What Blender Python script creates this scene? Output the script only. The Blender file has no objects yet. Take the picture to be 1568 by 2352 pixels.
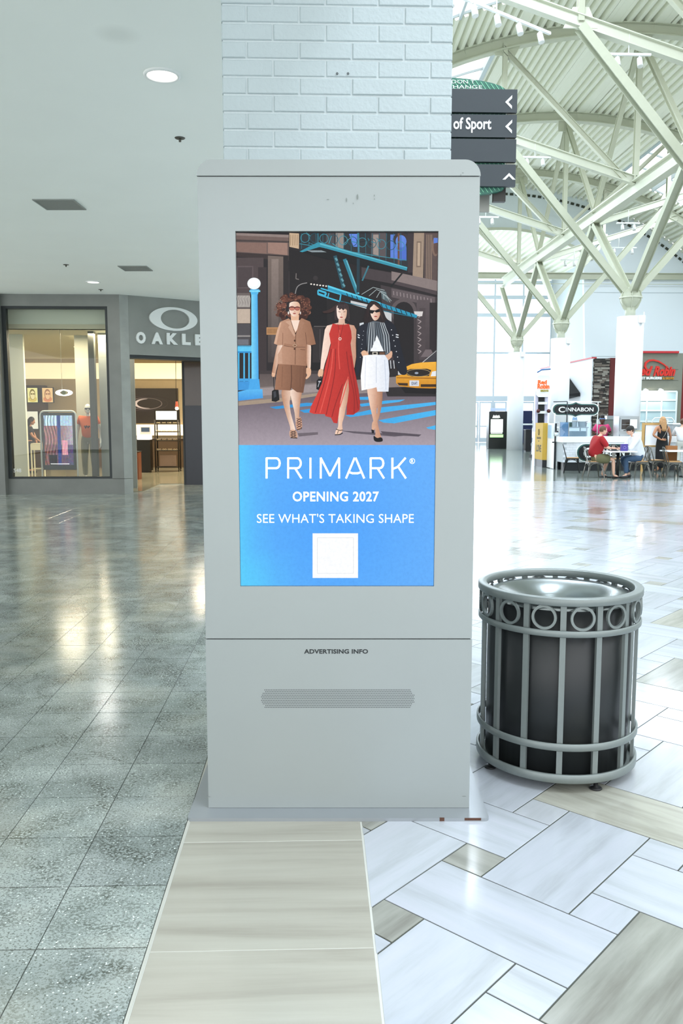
import bpy, math, random
from math import sin, cos, pi, radians as R
from mathutils import Vector, Matrix, geometry

# ---------------------------------------------------------------- camera, world, lights, exposure
SC = bpy.context.scene
F = 1940.0; CX, CY = 784.0, 1176.0; HX, HY = 725.0, 955.0; H = 1.70
PITCH = math.atan((CY - HY) / F); YAW = math.atan((CX - HX) / (F / cos(PITCH)))
cam_d = bpy.data.cameras.new('camera'); cam = bpy.data.objects.new('camera', cam_d)
SC.collection.objects.link(cam); SC.camera = cam
cam_d.sensor_fit = 'VERTICAL'; cam_d.sensor_height = 36.0; cam_d.lens = F / 2352.0 * 36.0
cam_d.clip_end = 300
cam.location = (0, 0, H); cam.rotation_euler = (pi / 2 - PITCH, 0, -YAW)
vs = SC.view_settings
SC.display_settings.display_device = 'sRGB'
vs.view_transform = 'Standard'; vs.look = 'None'; vs.gamma = 1.0; vs.use_curve_mapping = False
EXPO = 0.3
vs.exposure = EXPO
SC.cycles.use_denoising = True
SC.cycles.max_bounces = 10; SC.cycles.diffuse_bounces = 5; SC.cycles.glossy_bounces = 4
SC.cycles.transparent_max_bounces = 16; SC.cycles.sample_clamp_indirect = 6.0
W = bpy.data.worlds.new('world'); SC.world = W; W.use_nodes = True
bg = W.node_tree.nodes['Background']; bg.inputs[0].default_value = (0.93, 0.955, 0.98, 1); bg.inputs[1].default_value = 2.1

def area(name, loc, size, power, color, rot=(0, 0, 0), size_y=None):
    l = bpy.data.lights.new(name, 'AREA'); l.energy = power; l.color = color; l.size = size
    if size_y: l.shape = 'RECTANGLE'; l.size_y = size_y
    o = bpy.data.objects.new(name, l); o.location = loc; o.rotation_euler = rot; SC.collection.objects.link(o)
    return o
ARCH_Y = [11.9, 19.6, 27.3, 35.0, 42.7]
DAY = (0.78, 0.87, 1.0)
for y in (-3, 4.2, 11.9, 19.6, 27.3, 35.0):                       # daylight through the roof lights
    area('skylight_daylight', (3.9, y + 3.0, 12.3), 2.6, 520, DAY, (0, 0, 0), 4.2)
    area('skylight_daylight', (16.2, y + 4.0, 12.2), 3.0, 520, DAY, (0, 0, 0), 5.0)
area('glazing_daylight', (6.5, 53.3, 5.0), 12, 1500, (0.72, 0.86, 1.0), (-pi / 2, 0, 0), 8)
for x, y in ((-1.16, 6.8), (-4.3, 16.9), (-3.0, 0.5), (-6.5, 9.0), (-1.2, 14.0), (-7.5, 3.0)):   # recessed ceiling lamps
    area('downlight_lamp', (x, y, 4.20), 0.30, 12, (1.0, 0.97, 0.92))
for x, y in ((-5.8, 19.75), (-4.9, 19.75), (-5.6, 21.0), (-3.0, 22.5), (-6.2, 25.5), (-3.0, 26.5), (-1.5, 24.0)):               # shop ceiling lamps; the two nearest the window are added to brighten it
    area('shop_lamp_and_fill', (x, y, 3.55), 0.5, 35 if y < 20 else 120, (1.0, 0.84, 0.62))

# ---------------------------------------------------------------- pixel to point helpers (reference frame 1568 x 2352)
def ray(px, py):
    u = (px - CX) / F; v = (py - CY) / F
    y = cos(PITCH) - v * sin(PITCH); z = -sin(PITCH) - v * cos(PITCH)
    c, s = cos(YAW), sin(YAW)
    return Vector((u * c + y * s, -u * s + y * c, z))
def at(px, py, Y):
    r = ray(px, py); t = Y / r.y
    return Vector((r.x * t, Y, H + r.z * t))

# ---------------------------------------------------------------- materials
def lin(c):
    if isinstance(c, str):
        c = c.lstrip('#'); c = [int(c[i:i + 2], 16) / 255 for i in (0, 2, 4)]
    return tuple((x / 12.92 if x <= 0.04045 else ((x + 0.055) / 1.055) ** 2.4) for x in c[:3])
MATS = {}
def mat(name, col, rough=0.5, metal=0.0, emit=None, estr=0.0, spec=0.5, noise=0.06, nscale=8.0, bump=0.0, bscale=60.0, coat=0.0):
    if name in MATS: return MATS[name]
    m = bpy.data.materials.new(name); m.use_nodes = True; nt = m.node_tree; b = nt.nodes['Principled BSDF']
    c = lin(col)
    b.inputs['Roughness'].default_value = rough; b.inputs['Metallic'].default_value = metal
    b.inputs['Specular IOR Level'].default_value = spec
    if coat: b.inputs['Coat Weight'].default_value = coat; b.inputs['Coat Roughness'].default_value = 0.08
    if noise > 0:
        g = nt.nodes.new('ShaderNodeNewGeometry'); n = nt.nodes.new('ShaderNodeTexNoise'); n.inputs['Scale'].default_value = nscale
        n.inputs['Detail'].default_value = 5
        nt.links.new(g.outputs['Position'], n.inputs['Vector'])
        mx = nt.nodes.new('ShaderNodeMix'); mx.data_type = 'RGBA'
        mx.inputs[6].default_value = (*[x * (1 - noise) for x in c], 1); mx.inputs[7].default_value = (*[min(1, x * (1 + noise)) for x in c], 1)
        nt.links.new(n.outputs['Fac'], mx.inputs[0]); nt.links.new(mx.outputs[2], b.inputs['Base Color'])
    else:
        b.inputs['Base Color'].default_value = (*c, 1)
    if bump > 0:
        g2 = nt.nodes.new('ShaderNodeNewGeometry'); n2 = nt.nodes.new('ShaderNodeTexNoise'); n2.inputs['Scale'].default_value = bscale
        n2.inputs['Detail'].default_value = 4
        bp = nt.nodes.new('ShaderNodeBump'); bp.inputs['Strength'].default_value = bump; bp.inputs['Distance'].default_value = 0.01
        nt.links.new(g2.outputs['Position'], n2.inputs['Vector']); nt.links.new(n2.outputs['Fac'], bp.inputs['Height'])
        nt.links.new(bp.outputs[0], b.inputs['Normal'])
    if emit:
        b.inputs['Emission Color'].default_value = (*lin(emit), 1); b.inputs['Emission Strength'].default_value = estr
    MATS[name] = m
    return m
def glass(name, tint=(0.96, 0.98, 0.98), refl=1.0):
    m = bpy.data.materials.new(name); m.use_nodes = True; nt = m.node_tree; nt.nodes.clear()
    o = nt.nodes.new('ShaderNodeOutputMaterial'); mx = nt.nodes.new('ShaderNodeMixShader'); t = nt.nodes.new('ShaderNodeBsdfTransparent')
    g = nt.nodes.new('ShaderNodeBsdfGlossy'); f = nt.nodes.new('ShaderNodeFresnel'); f.inputs[0].default_value = 1.5
    k = nt.nodes.new('ShaderNodeMath'); k.operation = 'MULTIPLY'; k.inputs[1].default_value = refl
    t.inputs[0].default_value = (*tint, 1); g.inputs['Roughness'].default_value = 0.0
    nt.links.new(f.outputs[0], k.inputs[0]); nt.links.new(k.outputs[0], mx.inputs[0])
    nt.links.new(t.outputs[0], mx.inputs[1]); nt.links.new(g.outputs[0], mx.inputs[2]); nt.links.new(mx.outputs[0], o.inputs[0])
    MATS[name] = m
    return m
def N(nt, typ, **kw):
    n = nt.nodes.new(typ)
    for k, v in kw.items():
        if k in n.inputs.keys(): n.inputs[k].default_value = v
        else: setattr(n, k, v)
    return n
def ramp(nt, src, stops):
    r = nt.nodes.new('ShaderNodeValToRGB'); e = r.color_ramp.elements
    while len(e) < len(stops): e.new(0.5)
    for i, (p, c) in enumerate(stops):
        e[i].position = p; e[i].color = (*c, 1) if len(c) == 3 else c
    nt.links.new(src, r.inputs[0]); return r
def mixc(nt, fac, a, b, mode='MIX'):
    m = nt.nodes.new('ShaderNodeMix'); m.data_type = 'RGBA'; m.blend_type = mode
    for s, i in ((fac, 0), (a, 6), (b, 7)):
        if isinstance(s, (float, int)): m.inputs[i].default_value = s
        elif isinstance(s, tuple): m.inputs[i].default_value = (*s, 1)
        else: nt.links.new(s, m.inputs[i])
    return m.outputs[2]
def terrazzo():
    m = bpy.data.materials.new('terrazzo'); m.use_nodes = True; nt = m.node_tree; b = nt.nodes['Principled BSDF']
    g = N(nt, 'ShaderNodeNewGeometry'); P = g.outputs['Position']
    def noise(s, d=3, dist=0.0, rough=0.5):
        n = N(nt, 'ShaderNodeTexNoise', Scale=s, Detail=d, Distortion=dist, Roughness=rough); nt.links.new(P, n.inputs['Vector']); return n.outputs['Fac']
    base = ramp(nt, noise(2.2, 4), [(0.35, lin('#8f9a97')), (0.65, lin('#b2bcb9'))]).outputs[0]
    clump = ramp(nt, noise(3.6, 7, 0.6, 0.7), [(0.42, (0, 0, 0)), (0.60, (1, 1, 1))]).outputs[0]
    speck = ramp(nt, noise(85, 3, 0.4, 0.6), [(0.46, (0, 0, 0)), (0.54, (1, 1, 1))]).outputs[0]
    mk = N(nt, 'ShaderNodeMath', operation='MULTIPLY'); nt.links.new(clump, mk.inputs[0]); nt.links.new(speck, mk.inputs[1])
    sp2 = ramp(nt, noise(120, 3, 0.3, 0.6), [(0.53, (0, 0, 0)), (0.60, (0.75, 0.75, 0.75))]).outputs[0]
    mx = N(nt, 'ShaderNodeMath', operation='MAXIMUM'); nt.links.new(mk.outputs[0], mx.inputs[0]); nt.links.new(sp2, mx.inputs[1])
    c = mixc(nt, mx.outputs[0], base, lin('#4e554e'))
    tan = ramp(nt, noise(1.1, 3), [(0.52, (0, 0, 0)), (0.72, (0.5, 0.5, 0.5))]).outputs[0]
    c = mixc(nt, tan, c, lin('#a8a795'))
    vo = N(nt, 'ShaderNodeTexVoronoi', Scale=64.0); nt.links.new(P, vo.inputs['Vector'])
    d = ramp(nt, vo.outputs['Distance'], [(0.16, (1, 1, 1)), (0.24, (0, 0, 0))]).outputs[0]
    sel = N(nt, 'ShaderNodeSeparateColor'); nt.links.new(vo.outputs['Color'], sel.inputs[0])
    ss = ramp(nt, sel.outputs[0], [(0.66, (0, 0, 0)), (0.70, (1, 1, 1))]).outputs[0]
    ml = N(nt, 'ShaderNodeMath', operation='MULTIPLY'); nt.links.new(d, ml.inputs[0]); nt.links.new(ss, ml.inputs[1])
    c = mixc(nt, ml.outputs[0], c, lin('#dfe8e4'))
    oi = N(nt, 'ShaderNodeObjectInfo'); rr = ramp(nt, oi.outputs['Random'], [(0, (0.88, 0.88, 0.88)), (1, (1.06, 1.06, 1.04))]).outputs[0]
    c = mixc(nt, 1.0, c, rr, 'MULTIPLY')
    nt.links.new(c, b.inputs['Base Color']); b.inputs['Roughness'].default_value = 0.16; b.inputs['Specular IOR Level'].default_value = 0.7
    MATS['terrazzo'] = m
    return m
def stone(name, c0, c1, c2, rough=0.14, along=1.2, across=11.0, lim=(0.3, 0.5, 0.72), spec=0.6):
    """veined stone: streaks run along the local x axis of every tile"""
    m = bpy.data.materials.new(name); m.use_nodes = True; nt = m.node_tree; b = nt.nodes['Principled BSDF']
    tc = N(nt, 'ShaderNodeTexCoord'); mp = N(nt, 'ShaderNodeMapping'); mp.inputs['Scale'].default_value = (along, across, 1)
    oi = N(nt, 'ShaderNodeObjectInfo'); k = N(nt, 'ShaderNodeMath', operation='MULTIPLY'); k.inputs[1].default_value = 43.0
    nt.links.new(oi.outputs['Random'], k.inputs[0])
    n = N(nt, 'ShaderNodeTexNoise', noise_dimensions='4D', Scale=1.0, Detail=7.0, Roughness=0.6, Distortion=0.35)
    nt.links.new(tc.outputs['Object'], mp.inputs[0]); nt.links.new(mp.outputs[0], n.inputs['Vector']); nt.links.new(k.outputs[0], n.inputs['W'])
    c = ramp(nt, n.outputs['Fac'], [(lim[0], lin(c2)), (lim[1], lin(c1)), (lim[2], lin(c0))]).outputs[0]
    rr = ramp(nt, oi.outputs['Random'], [(0, (0.93, 0.93, 0.94)), (1, (1.03, 1.03, 1.03))]).outputs[0]
    c = mixc(nt, 1.0, c, rr, 'MULTIPLY')
    nt.links.new(c, b.inputs['Base Color']); b.inputs['Roughness'].default_value = rough; b.inputs['Specular IOR Level'].default_value = spec
    MATS[name] = m
    return m
def picture_mat(name, strength, grain=0.10):
    m = bpy.data.materials.new(name); m.use_nodes = True; nt = m.node_tree; b = nt.nodes['Principled BSDF']
    a = N(nt, 'ShaderNodeVertexColor', layer_name='Col'); g = N(nt, 'ShaderNodeTexCoord')
    n = N(nt, 'ShaderNodeTexNoise', Scale=70.0, Detail=9.0, Roughness=0.8); nt.links.new(g.outputs['Object'], n.inputs['Vector'])
    r = ramp(nt, n.outputs['Fac'], [(0.3, (1 - grain,) * 3), (0.7, (1 + grain,) * 3)]).outputs[0]
    c = mixc(nt, 1.0, a.outputs[0], r, 'MULTIPLY')
    nt.links.new(c, b.inputs['Emission Color']); b.inputs['Emission Strength'].default_value = strength
    b.inputs['Base Color'].default_value = (0.004, 0.004, 0.004, 1); b.inputs['Roughness'].default_value = 0.3; b.inputs['Specular IOR Level'].default_value = 0.12
    MATS[name] = m
    return m

# ---------------------------------------------------------------- mesh builder
COL = SC.collection
class MB:
    def __init__(s): s.v = []; s.f = []; s.mi = []; s.sm = []; s.c = []; s.cur = 0; s.smooth = False; s.col = None
    def add(s, vs_, fs, smooth=None):
        o = len(s.v); s.v += [tuple(p) for p in vs_]; s.c += [s.col] * len(vs_)
        for f in fs:
            s.f.append(tuple(i + o for i in f)); s.mi.append(s.cur); s.sm.append(s.smooth if smooth is None else smooth)
        return s
    def box(s, x0, x1, y0, y1, z0, z1):
        return s.add([(x0, y0, z0), (x1, y0, z0), (x1, y1, z0), (x0, y1, z0), (x0, y0, z1), (x1, y0, z1), (x1, y1, z1), (x0, y1, z1)],
                     [(0, 3, 2, 1), (4, 5, 6, 7), (0, 1, 5, 4), (1, 2, 6, 5), (2, 3, 7, 6), (3, 0, 4, 7)])
    def cbox(s, x0, x1, y0, y1, z0, z1, c):
        """box with chamfered top edges along z"""
        return s.add([(x0, y0, z0), (x1, y0, z0), (x1, y1, z0), (x0, y1, z0), (x0, y0, z1 - c), (x1, y0, z1 - c), (x1, y1, z1 - c), (x0, y1, z1 - c),
                      (x0 + c, y0 + c, z1), (x1 - c, y0 + c, z1), (x1 - c, y1 - c, z1), (x0 + c, y1 - c, z1)],
                     [(0, 3, 2, 1), (0, 1, 5, 4), (1, 2, 6, 5), (2, 3, 7, 6), (3, 0, 4, 7), (4, 5, 9, 8), (5, 6, 10, 9), (6, 7, 11, 10), (7, 4, 8, 11), (8, 9, 10, 11)])
    def rbox(s, x0, x1, y0, y1, z0, z1, r, n=4, axis='y'):
        """box with corners rounded around the given axis"""
        if axis == 'y': a0, a1, b0, b1, c0, c1 = x0, x1, z0, z1, y0, y1; f = lambda a, b, c: (a, c, b)
        elif axis == 'z': a0, a1, b0, b1, c0, c1 = x0, x1, y0, y1, z0, z1; f = lambda a, b, c: (a, b, c)
        else: a0, a1, b0, b1, c0, c1 = y0, y1, z0, z1, x0, x1; f = lambda a, b, c: (c, a, b)
        pts = []
        for (ca, cb, t0) in ((a1 - r, b1 - r, 0), (a0 + r, b1 - r, pi / 2), (a0 + r, b0 + r, pi), (a1 - r, b0 + r, 1.5 * pi)):
            for i in range(n + 1):
                t = t0 + i * pi / 2 / n; pts.append((ca + r * cos(t), cb + r * sin(t)))
        return s.prism([f(a, b, c0) for a, b in pts], [f(a, b, c1) for a, b in pts])
    def prism(s, A, B, smooth=False):
        n = len(A)
        s.add(A + B, [(i, (i + 1) % n, n + (i + 1) % n, n + i) for i in range(n)], smooth)
        o = len(s.v) - 2 * n
        for loop, off in ((A, 0), (B, n)):
            if n <= 4: s.f.append(tuple(o + off + i for i in range(n))); s.mi.append(s.cur); s.sm.append(False)
            else:
                for t in geometry.tessellate_polygon([[Vector(p) for p in loop]]):
                    s.f.append(tuple(o + off + i for i in t)); s.mi.append(s.cur); s.sm.append(False)
        return s
    def tube(s, p0, p1, r0, r1=None, n=8, cap=True):
        return s.path([p0, p1], [r0, r0 if r1 is None else r1], n, cap)
    def path(s, pts, rad, n=8, cap=True, closed=False):
        pts = [Vector(p) for p in pts]; m = len(pts)
        if not isinstance(rad, (list, tuple)): rad = [rad] * m
        V = []; prev = None
        for i, p in enumerate(pts):
            a = pts[(i - 1) % m] if (i > 0 or closed) else p; b = pts[(i + 1) % m] if (i < m - 1 or closed) else p
            d = (b - a).normalized()
            if prev is None: u = d.orthogonal().normalized()
            else: u = (prev - d * prev.dot(d)).normalized()
            prev = u; w = d.cross(u)
            for k in range(n): t = 2 * pi * k / n; V.append(p + (u * cos(t) + w * sin(t)) * rad[i])
        Fs = []
        for i in range(m if closed else m - 1):
            j = (i + 1) % m
            for k in range(n): Fs.append((i * n + k, i * n + (k + 1) % n, j * n + (k + 1) % n, j * n + k))
        s.add(V, Fs, n > 4)
        if cap and not closed:
            o = len(s.v) - m * n
            s.f.append(tuple(o + k for k in reversed(range(n)))); s.mi.append(s.cur); s.sm.append(False)
            s.f.append(tuple(o + (m - 1) * n + k for k in range(n))); s.mi.append(s.cur); s.sm.append(False)
        return s
    def ibeam(s, p0, p1, w, h, t=None, up=(0, 0, 1)):
        p0, p1 = Vector(p0), Vector(p1); d = (p1 - p0).normalized(); up = Vector(up)
        if abs(d.dot(up)) > 0.98: up = Vector((0, 1, 0))
        r = d.cross(up).normalized(); u = r.cross(d).normalized(); t = t or h * 0.09
        for (a0, a1, b0, b1) in ((-w / 2, w / 2, h / 2 - t, h / 2), (-w / 2, w / 2, -h / 2, -h / 2 + t), (-t / 2, t / 2, -h / 2 + t, h / 2 - t)):
            A = [p0 + r * a + u * b for a, b in ((a0, b0), (a1, b0), (a1, b1), (a0, b1))]
            s.prism(A, [q + (p1 - p0) for q in A])
        return s
    def bar(s, p0, p1, w, h, up=(0, 0, 1)):
        p0, p1 = Vector(p0), Vector(p1); d = (p1 - p0).normalized(); up = Vector(up)
        if abs(d.dot(up)) > 0.98: up = Vector((0, 1, 0))
        r = d.cross(up).normalized(); u = r.cross(d).normalized()
        A = [p0 + r * a + u * b for a, b in ((-w / 2, -h / 2), (w / 2, -h / 2), (w / 2, h / 2), (-w / 2, h / 2))]
        return s.prism(A, [q + (p1 - p0) for q in A])
    def lathe(s, prof, n=24, c=(0, 0, 0), smooth=True, a0=0.0, a1=2 * pi, closed=False):
        full = abs(a1 - a0 - 2 * pi) < 1e-6; cnt = n if full else n + 1; V = []
        for k in range(cnt):
            t = a0 + (a1 - a0) * k / n
            for r, z in prof: V.append((c[0] + r * cos(t), c[1] + r * sin(t), c[2] + z))
        m = len(prof); Fs = []
        for k in range(n):
            k2 = (k + 1) % cnt
            for i in range(m if closed else m - 1):
                i2 = (i + 1) % m
                Fs.append((k * m + i, k2 * m + i, k2 * m + i2, k * m + i2))
        return s.add(V, Fs, smooth)
    def ball(s, c, rx, ry=None, rz=None, n=12, m=8):
        ry = ry or rx; rz = rz or rx; V = []; Fs = []
        for i in range(m + 1):
            p = pi * i / m
            for k in range(n): t = 2 * pi * k / n; V.append((c[0] + rx * sin(p) * cos(t), c[1] + ry * sin(p) * sin(t), c[2] + rz * cos(p)))
        for i in range(m):
            for k in range(n): Fs.append((i * n + k, (i + 1) * n + k, (i + 1) * n + (k + 1) % n, i * n + (k + 1) % n))
        return s.add(V, Fs, True)
    def xform(s, M):
        s.v = [tuple(M @ Vector(p)) for p in s.v]; return s
    def mesh(s, name, mats):
        me = bpy.data.meshes.new(name); me.from_pydata(s.v, [], s.f)
        for m in (mats if isinstance(mats, (list, tuple)) else [mats]): me.materials.append(m)
        me.polygons.foreach_set('material_index', s.mi); me.polygons.foreach_set('use_smooth', s.sm)
        if any(c is not None for c in s.c):
            ca = me.color_attributes.new('Col', 'FLOAT_COLOR', 'POINT')
            flat = []
            for c in s.c: flat += list(c or (0, 0, 0)) + [1.0]
            ca.data.foreach_set('color', flat)
        me.update(); return me
    def build(s, name, mats, parent=None, world=False, loc=None):
        return link(name, s.mesh(name, mats), parent, world, loc)
def link(name, me, parent=None, world=False, loc=None, rot=None):
    o = bpy.data.objects.new(name, me); COL.objects.link(o)
    if loc: o.location = loc
    if rot: o.rotation_euler = rot
    if parent:
        o.parent = parent
        if world: o.matrix_parent_inverse = parent.matrix_basis.inverted()
    return o
def tag(o, label=None, cat=None, group=None, kind=None):
    for k, v in (('label', label), ('category', cat), ('group', group), ('kind', kind)):
        if v: o[k] = v
    return o
def thing(name, label, cat, loc=(0, 0, 0), rz=0.0, group=None):
    o = bpy.data.objects.new(name, None); o.empty_display_size = 0.1; COL.objects.link(o)
    o.location = loc; o.rotation_euler = (0, 0, rz)
    return tag(o, label, cat, group)
def copy_tree(o, parent=None):
    c = o.copy(); COL.objects.link(c)
    if parent: c.parent = parent
    for ch in list(o.children): copy_tree(ch, c)
    return c
def text_mesh(s, mb_mat, name, h=None, w=None, ext=0.002, bold=0.0, space=1.0, shear=0.0):
    """lettering mesh: local x = writing direction, z = up, y = thickness (front at y = -ext); lower left corner at the origin"""
    cu = bpy.data.curves.new('text', 'FONT'); cu.body = s; cu.size = 1.0; cu.offset = bold; cu.space_character = space; cu.shear = shear
    cu.extrude = 0.01; cu.resolution_u = 3
    o = bpy.data.objects.new('text', cu); COL.objects.link(o)
    me = bpy.data.meshes.new_from_object(o.evaluated_get(bpy.context.evaluated_depsgraph_get()))
    bpy.data.objects.remove(o); bpy.data.curves.remove(cu)
    xs = [v.co.x for v in me.vertices]; ys = [v.co.y for v in me.vertices]
    x0, x1, y0, y1 = min(xs), max(xs), min(ys), max(ys)
    if w is None: w = h * (x1 - x0) / (y1 - y0)
    if h is None: h = w * (y1 - y0) / (x1 - x0)
    for v in me.vertices:
        x, y, z = v.co; v.co = ((x - x0) / (x1 - x0) * w, -ext if z > 0 else 0.0, (y - y0) / (y1 - y0) * h)
    me.materials.clear(); me.materials.append(mb_mat); me.name = name
    return me

# ================================================================ FLOOR
GROUT = mat('grout_dark', '#474b44', 0.8); GROUTW = mat('grout_white', '#c9cbc4', 0.8)
TERR = terrazzo()
M_WHITE = stone('marble_white', '#bcc0c9', '#b4bac1', '#a4aaae')
M_PALE = stone('marble_pale', '#b9bdc4', '#adb2b6', '#9aa09f')
M_TAN = stone('marble_tan', '#b9b9ae', '#a6a69b', '#8a897e')
M_GREY = stone('marble_grey', '#a5a79f', '#8e9088', '#716f68')
M_BORD = stone('travertine', '#b1b1a5', '#a6a498', '#8f8c80', 0.28, 0.7, 10.0, (0.30, 0.5, 0.70), 0.4)
DARKF = mat('polished_concrete', '#7d8680', 0.10, noise=0.15, nscale=1.5, spec=0.7)
fl = MB().box(-13, 0.34, -6, 33, -0.08, -0.003)
fl.box(0.34, 23, -6, 21.9, -0.08, -0.003); fl.cur = 1; fl.box(0.34, 23, 21.9, 58, -0.08, 0.0)
fl.cur = 2; fl.box(-0.545, 0.19, -3, 22, -0.004, -0.0015)
floor = tag(fl.build('floor', [GROUT, DARKF, GROUTW]), kind='structure')
def vis(x, y):
    return y > 1.75 and -0.45 * y - 0.4 < x < 0.46 * y + 0.35
def shadow_kiosk(x, y): return False
# --- grey terrazzo tiles
TX, TY = 0.3545, 0.3635
me_t = MB().cbox(-TX / 2 + 0.0018, TX / 2 - 0.0018, -TY / 2 + 0.003, TY / 2 - 0.003, -0.004, 0.0, 0.0003).mesh('terrazzo_tile', TERR)
cells = []
for i in range(34):
    for j in range(-12, 56):
        cells.append((-0.548 - TX * (i + 0.5), 2.561 + TY * (j + 0.5)))
cells.sort(key=lambda c: (not vis(*c), c[0] ** 2 + c[1] ** 2))
rest = MB()
for k, (x, y) in enumerate(cells):
    if k < 300: link('terrazzo_tile', me_t, floor, loc=(x, y, 0))
    else: rest.cbox(x - TX / 2 + 0.002, x + TX / 2 - 0.002, y - TY / 2 + 0.002, y + TY / 2 - 0.002, -0.004, 0, 0.0012)
tag(rest.build('terrazzo_tile', TERR, floor), kind='stuff')
# --- border strip
for k in range(-4, 27):
    y0 = 3.232 + 0.695 * (k - 1)
    w = 0.002 if k != 1 else 0.003
    link('border_tile', MB().cbox(-0.3575, 0.3575, -0.3475 + w, 0.3475 - w, -0.003, 0, 0.001).mesh('border_tile', M_BORD), floor, loc=(-0.177, y0 + 0.3475, 0))
tag(MB().box(-0.5465, -0.538, -3, 22, -0.003, 0.0008).build('edge_strip', mat('edge_trim', '#b9bbb2', 0.4), floor), 'thin pale metal strip between grey tiles and border')
# --- marble tiles laid diagonally: two 2x4 tiles and two squares to a unit
U = 0.1765; TH = R(46.5); OX, OY = 0.747, 2.325
def g2w(a, b): return (OX + U * (a * cos(TH) - b * sin(TH)), OY + U * (a * sin(TH) + b * cos(TH)))
def clip(poly, nx, ny, d):
    out = []
    for i, p in enumerate(poly):
        q = poly[(i + 1) % len(poly)]; dp = p[0] * nx + p[1] * ny - d; dq = q[0] * nx + q[1] * ny - d
        if dp >= 0: out.append(p)
        if (dp >= 0) != (dq >= 0):
            t = dp / (dp - dq); out.append((p[0] + (q[0] - p[0]) * t, p[1] + (q[1] - p[1]) * t))
    return out
rnd = random.Random(5)
tiles = []
for i in range(-14, 44):
    for j in range(-44, 44):
        for kind, a, b, w, h in (('v', 0, 0, 2, 4), ('h', 2, 1, 4, 2), ('s', 2, 0, 1, 1), ('s', 2, 3, 1, 1)):
            a0, b0 = a + 3 * i + 3 * j, b + 3 * i - 3 * j
            cx, cy = g2w(a0 + w / 2, b0 + h / 2)
            if cx < -0.5 or cy < -3 or cy > 22.5 or cx > 0.5 * max(cy, 1) + 2.5: continue
            r = rnd.random()
            key = (kind, a0, b0)
            t = 0 if r < 0.52 else 1 if r < 0.87 else 2 if r < 0.94 else 3
            if key in (('v', 0, 0), ('h', 2, 1), ('v', 3, -3), ('s', 2, 0), ('s', -1, 0), ('s', 5, 0), ('h', -4, 1), ('h', -1, 4), ('v', 3, 3), ('v', -3, -3), ('h', 5, -2)): t = 0
            if key in (('s', 2, 3), ('s', -1, 3)): t = 3
            if key in (('v', 6, 0), ): t = 2
            if key in (('h', -1, -2), ): t = 3
            if key in (('s', 5, 3),): t = 1
            tiles.append((cx, cy, kind, a0, b0, w, h, t))
tiles.sort(key=lambda c: (not vis(c[0], c[1]), c[0] ** 2 + c[1] ** 2))
MM = [M_WHITE, M_PALE, M_TAN, M_GREY]
shared = {}
rest = MB(); n_ind = 0
g = 0.0030
for cx, cy, kind, a0, b0, w, h, t in tiles:
    cor = [g2w(a, b) for a, b in ((a0, b0), (a0 + w, b0), (a0 + w, b0 + h), (a0, b0 + h))]
    c2 = clip(clip(cor, 1, 0, 0.186), 0, -1, -21.9)
    if len(c2) < 3: continue
    whole = len(c2) == 4 and all(math.hypot(p[0] - q[0], p[1] - q[1]) < 1e-6 for p, q in zip(cor, c2))
    rot = TH + (pi / 2 if kind == 'v' else 0 if kind == 'h' else (pi / 2 if (a0 + b0) % 2 else 0))
    if n_ind < 300 and vis(cx, cy):
        n_ind += 1
        if whole:
            L, Wd = (4 * U, 2 * U) if kind != 's' else (U, U)
            key = (kind == 's', t)
            if key not in shared: shared[key] = MB().cbox(-L / 2 + g, L / 2 - g, -Wd / 2 + g, Wd / 2 - g, -0.004, 0, 0.0012).mesh('marble_tile', MM[t])
            link('marble_tile', shared[key], floor, loc=(cx, cy, 0), rot=(0, 0, rot))
        else:
            n_ = Vector((sum(p[0] for p in c2) / len(c2), sum(p[1] for p in c2) / len(c2)))
            M = Matrix.Rotation(-rot, 3, 'Z'); pts = []
            for p in c2:
                d = Vector((p[0], p[1])) - n_; k = max(0, 1 - 1.6 * g / max(d.length, 1e-4))
                q = M @ Vector((p[0] - cx + d.x * (k - 1), p[1] - cy + d.y * (k - 1), 0)); pts.append(q)
            m = MB(); m.prism([tuple((q.x, q.y, -0.004)) for q in pts], [tuple((q.x, q.y, 0.0)) for q in pts])
            link('marble_tile', m.mesh('marble_tile', MM[t]), floor, loc=(cx, cy, 0), rot=(0, 0, rot))
    else:
        n_ = (sum(p[0] for p in c2) / len(c2), sum(p[1] for p in c2) / len(c2)); pts = []
        for p in c2:
            dx, dy = p[0] - n_[0], p[1] - n_[1]; l = max(math.hypot(dx, dy), 1e-4); k = max(0, 1 - 1.5 * g / l)
            pts.append((n_[0] + dx * k, n_[1] + dy * k))
        rest.cur = t; rest.prism([(p[0], p[1], -0.004) for p in pts], [(p[0], p[1], 0.0) for p in pts])
tag(rest.build('marble_tile', MM, floor), kind='stuff')

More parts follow.
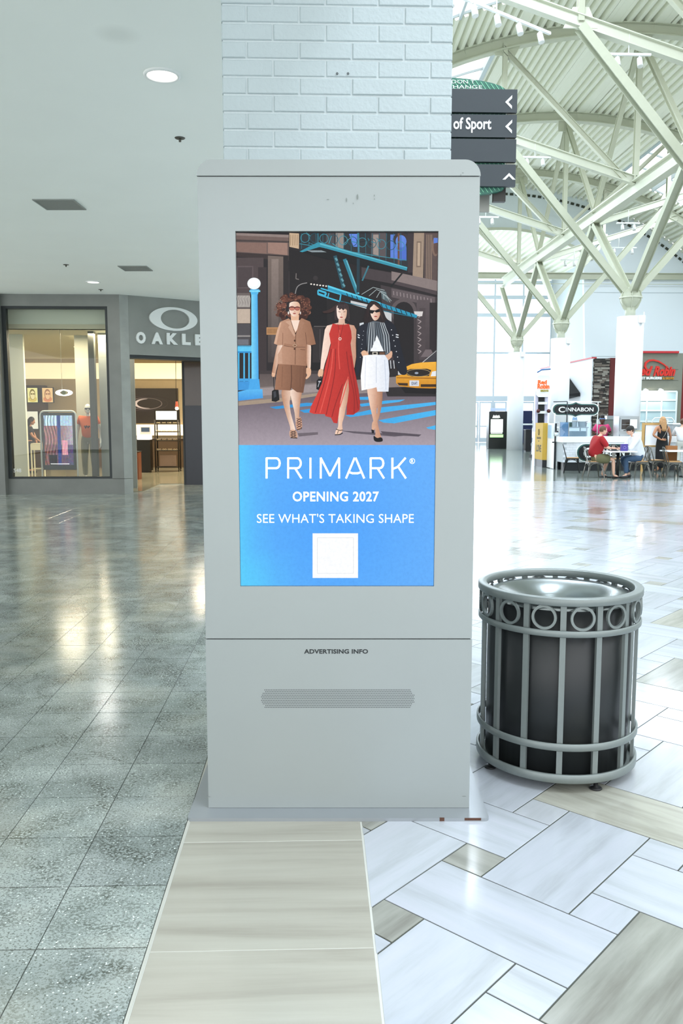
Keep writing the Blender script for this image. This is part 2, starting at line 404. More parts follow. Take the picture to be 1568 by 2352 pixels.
# ================================================================ LOW CEILING ON THE LEFT
CEIL = mat('ceiling_paint', '#f3f8f3', 0.85, noise=0.03, nscale=1.2)
ceil_m = CEIL
nt = ceil_m.node_tree; bs = nt.nodes['Principled BSDF']; src = bs.inputs['Base Color'].links[0].from_socket   # a water stain on the ceiling board
g_ = N(nt, 'ShaderNodeNewGeometry'); dd = N(nt, 'ShaderNodeVectorMath', operation='DISTANCE'); dd.inputs[1].default_value = (-1.34, 6.13, 4.28)
nt.links.new(g_.outputs['Position'], dd.inputs[0])
st = ramp(nt, dd.outputs['Value'], [(0.05, (0.13,) * 3), (0.17, (0, 0, 0))]).outputs[0]
nt.links.new(mixc(nt, st, src, lin('#8d9087')), bs.inputs['Base Color'])
tag(MB().box(-11.5, 0.34, -1.5, 22.5, 4.28, 4.40).build('ceiling', CEIL), kind='structure')
tag(MB().box(0.30, 0.42, -2.5, 54, 4.28, 11.2).build('wall_left', mat('white_wall', '#d9dfda', 0.8)), kind='structure')

WHITEM = mat('white_metal', '#e9ecea', 0.45, noise=0.0)
def downlight(x, y, label, r=0.14, on=True):
    t = thing('recessed_downlight', label, 'ceiling light', (x, y, 4.28))
    MB().lathe([(r, 0.0), (r, -0.012), (r * 0.86, -0.018), (r * 0.78, -0.008), (r * 0.78, 0.0)], 28).build('trim_ring', WHITEM, t)
    MB().lathe([(0.0, -0.010), (r * 0.5, -0.012), (r * 0.76, -0.004)], 28).build('lens', mat('lamp_lens', '#ffffff', 0.4, emit='#fff8ea', estr=5.0, noise=0), t)
downlight(-1.16, 6.8, 'round white recessed ceiling light glowing nearest above the grey tiles')
downlight(-4.3, 16.9, 'round recessed ceiling light glowing just in front of the dark shop front')
GRILLE = mat('grille_grey', '#8e938e', 0.6, noise=0.03)
def grille(x, y, label, s=0.5):
    t = thing('ceiling_vent', label, 'vent', (x, y, 4.28), R(-2))
    m = MB()
    for a, b, c, d in ((-s / 2, s / 2, -s / 2, -s / 2 + .02), (-s / 2, s / 2, s / 2 - .02, s / 2), (-s / 2, -s / 2 + .02, -s / 2 + .02, s / 2 - .02), (s / 2 - .02, s / 2, -s / 2 + .02, s / 2 - .02)): m.box(a, b, c, d, -0.012, 0)
    m.build('frame', GRILLE, t)
    m = MB()
    for k in range(22):
        q = -s / 2 + .02 + (s - .04) * (k + .5) / 22; m.box(-s / 2 + .02, s / 2 - .02, q - .006, q + .006, -0.008, -0.002)
    tag(m.build('slat', GRILLE, t), kind='stuff')
    MB().box(-s / 2 + .02, s / 2 - .02, -s / 2 + .02, s / 2 - .02, -0.003, 0).build('backing', mat('dark_void', '#5f6460', 0.9, noise=0), t)
grille(-3.13, 10.83, 'grey square ceiling vent nearest the advertising kiosk')
grille(-3.16, 15.35, 'grey square ceiling vent close to the dark shop front')
def sprinkler(x, y, label):
    t = thing('ceiling_sprinkler', label, 'sprinkler', (x, y, 4.28))
    MB().lathe([(0.0, -0.006), (0.045, -0.006), (0.05, 0.0)], 14).build('rose', mat('dark_bronze', '#4a4a42', 0.5), t)
    MB().tube((0, 0, -0.005), (0, 0, -0.035), 0.012).build('nozzle', MATS['dark_bronze'], t)
sprinkler(-1.26, 8.28, 'small dark sprinkler in the ceiling right of the nearest ceiling vent')
sprinkler(-4.28, 15.04, 'tiny dark sprinkler in the ceiling left of the farther ceiling vent')
sprinkler(-4.41, 17.92, 'tiny pendant sprinkler in the ceiling over the shop corner')
sprinkler(-3.35, 8.3, 'small dark sprinkler at the left picture edge beside the near vent')

# ================================================================ BRICK COLUMN
BR = mat('painted_brick', '#b0bdc0', 0.55, noise=0.04, nscale=5, bump=0.35, bscale=55)
BRM = mat('painted_mortar', '#bfcacc', 0.6, noise=0.03, bump=0.3, bscale=80)
CXL, CXR, CY0, CY1 = -0.435, 0.652, 4.20, 5.20
bc = thing('brick_column', 'square white painted brick column rising behind the advertising kiosk', 'column', (0.108, 4.7, 0))
bc['kind'] = 'structure'; del bc['label']; del bc['category']
CH = 0.0801; BL = 0.2475; MJ = 0.009
MB().box(CXL + .004, CXR - .004, CY0 + .0035, CY1 - .004, 0, 4.28).build('mortar', BRM, bc, True)
zs = at(784, 14, CY0).z   # a bed joint height seen in the photograph
k0 = int(zs / CH); zoff = zs - k0 * CH
rb = random.Random(3); rest = MB()
def brick_shape(m, x0, x1, y0, y1, z0, z1, c=0.004):
    """brick whose front (y0) face has rounded-off arrises"""
    m.add([(x0, y1, z0), (x1, y1, z0), (x1, y1, z1), (x0, y1, z1), (x0, y0 + c, z0), (x1, y0 + c, z0), (x1, y0 + c, z1), (x0, y0 + c, z1),
           (x0 + c, y0, z0 + c), (x1 - c, y0, z0 + c), (x1 - c, y0, z1 - c), (x0 + c, y0, z1 - c)],
          [(0, 1, 2, 3), (0, 4, 5, 1), (1, 5, 6, 2), (2, 6, 7, 3), (3, 7, 4, 0), (4, 8, 9, 5), (5, 9, 10, 6), (6, 10, 11, 7), (7, 11, 8, 4), (8, 11, 10, 9)])
XJ0 = at(687, 190, CY0).x     # a head joint of the odd courses
for k in range(0, 54):
    z0 = zoff + k * CH + MJ / 2; z1 = z0 + CH - MJ
    if z1 > 4.28: break
    odd = (k - k0) % 2
    xj = XJ0 + (0 if odd else BL / 2)
    js = [CXL]; q = xj - 6 * BL
    while q < CXR - 0.05:
        if q > CXL + 0.05: js.append(q)
        q += BL
    js.append(CXR)
    for a, b in zip(js[:-1], js[1:]):
        pr = rb.uniform(-0.0016, 0.0016)
        x0 = a + (MJ / 2 if a > CXL else 0); x1 = b - (MJ / 2 if b < CXR else 0)
        if z0 > 2.2:
            cx, cz = (x0 + x1) / 2, (z0 + z1) / 2; m = MB(); brick_shape(m, x0 - cx, x1 - cx, pr - 0.003, 0.03, z0 - cz, z1 - cz)
            link('brick', m.mesh('brick', BR), bc, True, loc=(cx, CY0, cz))
        else: brick_shape(rest, x0, x1, CY0 + pr - 0.003, CY0 + 0.03, z0, z1)
    for side in (-1, 1):
        q = CY0 + (0.0 if odd else BL / 2); X = CXL if side < 0 else CXR
        while q < CY1:
            e = min(q + BL, CY1); rest.box(X - 0.003 if side < 0 else X - 0.02, X + 0.02 if side < 0 else X + 0.003, max(q, CY0 + 0.031) + MJ / 2, e - MJ / 2, z0, z1); q += BL
tag(rest.build('brick', BR, bc, True), kind='stuff')
for px in (774, 799):
    p = at(px, 169, CY0 - 0.006); MB().path([(p.x + 0.004 * cos(t * pi / 4), p.y, p.z + 0.004 * sin(t * pi / 4)) for t in range(8)], 0.0015, 5, closed=True).build('screw_hole', mat('black_hole', '#2a2d2d', 0.8), bc, True)

# ================================================================ SHOP FRONT ON THE LEFT
CONC = mat('dark_steel_panel', '#7a7d79', 0.45, 0.2, noise=0.22, nscale=2.4)
CONL = mat('light_steel_panel', '#989d99', 0.42, 0.2, noise=0.25, nscale=3.0)
FRM = mat('dark_frame', '#34393a', 0.45, 0.3)
sf = tag(MB().box(-7.9, -6.72, 18.45, 19.0, 0, 4.28).build('wall_back', CONC), kind='structure')
def sp(name, m, mt=CONC): return m.build(name, mt, sf)
sp('base_panel', MB().box(-6.72, -4.46, 18.62, 19.05, 0, 0.33))
sp('header_panel', MB().box(-6.72, -4.46, 18.62, 19.05, 4.03, 4.28))
sp('jamb_panel', MB().box(-4.46, -4.20, 18.62, 19.05, 0.335, 4.28)); sp('jamb_panel', MB().box(-4.46, -4.20, 18.62, 19.05, 0, 0.327))
d33 = Vector((cos(R(33)), sin(R(33)), 0)); n33 = Vector((-d33.y, d33.x, 0)); P0 = Vector((-4.20, 18.62, 0))
def slab33(m, s0, s1, t0, t1, z0, z1):
    A = [P0 + d33 * s0 + n33 * t0, P0 + d33 * s1 + n33 * t0, P0 + d33 * s1 + n33 * t1, P0 + d33 * s0 + n33 * t1]
    return m.prism([(p.x, p.y, z0) for p in A], [(p.x, p.y, z1) for p in A])
sp('pier_panel', slab33(MB(), 0, 0.20, 0, 0.5, 0.335, 4.28), CONL); sp('pier_panel', slab33(MB(), 0, 0.20, 0, 0.5, 0, 0.327), CONL)
ZL = 3.02
sp('fascia_panel', slab33(MB(), 0.20, 4.6, -0.005, 0.45, ZL, 4.28), mat('fascia_steel', '#878b87', 0.42, 0.25, noise=0.2, nscale=1.8))
sp('lintel_trim', slab33(MB(), 0.20, 4.6, 0.06, 0.40, ZL - 0.07, ZL), FRM)
win = tag(MB().box(-6.72, -6.63, 18.66, 18.80, 0.33, 4.03).box(-4.52, -4.46, 18.66, 18.80, 0.33, 4.03).box(-6.63, -4.52, 18.66, 18.80, 0.33, 0.37).box(-6.63, -4.52, 18.66, 18.80, 3.98, 4.03).build('window_1', FRM), kind='structure')
MB().box(-6.63, -4.52, 18.72, 18.732, 0.37, 3.98).build('pane', glass('shop_glass', (0.95, 0.97, 0.95), 0.7), win)
p = at(31, 1085, 18.71)
link('unit_number', text_mesh('548', mat('white_vinyl', '#f2f4f2', 0.5, noise=0), 'unit_number', h=0.085, ext=0.001, bold=0.02), win, True, loc=(p.x, 18.718, p.z))
# shop sign: oval ring and raised letters on the slanted fascia
SGN = mat('sign_white', '#dfe4e3', 0.35, 0.2, noise=0.02)
def on33(px, py, off=-0.02):
    r = ray(px, py); q = P0 + n33 * off; t = (q - Vector((0, 0, H))).dot(n33) / r.dot(n33)
    w = Vector((0, 0, H)) + r * t; return (w - P0).dot(d33), w.z
t = thing('oval_shop_sign', 'large white oval ring emblem on the dark slanted shop fascia', 'sign', tuple(P0), R(33))
s0, zc = on33(342, 733); s1, _ = on33(437, 733); _, zt = on33(396, 706); _, zb = on33(396, 760)
sc = s0 + (s1 - s0) * 0.58; rx = sc - s0; rz = (zt - zb) / 2; zc = (zt + zb) / 2
m = MB(); nn = 48; O = []; I = []
for k in range(nn):
    a = 2 * pi * k / nn; O.append((sc + rx * cos(a), zc + rz * sin(a))); I.append((sc + rx * 0.06 + rx * 0.60 * cos(a), zc + rz * 0.80 * sin(a)))
V = [(x, y, z) for y in (-0.055, -0.006) for L_ in (O, I) for x, z in L_]
Fs = []
for k in range(nn):
    j = (k + 1) % nn
    Fs += [(k, j, nn + j, nn + k), (2 * nn + k, 3 * nn + k, 3 * nn + j, 2 * nn + j), (k, 2 * nn + k, 2 * nn + j, j), (nn + k, nn + j, 3 * nn + j, 3 * nn + k)]
m.add(V, Fs); m.build('oval_ring', SGN, t)
t = thing('shop_name_letters', 'raised white OAKLEY letters under the oval emblem on the shop fascia', 'sign', tuple(P0), R(33))
for ch, xa, xb in (('O', 312, 333), ('A', 347, 372), ('K', 382, 407), ('L', 417, 436), ('E', 447, 467), ('Y', 478, 502)):
    a, z0 = on33(xa, 789 + (xa - 312) * 0.03); b, z1 = on33(xb, 763 + (xa - 312) * 0.045)
    link('letter', text_mesh(ch, SGN, 'letter', h=z1 - z0, w=b - a, ext=0.05, bold=0.06), t, loc=(a, -0.006, z0))

# ================================================================ SHOP INTERIOR
def rectat(px0, px1, py0, py1, Y): a = at(px0, py1, Y); b = at(px1, py0, Y); pm = (py0 + py1) / 2; return at(px0, pm, Y).x, at(px1, pm, Y).x, a.z, b.z
WARM = mat('warm_wall', '#d8c9a4', 0.8, noise=0.03)
TAUPE = mat('taupe_wall', '#a8997c', 0.8, noise=0.05)
tag(MB().box(-10, 0.3, 29, 29.2, 0, 3.7).build('wall_back', TAUPE), kind='structure')
tag(MB().box(-10.2, -10, 19.0, 29.2, 0, 3.7).box(-0.1, 0.1, 22.4, 29.2, 0, 3.7).build('wall_right', WARM), kind='structure')
tag(MB().box(-10, -4.0, 19.1, 29, 3.60, 3.7).box(-4.0, 0.3, 21.3, 29, 3.60, 3.7).build('ceiling', mat('shop_ceiling', '#cfc9b4', 0.8, noise=0.03)), kind='structure')
SF = mat('shop_floor', '#8c8a76', 0.12, noise=0.12, nscale=2, spec=0.6)
tag(MB().box(-10, -3.9, 19.1, 29, -0.003, 0.012).box(-3.9, 0.3, 21.2, 29, -0.003, 0.012).build('floor', SF), kind='structure')
a = rectat(56, 175, 835, 870, 28.9)
tag(MB().box(-9.8, -0.3, 28.80, 28.99, 2.93, 3.45).build('cove_light', mat('cove_glow', '#fff4d8', 0.8, emit='#ffedc4', estr=0.55, noise=0)), 'long glowing cream light band high on the shop back wall', 'light')
tag(MB().box(-6.78, -4.2, 19.12, 19.3, 3.60, 4.10).build('trim_1', mat('soffit_white', '#dfe4d8', 0.7, noise=0)), kind='structure')
t = tag(MB().box(at(25, 1000, 20.4).x, at(61, 1000, 20.4).x, 20.4, 20.5, 0.02, 3.6).build('privacy_panel', mat('cream_fabric', '#cfd2c2', 0.9, noise=0.03)), 'tall pale fabric panel at the left end of the shop window', 'panel')
a = rectat(175, 209, 750, 1098, 20.6)
t = thing('shop_pillar', 'pale square pillar inside the shop behind the mannequin', 'pillar', ((a[0] + a[1]) / 2, 20.75, 0))
MB().box(a[0], a[1], 20.6, 20.9, 0, 3.6).build('shaft', mat('pillar_paint', '#c3c3b4', 0.8, noise=0.04), t, True)
MB().box(a[0] - .01, a[1] + .01, 20.59, 20.91, 0.012, 0.1).build('plinth', FRM, t, True)
a = rectat(210, 262, 750, 1098, 19.75)
tag(MB().box(a[0], a[0] + .13, 19.6, 19.75, 0, 3.6).build('trim_2', mat('dark_post', '#55564f', 0.5)), kind='structure')
tag(MB().box(a[0] + .14, -4.2, 19.95, 20.0, 0, 3.6).build('wall_side', mat('reflection_grey', '#8d938f', 0.6, noise=0.08)), kind='structure')  # side wall panel; its grey stands in for reflections in the window glass
# dark wall unit with light boxes behind the window
DWOOD = mat('dark_wood', '#4b3a26', 0.5, noise=0.15)
a = rectat(58, 104, 885, 1075, 28.6)
t = thing('dark_wall_unit', 'dark brown wall unit with glowing picture boxes at the back of the shop', 'cabinet', ((a[0] + a[1]) / 2, 28.7, 0))
MB().box(a[0] - .3, a[1], 28.6, 28.98, 0.02, a[3]).build('back_panel', DWOOD, t, True)
PIC = picture_mat('shop_picture', 0.75, 0.05)
def quadpic(m, x0, x1, z0, z1, y, cols, n=6, seed=1):
    rr = random.Random(seed)
    for i in range(n):
        for j in range(n):
            m.col = lin(cols[rr.randrange(len(cols))])
            xa = x0 + (x1 - x0) * i / n; xb = x0 + (x1 - x0) * (i + 1) / n; za = z0 + (z1 - z0) * j / n; zb_ = z0 + (z1 - z0) * (j + 1) / n
            m.add([(xa, y, za), (xb, y, za), (xb, y, zb_), (xa, y, zb_)], [(0, 1, 2, 3)])
    m.col = None
def facepic(m, x0, x1, z0, z1, y, bgc, skin, dark, acc):
    """loose lit portrait: backdrop, head, hair, glasses"""
    def el(cx, cz, rx, rz, c, k):
        m.col = lin(c); n = 14
        pts = [(x0 + (x1 - x0) * (cx + rx * cos(2 * pi * i / n)), y - k * 0.002, z0 + (z1 - z0) * (cz + rz * sin(2 * pi * i / n))) for i in range(n)]
        m.add(pts, [tuple(range(n))])
    m.col = lin(bgc); m.add([(x0, y, z0), (x1, y, z0), (x1, y, z1), (x0, y, z1)], [(0, 1, 2, 3)])
    el(0.5, 0.22, 0.42, 0.2, acc, 1); el(0.5, 0.55, 0.3, 0.38, dark, 2); el(0.52, 0.5, 0.24, 0.3, skin, 3); el(0.42, 0.58, 0.1, 0.06, dark, 4); el(0.64, 0.58, 0.1, 0.06, dark, 4)
    m.col = None
for i, (x0, x1, y0, y1) in enumerate(((63, 86, 891, 924), (97, 121, 891, 924), (63, 87, 945, 985))):
    b = rectat(x0, x1, y0, y1, 28.52)
    lb = thing('light_box', ('glowing yellow picture box at the left of the shop back wall', 'glowing orange portrait picture box to the right of the yellow one', 'white lit display box behind the shop person')[i], 'light box', ((b[0] + b[1]) / 2, 28.56, b[2]))
    MB().box(b[0] - .02, b[1] + .02, 28.53, 28.6, b[2] - .02, b[3] + .02).build('housing', FRM, lb, True)
    m = MB()
    if i < 2: facepic(m, b[0], b[1], b[2], b[3], 28.525, ('#fff2a0', '#ffd090')[i], ('#ffe9a8', '#ffc890')[i], ('#8a7420', '#b07850')[i], ('#e8c860', '#e89060')[i])
    else: m.col = lin('#fff6dc'); m.add([(b[0], 28.525, b[2]), (b[1], 28.525, b[2]), (b[1], 28.525, b[3]), (b[0], 28.525, b[3])], [(0, 1, 2, 3)])
    m.build('lit_picture', PIC, lb, True)
# hanging oval sign in the window
p = at(147, 902, 19.3)
t = thing('hanging_oval_sign', 'small glowing white oval sign hanging inside the shop window', 'sign', tuple(p))
m = MB(); rx, rz = 0.19, 0.072; nn = 32
O = [(rx * cos(2 * pi * k / nn), rz * sin(2 * pi * k / nn)) for k in range(nn)]; I = [(x * 0.5, z * 0.62) for x, z in O]
V = [(x, y, z) for y in (-0.02, 0.02) for L_ in (O, I) for x, z in L_]; Fs = []
for k in range(nn):
    j = (k + 1) % nn; Fs += [(k, j, nn + j, nn + k), (2 * nn + k, 3 * nn + k, 3 * nn + j, 2 * nn + j), (k, 2 * nn + k, 2 * nn + j, j), (nn + k, nn + j, 3 * nn + j, 3 * nn + k)]
m.add(V, Fs); m.build('glowing_ring', mat('ring_glow', '#ffffff', 0.4, emit='#ffffff', estr=1.2, noise=0), t)
MB().tube((-0.04, 0, rz), (-0.04, 0, 3.6 - p.z), 0.004, n=5).build('cable', mat('steel_wire', '#c8c8b8', 0.4, 0.6), t)
MB().tube((0, 0, -0.04), (0, 0, 0.04), 0.05, n=12).xform(Matrix.Rotation(pi / 2, 4, 'X')).build('centre', mat('olive_metal', '#7d7f55', 0.5), t)
# illuminated banner stand
a = rectat(93, 175, 944, 1098, 19.35)
t = thing('poster_stand', 'tall lit poster in a rounded white frame inside the shop window', 'display', ((a[0] + a[1]) / 2, 19.4, 0))
hw = (a[1] - a[0]) / 2; hz = a[3]
pts = [(-hw, 0, 0.02), (-hw, 0, hz - .1)] + [(-hw + .1 - .1 * cos(k * pi / 8), 0, hz - .1 + .1 * sin(k * pi / 8)) for k in range(1, 5)] + [(hw - .1 + .1 * sin(k * pi / 8), 0, hz - .1 + .1 * cos(k * pi / 8)) for k in range(0, 5)] + [(hw, 0, 0.02)]
MB().path(pts, 0.02, 8).build('tube_frame', WHITEM, t)
MB().box(-hw + .03, hw - .03, -.01, .02, hz - 1.33, hz - .04).build('black_border', mat('black_gloss', '#1d2422', 0.3, noise=0), t)
m = MB(); x0, x1, z0, z1 = -hw + .08, hw - .08, hz - 1.22, hz - .10; nx, nz = 26, 34; rr = random.Random(8)
def shade(u, v):
    w = sin(u * 60 + 3 * sin(v * 9)) * (1 if u < 0.42 else 0.15)
    if v > 0.78: c = Vector((0.62, 0.72, 0.80))
    elif v > 0.4: c = Vector((0.50, 0.36, 0.36)).lerp(Vector((0.70, 0.72, 0.80)), max(0, u - 0.45) * 1.2)
    else: c = Vector((0.42, 0.26, 0.24)).lerp(Vector((0.30, 0.26, 0.40)), u)
    if abs(u - 0.52) < 0.05: c = Vector((0.12, 0.20, 0.45))
    if abs(u - 0.72) < 0.10 and abs(v - 0.35) < 0.14: c = Vector((0.80, 0.55, 0.60))
    if abs(u - 0.30) < 0.14 and v < 0.2: c = Vector((0.06, 0.06, 0.09))
    return [max(0, min(1, x * (1 + 0.35 * w) + rr.uniform(-.05, .05))) for x in c]
for i in range(nx):
    for j in range(nz):
        m.col = lin([x for x in shade((i + .5) / nx, (j + .5) / nz)])
        xa, xb = x0 + (x1 - x0) * i / nx, x0 + (x1 - x0) * (i + 1) / nx; za, zb_ = z0 + (z1 - z0) * j / nz, z0 + (z1 - z0) * (j + 1) / nz
        m.add([(xa, -.013, za), (xb, -.013, za), (xb, -.013, zb_), (xa, -.013, zb_)], [(0, 1, 2, 3)])
m.col = (0.9, 0.9, 0.9); m.add([(x0 + .12, -.015, z0 + .02), (x1 - .1, -.015, z0 + .02), (x1 - .1, -.015, z0 + .035), (x0 + .12, -.015, z0 + .035)], [(0, 1, 2, 3)]); m.col = None
m.build('lit_poster', picture_mat('poster_glow', 1.1, 0.2), t)
MB().box(-hw, hw, -.12, .12, 0.012, 0.03).build('foot', WHITEM, t)
# white side table
a = rectat(73, 96, 1018, 1086, 23.5)
t = thing('side_table', 'tall narrow white side table with one drawer beside the lit poster', 'table', ((a[0] + a[1]) / 2, 23.6, 0.012)); hw = (a[1] - a[0]) / 2; zt = a[3]
CRM = mat('cream_paint', '#dcd8bd', 0.5, noise=0)
MB().box(-hw, hw, -.14, .14, zt - .04, zt - .012).build('table_top', CRM, t)
MB().box(-hw + .01, hw - .01, -.13, .13, zt - .2, zt - .04).build('drawer', CRM, t)
for sx in (-1, 1):
    for sy in (-1, 1): MB().box(sx * hw - .015, sx * hw + .015, sy * .12 - .015, sy * .12 + .015, 0, zt - .04).build('leg', CRM, t)
MB().box(-hw, hw, -.012, .012, .22, .25).build('stretcher', CRM, t)
# mural with the eclipse ring
MUR = mat('mural_black', '#1f1712', 0.5, noise=0.1)
a = rectat(300, 409, 892, 972, 28.95)
t = thing('wall_mural', 'black wall mural with a glowing bronze oval ring seen through the shop entrance', 'mural', ((a[0] + a[1]) / 2, 28.96, a[2]))
MB().box(a[0] - .4, a[1], 28.93, 28.99, a[2], a[3]).build('panel', MUR, t, True)
c = at(340, 927, 28.9); m = MB()
for rx, rz, w, col in ((0.86, 0.26, 0.02, (0.10, 0.07, 0.06)), (0.66, 0.21, 0.022, (0.22, 0.16, 0.13)), (0.47, 0.185, 0.06, (0.55, 0.42, 0.32))):
    nn = 40; V = []
    for k in range(nn):
        a_ = 2 * pi * k / nn; kk = 0.25 + 0.75 * max(0, -cos(a_)) + 0.2 * max(0, -sin(a_))
        m.col = tuple(x * kk * 1.3 for x in col); 
        for s_ in (1, 1 - w / rx * (1.6 if cos(a_) < 0 else 0.5)): m.add([(c.x + rx * s_ * cos(a_), 28.925, c.z + rz * (s_ if s_ == 1 else s_ - .02) * sin(a_))], [])
    o = len(m.v) - 2 * nn
    for k in range(nn):
        j = (k + 1) % nn; m.f.append((o + 2 * k, o + 2 * j, o + 2 * j + 1, o + 2 * k + 1)); m.mi.append(0); m.sm.append(False)
m.build('printed_ring', picture_mat('mural_print', 0.9, 0.02), t, True)
a = rectat(303, 412, 975, 1000, 28.9)
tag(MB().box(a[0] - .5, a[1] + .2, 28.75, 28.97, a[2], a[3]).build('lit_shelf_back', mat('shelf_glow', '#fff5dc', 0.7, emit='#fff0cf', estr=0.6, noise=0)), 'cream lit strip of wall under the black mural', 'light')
t = thing('back_counter', 'dark brown counter running along the shop back wall', 'counter', (-5.6, 28.3, 0.012))
MB().box(-2.6, 3.6, -.35, .35, 0, 0.90).build('body', DWOOD, t); MB().box(-2.62, 3.62, -.38, .36, 0.90, 0.95).build('worktop', mat('counter_top', '#3a2c20', 0.3), t)
def laptop(px, py, Y, label):
    p = at(px, py, Y); t = thing('small_screen', label, 'screen', tuple(p))
    MB().box(-.16, .16, 0, .02, 0, .22).build('casing', mat('screen_case', '#c8cccc', 0.4), t); MB().box(-.135, .135, -.004, 0, .06, .2).build('display', mat('screen_dark', '#2c3a4a', 0.3, emit='#5a6a80', estr=0.3, noise=0), t)
    MB().box(-.16, .16, -.16, .02, -.012, 0).build('stand', MATS['screen_case'], t)
laptop(334, 996, 28.1, 'small screen standing on the shop back counter left of the rack')
a = rectat(311, 345, 1011, 1086, 25.4)
t = thing('display_pedestal', 'tall black pedestal inside the shop entrance with a lit white case on top', 'pedestal', ((a[0] + a[1]) / 2, 25.6, 0.012)); hw = (a[1] - a[0]) / 2
BLK = mat('black_laminate', '#15130f', 0.35, noise=0)
MB().box(-hw, hw, -.2, .2, 0.05, a[3]).build('body', BLK, t); MB().box(-hw + .04, hw - .04, -.17, .17, 0, .05).build('plinth', BLK, t)
MB().rbox(-hw + .05, hw, -.15, .15, a[3], a[3] + .14, .02).build('lit_case', mat('case_glow', '#ffffff', 0.4, emit='#fffbe8', estr=1.1, noise=0), t)
# eyewear rack on castors
a = rectat(356, 409, 942, 1086, 25.8)
t = thing('eyewear_rack', 'wheeled black metal rack with rows of sunglasses under a lit white panel', 'rack', ((a[0] + a[1]) / 2, 26.0, 0.012)); hw = (a[1] - a[0]) / 2; hz = a[3]
IRON = mat('black_iron', '#26221b', 0.4, 0.5, noise=0)
for sx in (-1, 1):
    for sy in (-1, 1): MB().tube((sx * hw, sy * .18, 0.06), (sx * hw, sy * .18, hz - .3), 0.022, n=6).build('upright', IRON, t)
rr = random.Random(2)
for z in (.12, .62, .92, 1.18, 1.42):
    MB().box(-hw, hw, -.2, .2, z * hz / 1.85, z * hz / 1.85 + .022).build('shelf', IRON, t)
for k, z in enumerate((.62, .92, 1.18, 1.42)):
    for q in range(4):
        x = -hw + (q + .6) * 2 * hw / 4.2; zz = z * hz / 1.85 + .0225; e = thing('sunglasses', 'pair of sunglasses on the wheeled black rack', 'sunglasses', (t.location.x + x, 25.88, 0.012 + zz), group='sunglasses on the wheeled rack')
        gm = MB()
        for sx in (-1, 1):
            gm.path([(sx * .032 + .026 * cos(u * pi / 4), 0, .022 + .018 * sin(u * pi / 4)) for u in range(8)], .005, 4, closed=True)
        gm.tube((-.008, 0, .028), (.008, 0, .028), .004, n=4); gm.build('frame', mat('shiny_plastic', ('#d8c8a0', '#202020')[q % 2], 0.2, noise=0), e)
        for sx in (-1, 1): MB().tube((sx * .06, 0, .028), (sx * .06, .12, .004), .003, n=4).build('temple', IRON, e)
MB().box(-hw - .03, hw + .03, -.06, .06, hz - .36, hz).build('header_box', IRON, t)
b = rectat(358, 403, 944, 962, 25.8); MB().box(-hw + .02, hw - .05, -.066, -.058, hz - .30, hz - .04).build('lit_panel', mat('panel_glow', '#ffffff', 0.4, emit='#f6fff0', estr=1.4, noise=0), t)
MB().box(-hw * .7, hw * .7, -.05, .05, .16, .5).build('card_box', mat('taupe_box', '#7b6757', 0.7), t)
for sx in (-1, 1):
    for sy in (-1, 1): MB().tube((sx * hw - .015, sy * .17, .032), (sx * hw + .015, sy * .17, .032), .032, n=10).build('castor', IRON, t)
p = at(406, 938, 24.6)
t = thing('pendant_lamp', 'red and clear pendant lamp glowing over the eyewear rack', 'lamp', tuple(p))
MB().lathe([(0.0, .20), (.03, .2), (.04, .12), (.055, .04)], 14).build('shade', mat('red_shade', '#a8452c', 0.4), t)
MB().ball((0, 0, .0), .05).build('bulb', mat('bulb_glow', '#ffffff', 0.4, emit='#ffe0b0', estr=6.0, noise=0), t)
MB().path([(0, 0, .2), (-.01, 0, .6), (.0, 0, 3.6 - p.z)], .008, 5).build('cord', IRON, t)
a = rectat(303, 317, 1040, 1101, 22.6)
t = thing('low_cabinet', 'reddish brown low cabinet just inside the left of the shop entrance', 'cabinet', ((a[0] + a[1]) / 2, 22.8, 0.012))
MB().box(-.14, .09, -.2, .2, 0, a[3]).build('body', mat('red_brown', '#6b3a26', 0.35), t); MB().box(-.15, .1, -.21, .21, a[3], a[3] + .02).build('top', BLK, t)
a = rectat(420, 470, 822, 1114, 21.0)
t = thing('sliding_door_leaf', 'tall dark navy folded door leaf at the right of the shop entrance', 'door', ((a[0] + a[1]) / 2 + .5, 21.1, 0))
NAVY = mat('navy_panel', '#1d222c', 0.25, noise=0.05)
MB().box(a[0], a[0] + 1.6, 21.0, 21.08, 0, a[3]).build('leaf', NAVY, t, True); MB().box(a[0] + .0, a[0] + .04, 20.97, 21.0, 0, a[3]).build('edge_profile', FRM, t, True)
MB().box(a[0] + .06, a[0] + 1.5, 20.985, 21.0, 1.95, a[3] - .1).build('upper_pane', mat('brown_reflection', '#4b4038', 0.15), t, True)  # brown reflection on the door leaf, put into the pane's flat colour
for x, y in ((-5.75, 22.0), (-5.2, 23.6), (-6.6, 23.9), (-6.0, 26.0), (-5.4, 27.2), (-3.2, 25.5)):
    t = thing('shop_downlight', 'small recessed light in the shop ceiling', 'ceiling light', (x, y, 3.6), group='small recessed lights in the shop ceiling')
    MB().lathe([(.09, 0), (.09, -.01), (.07, -.012)], 14).build('trim_ring', WHITEM, t); MB().lathe([(0, -.008), (.07, -.01)], 14).build('lens', mat('warm_lens', '#ffffff', 0.4, emit='#ffe6b8', estr=8.0, noise=0), t)

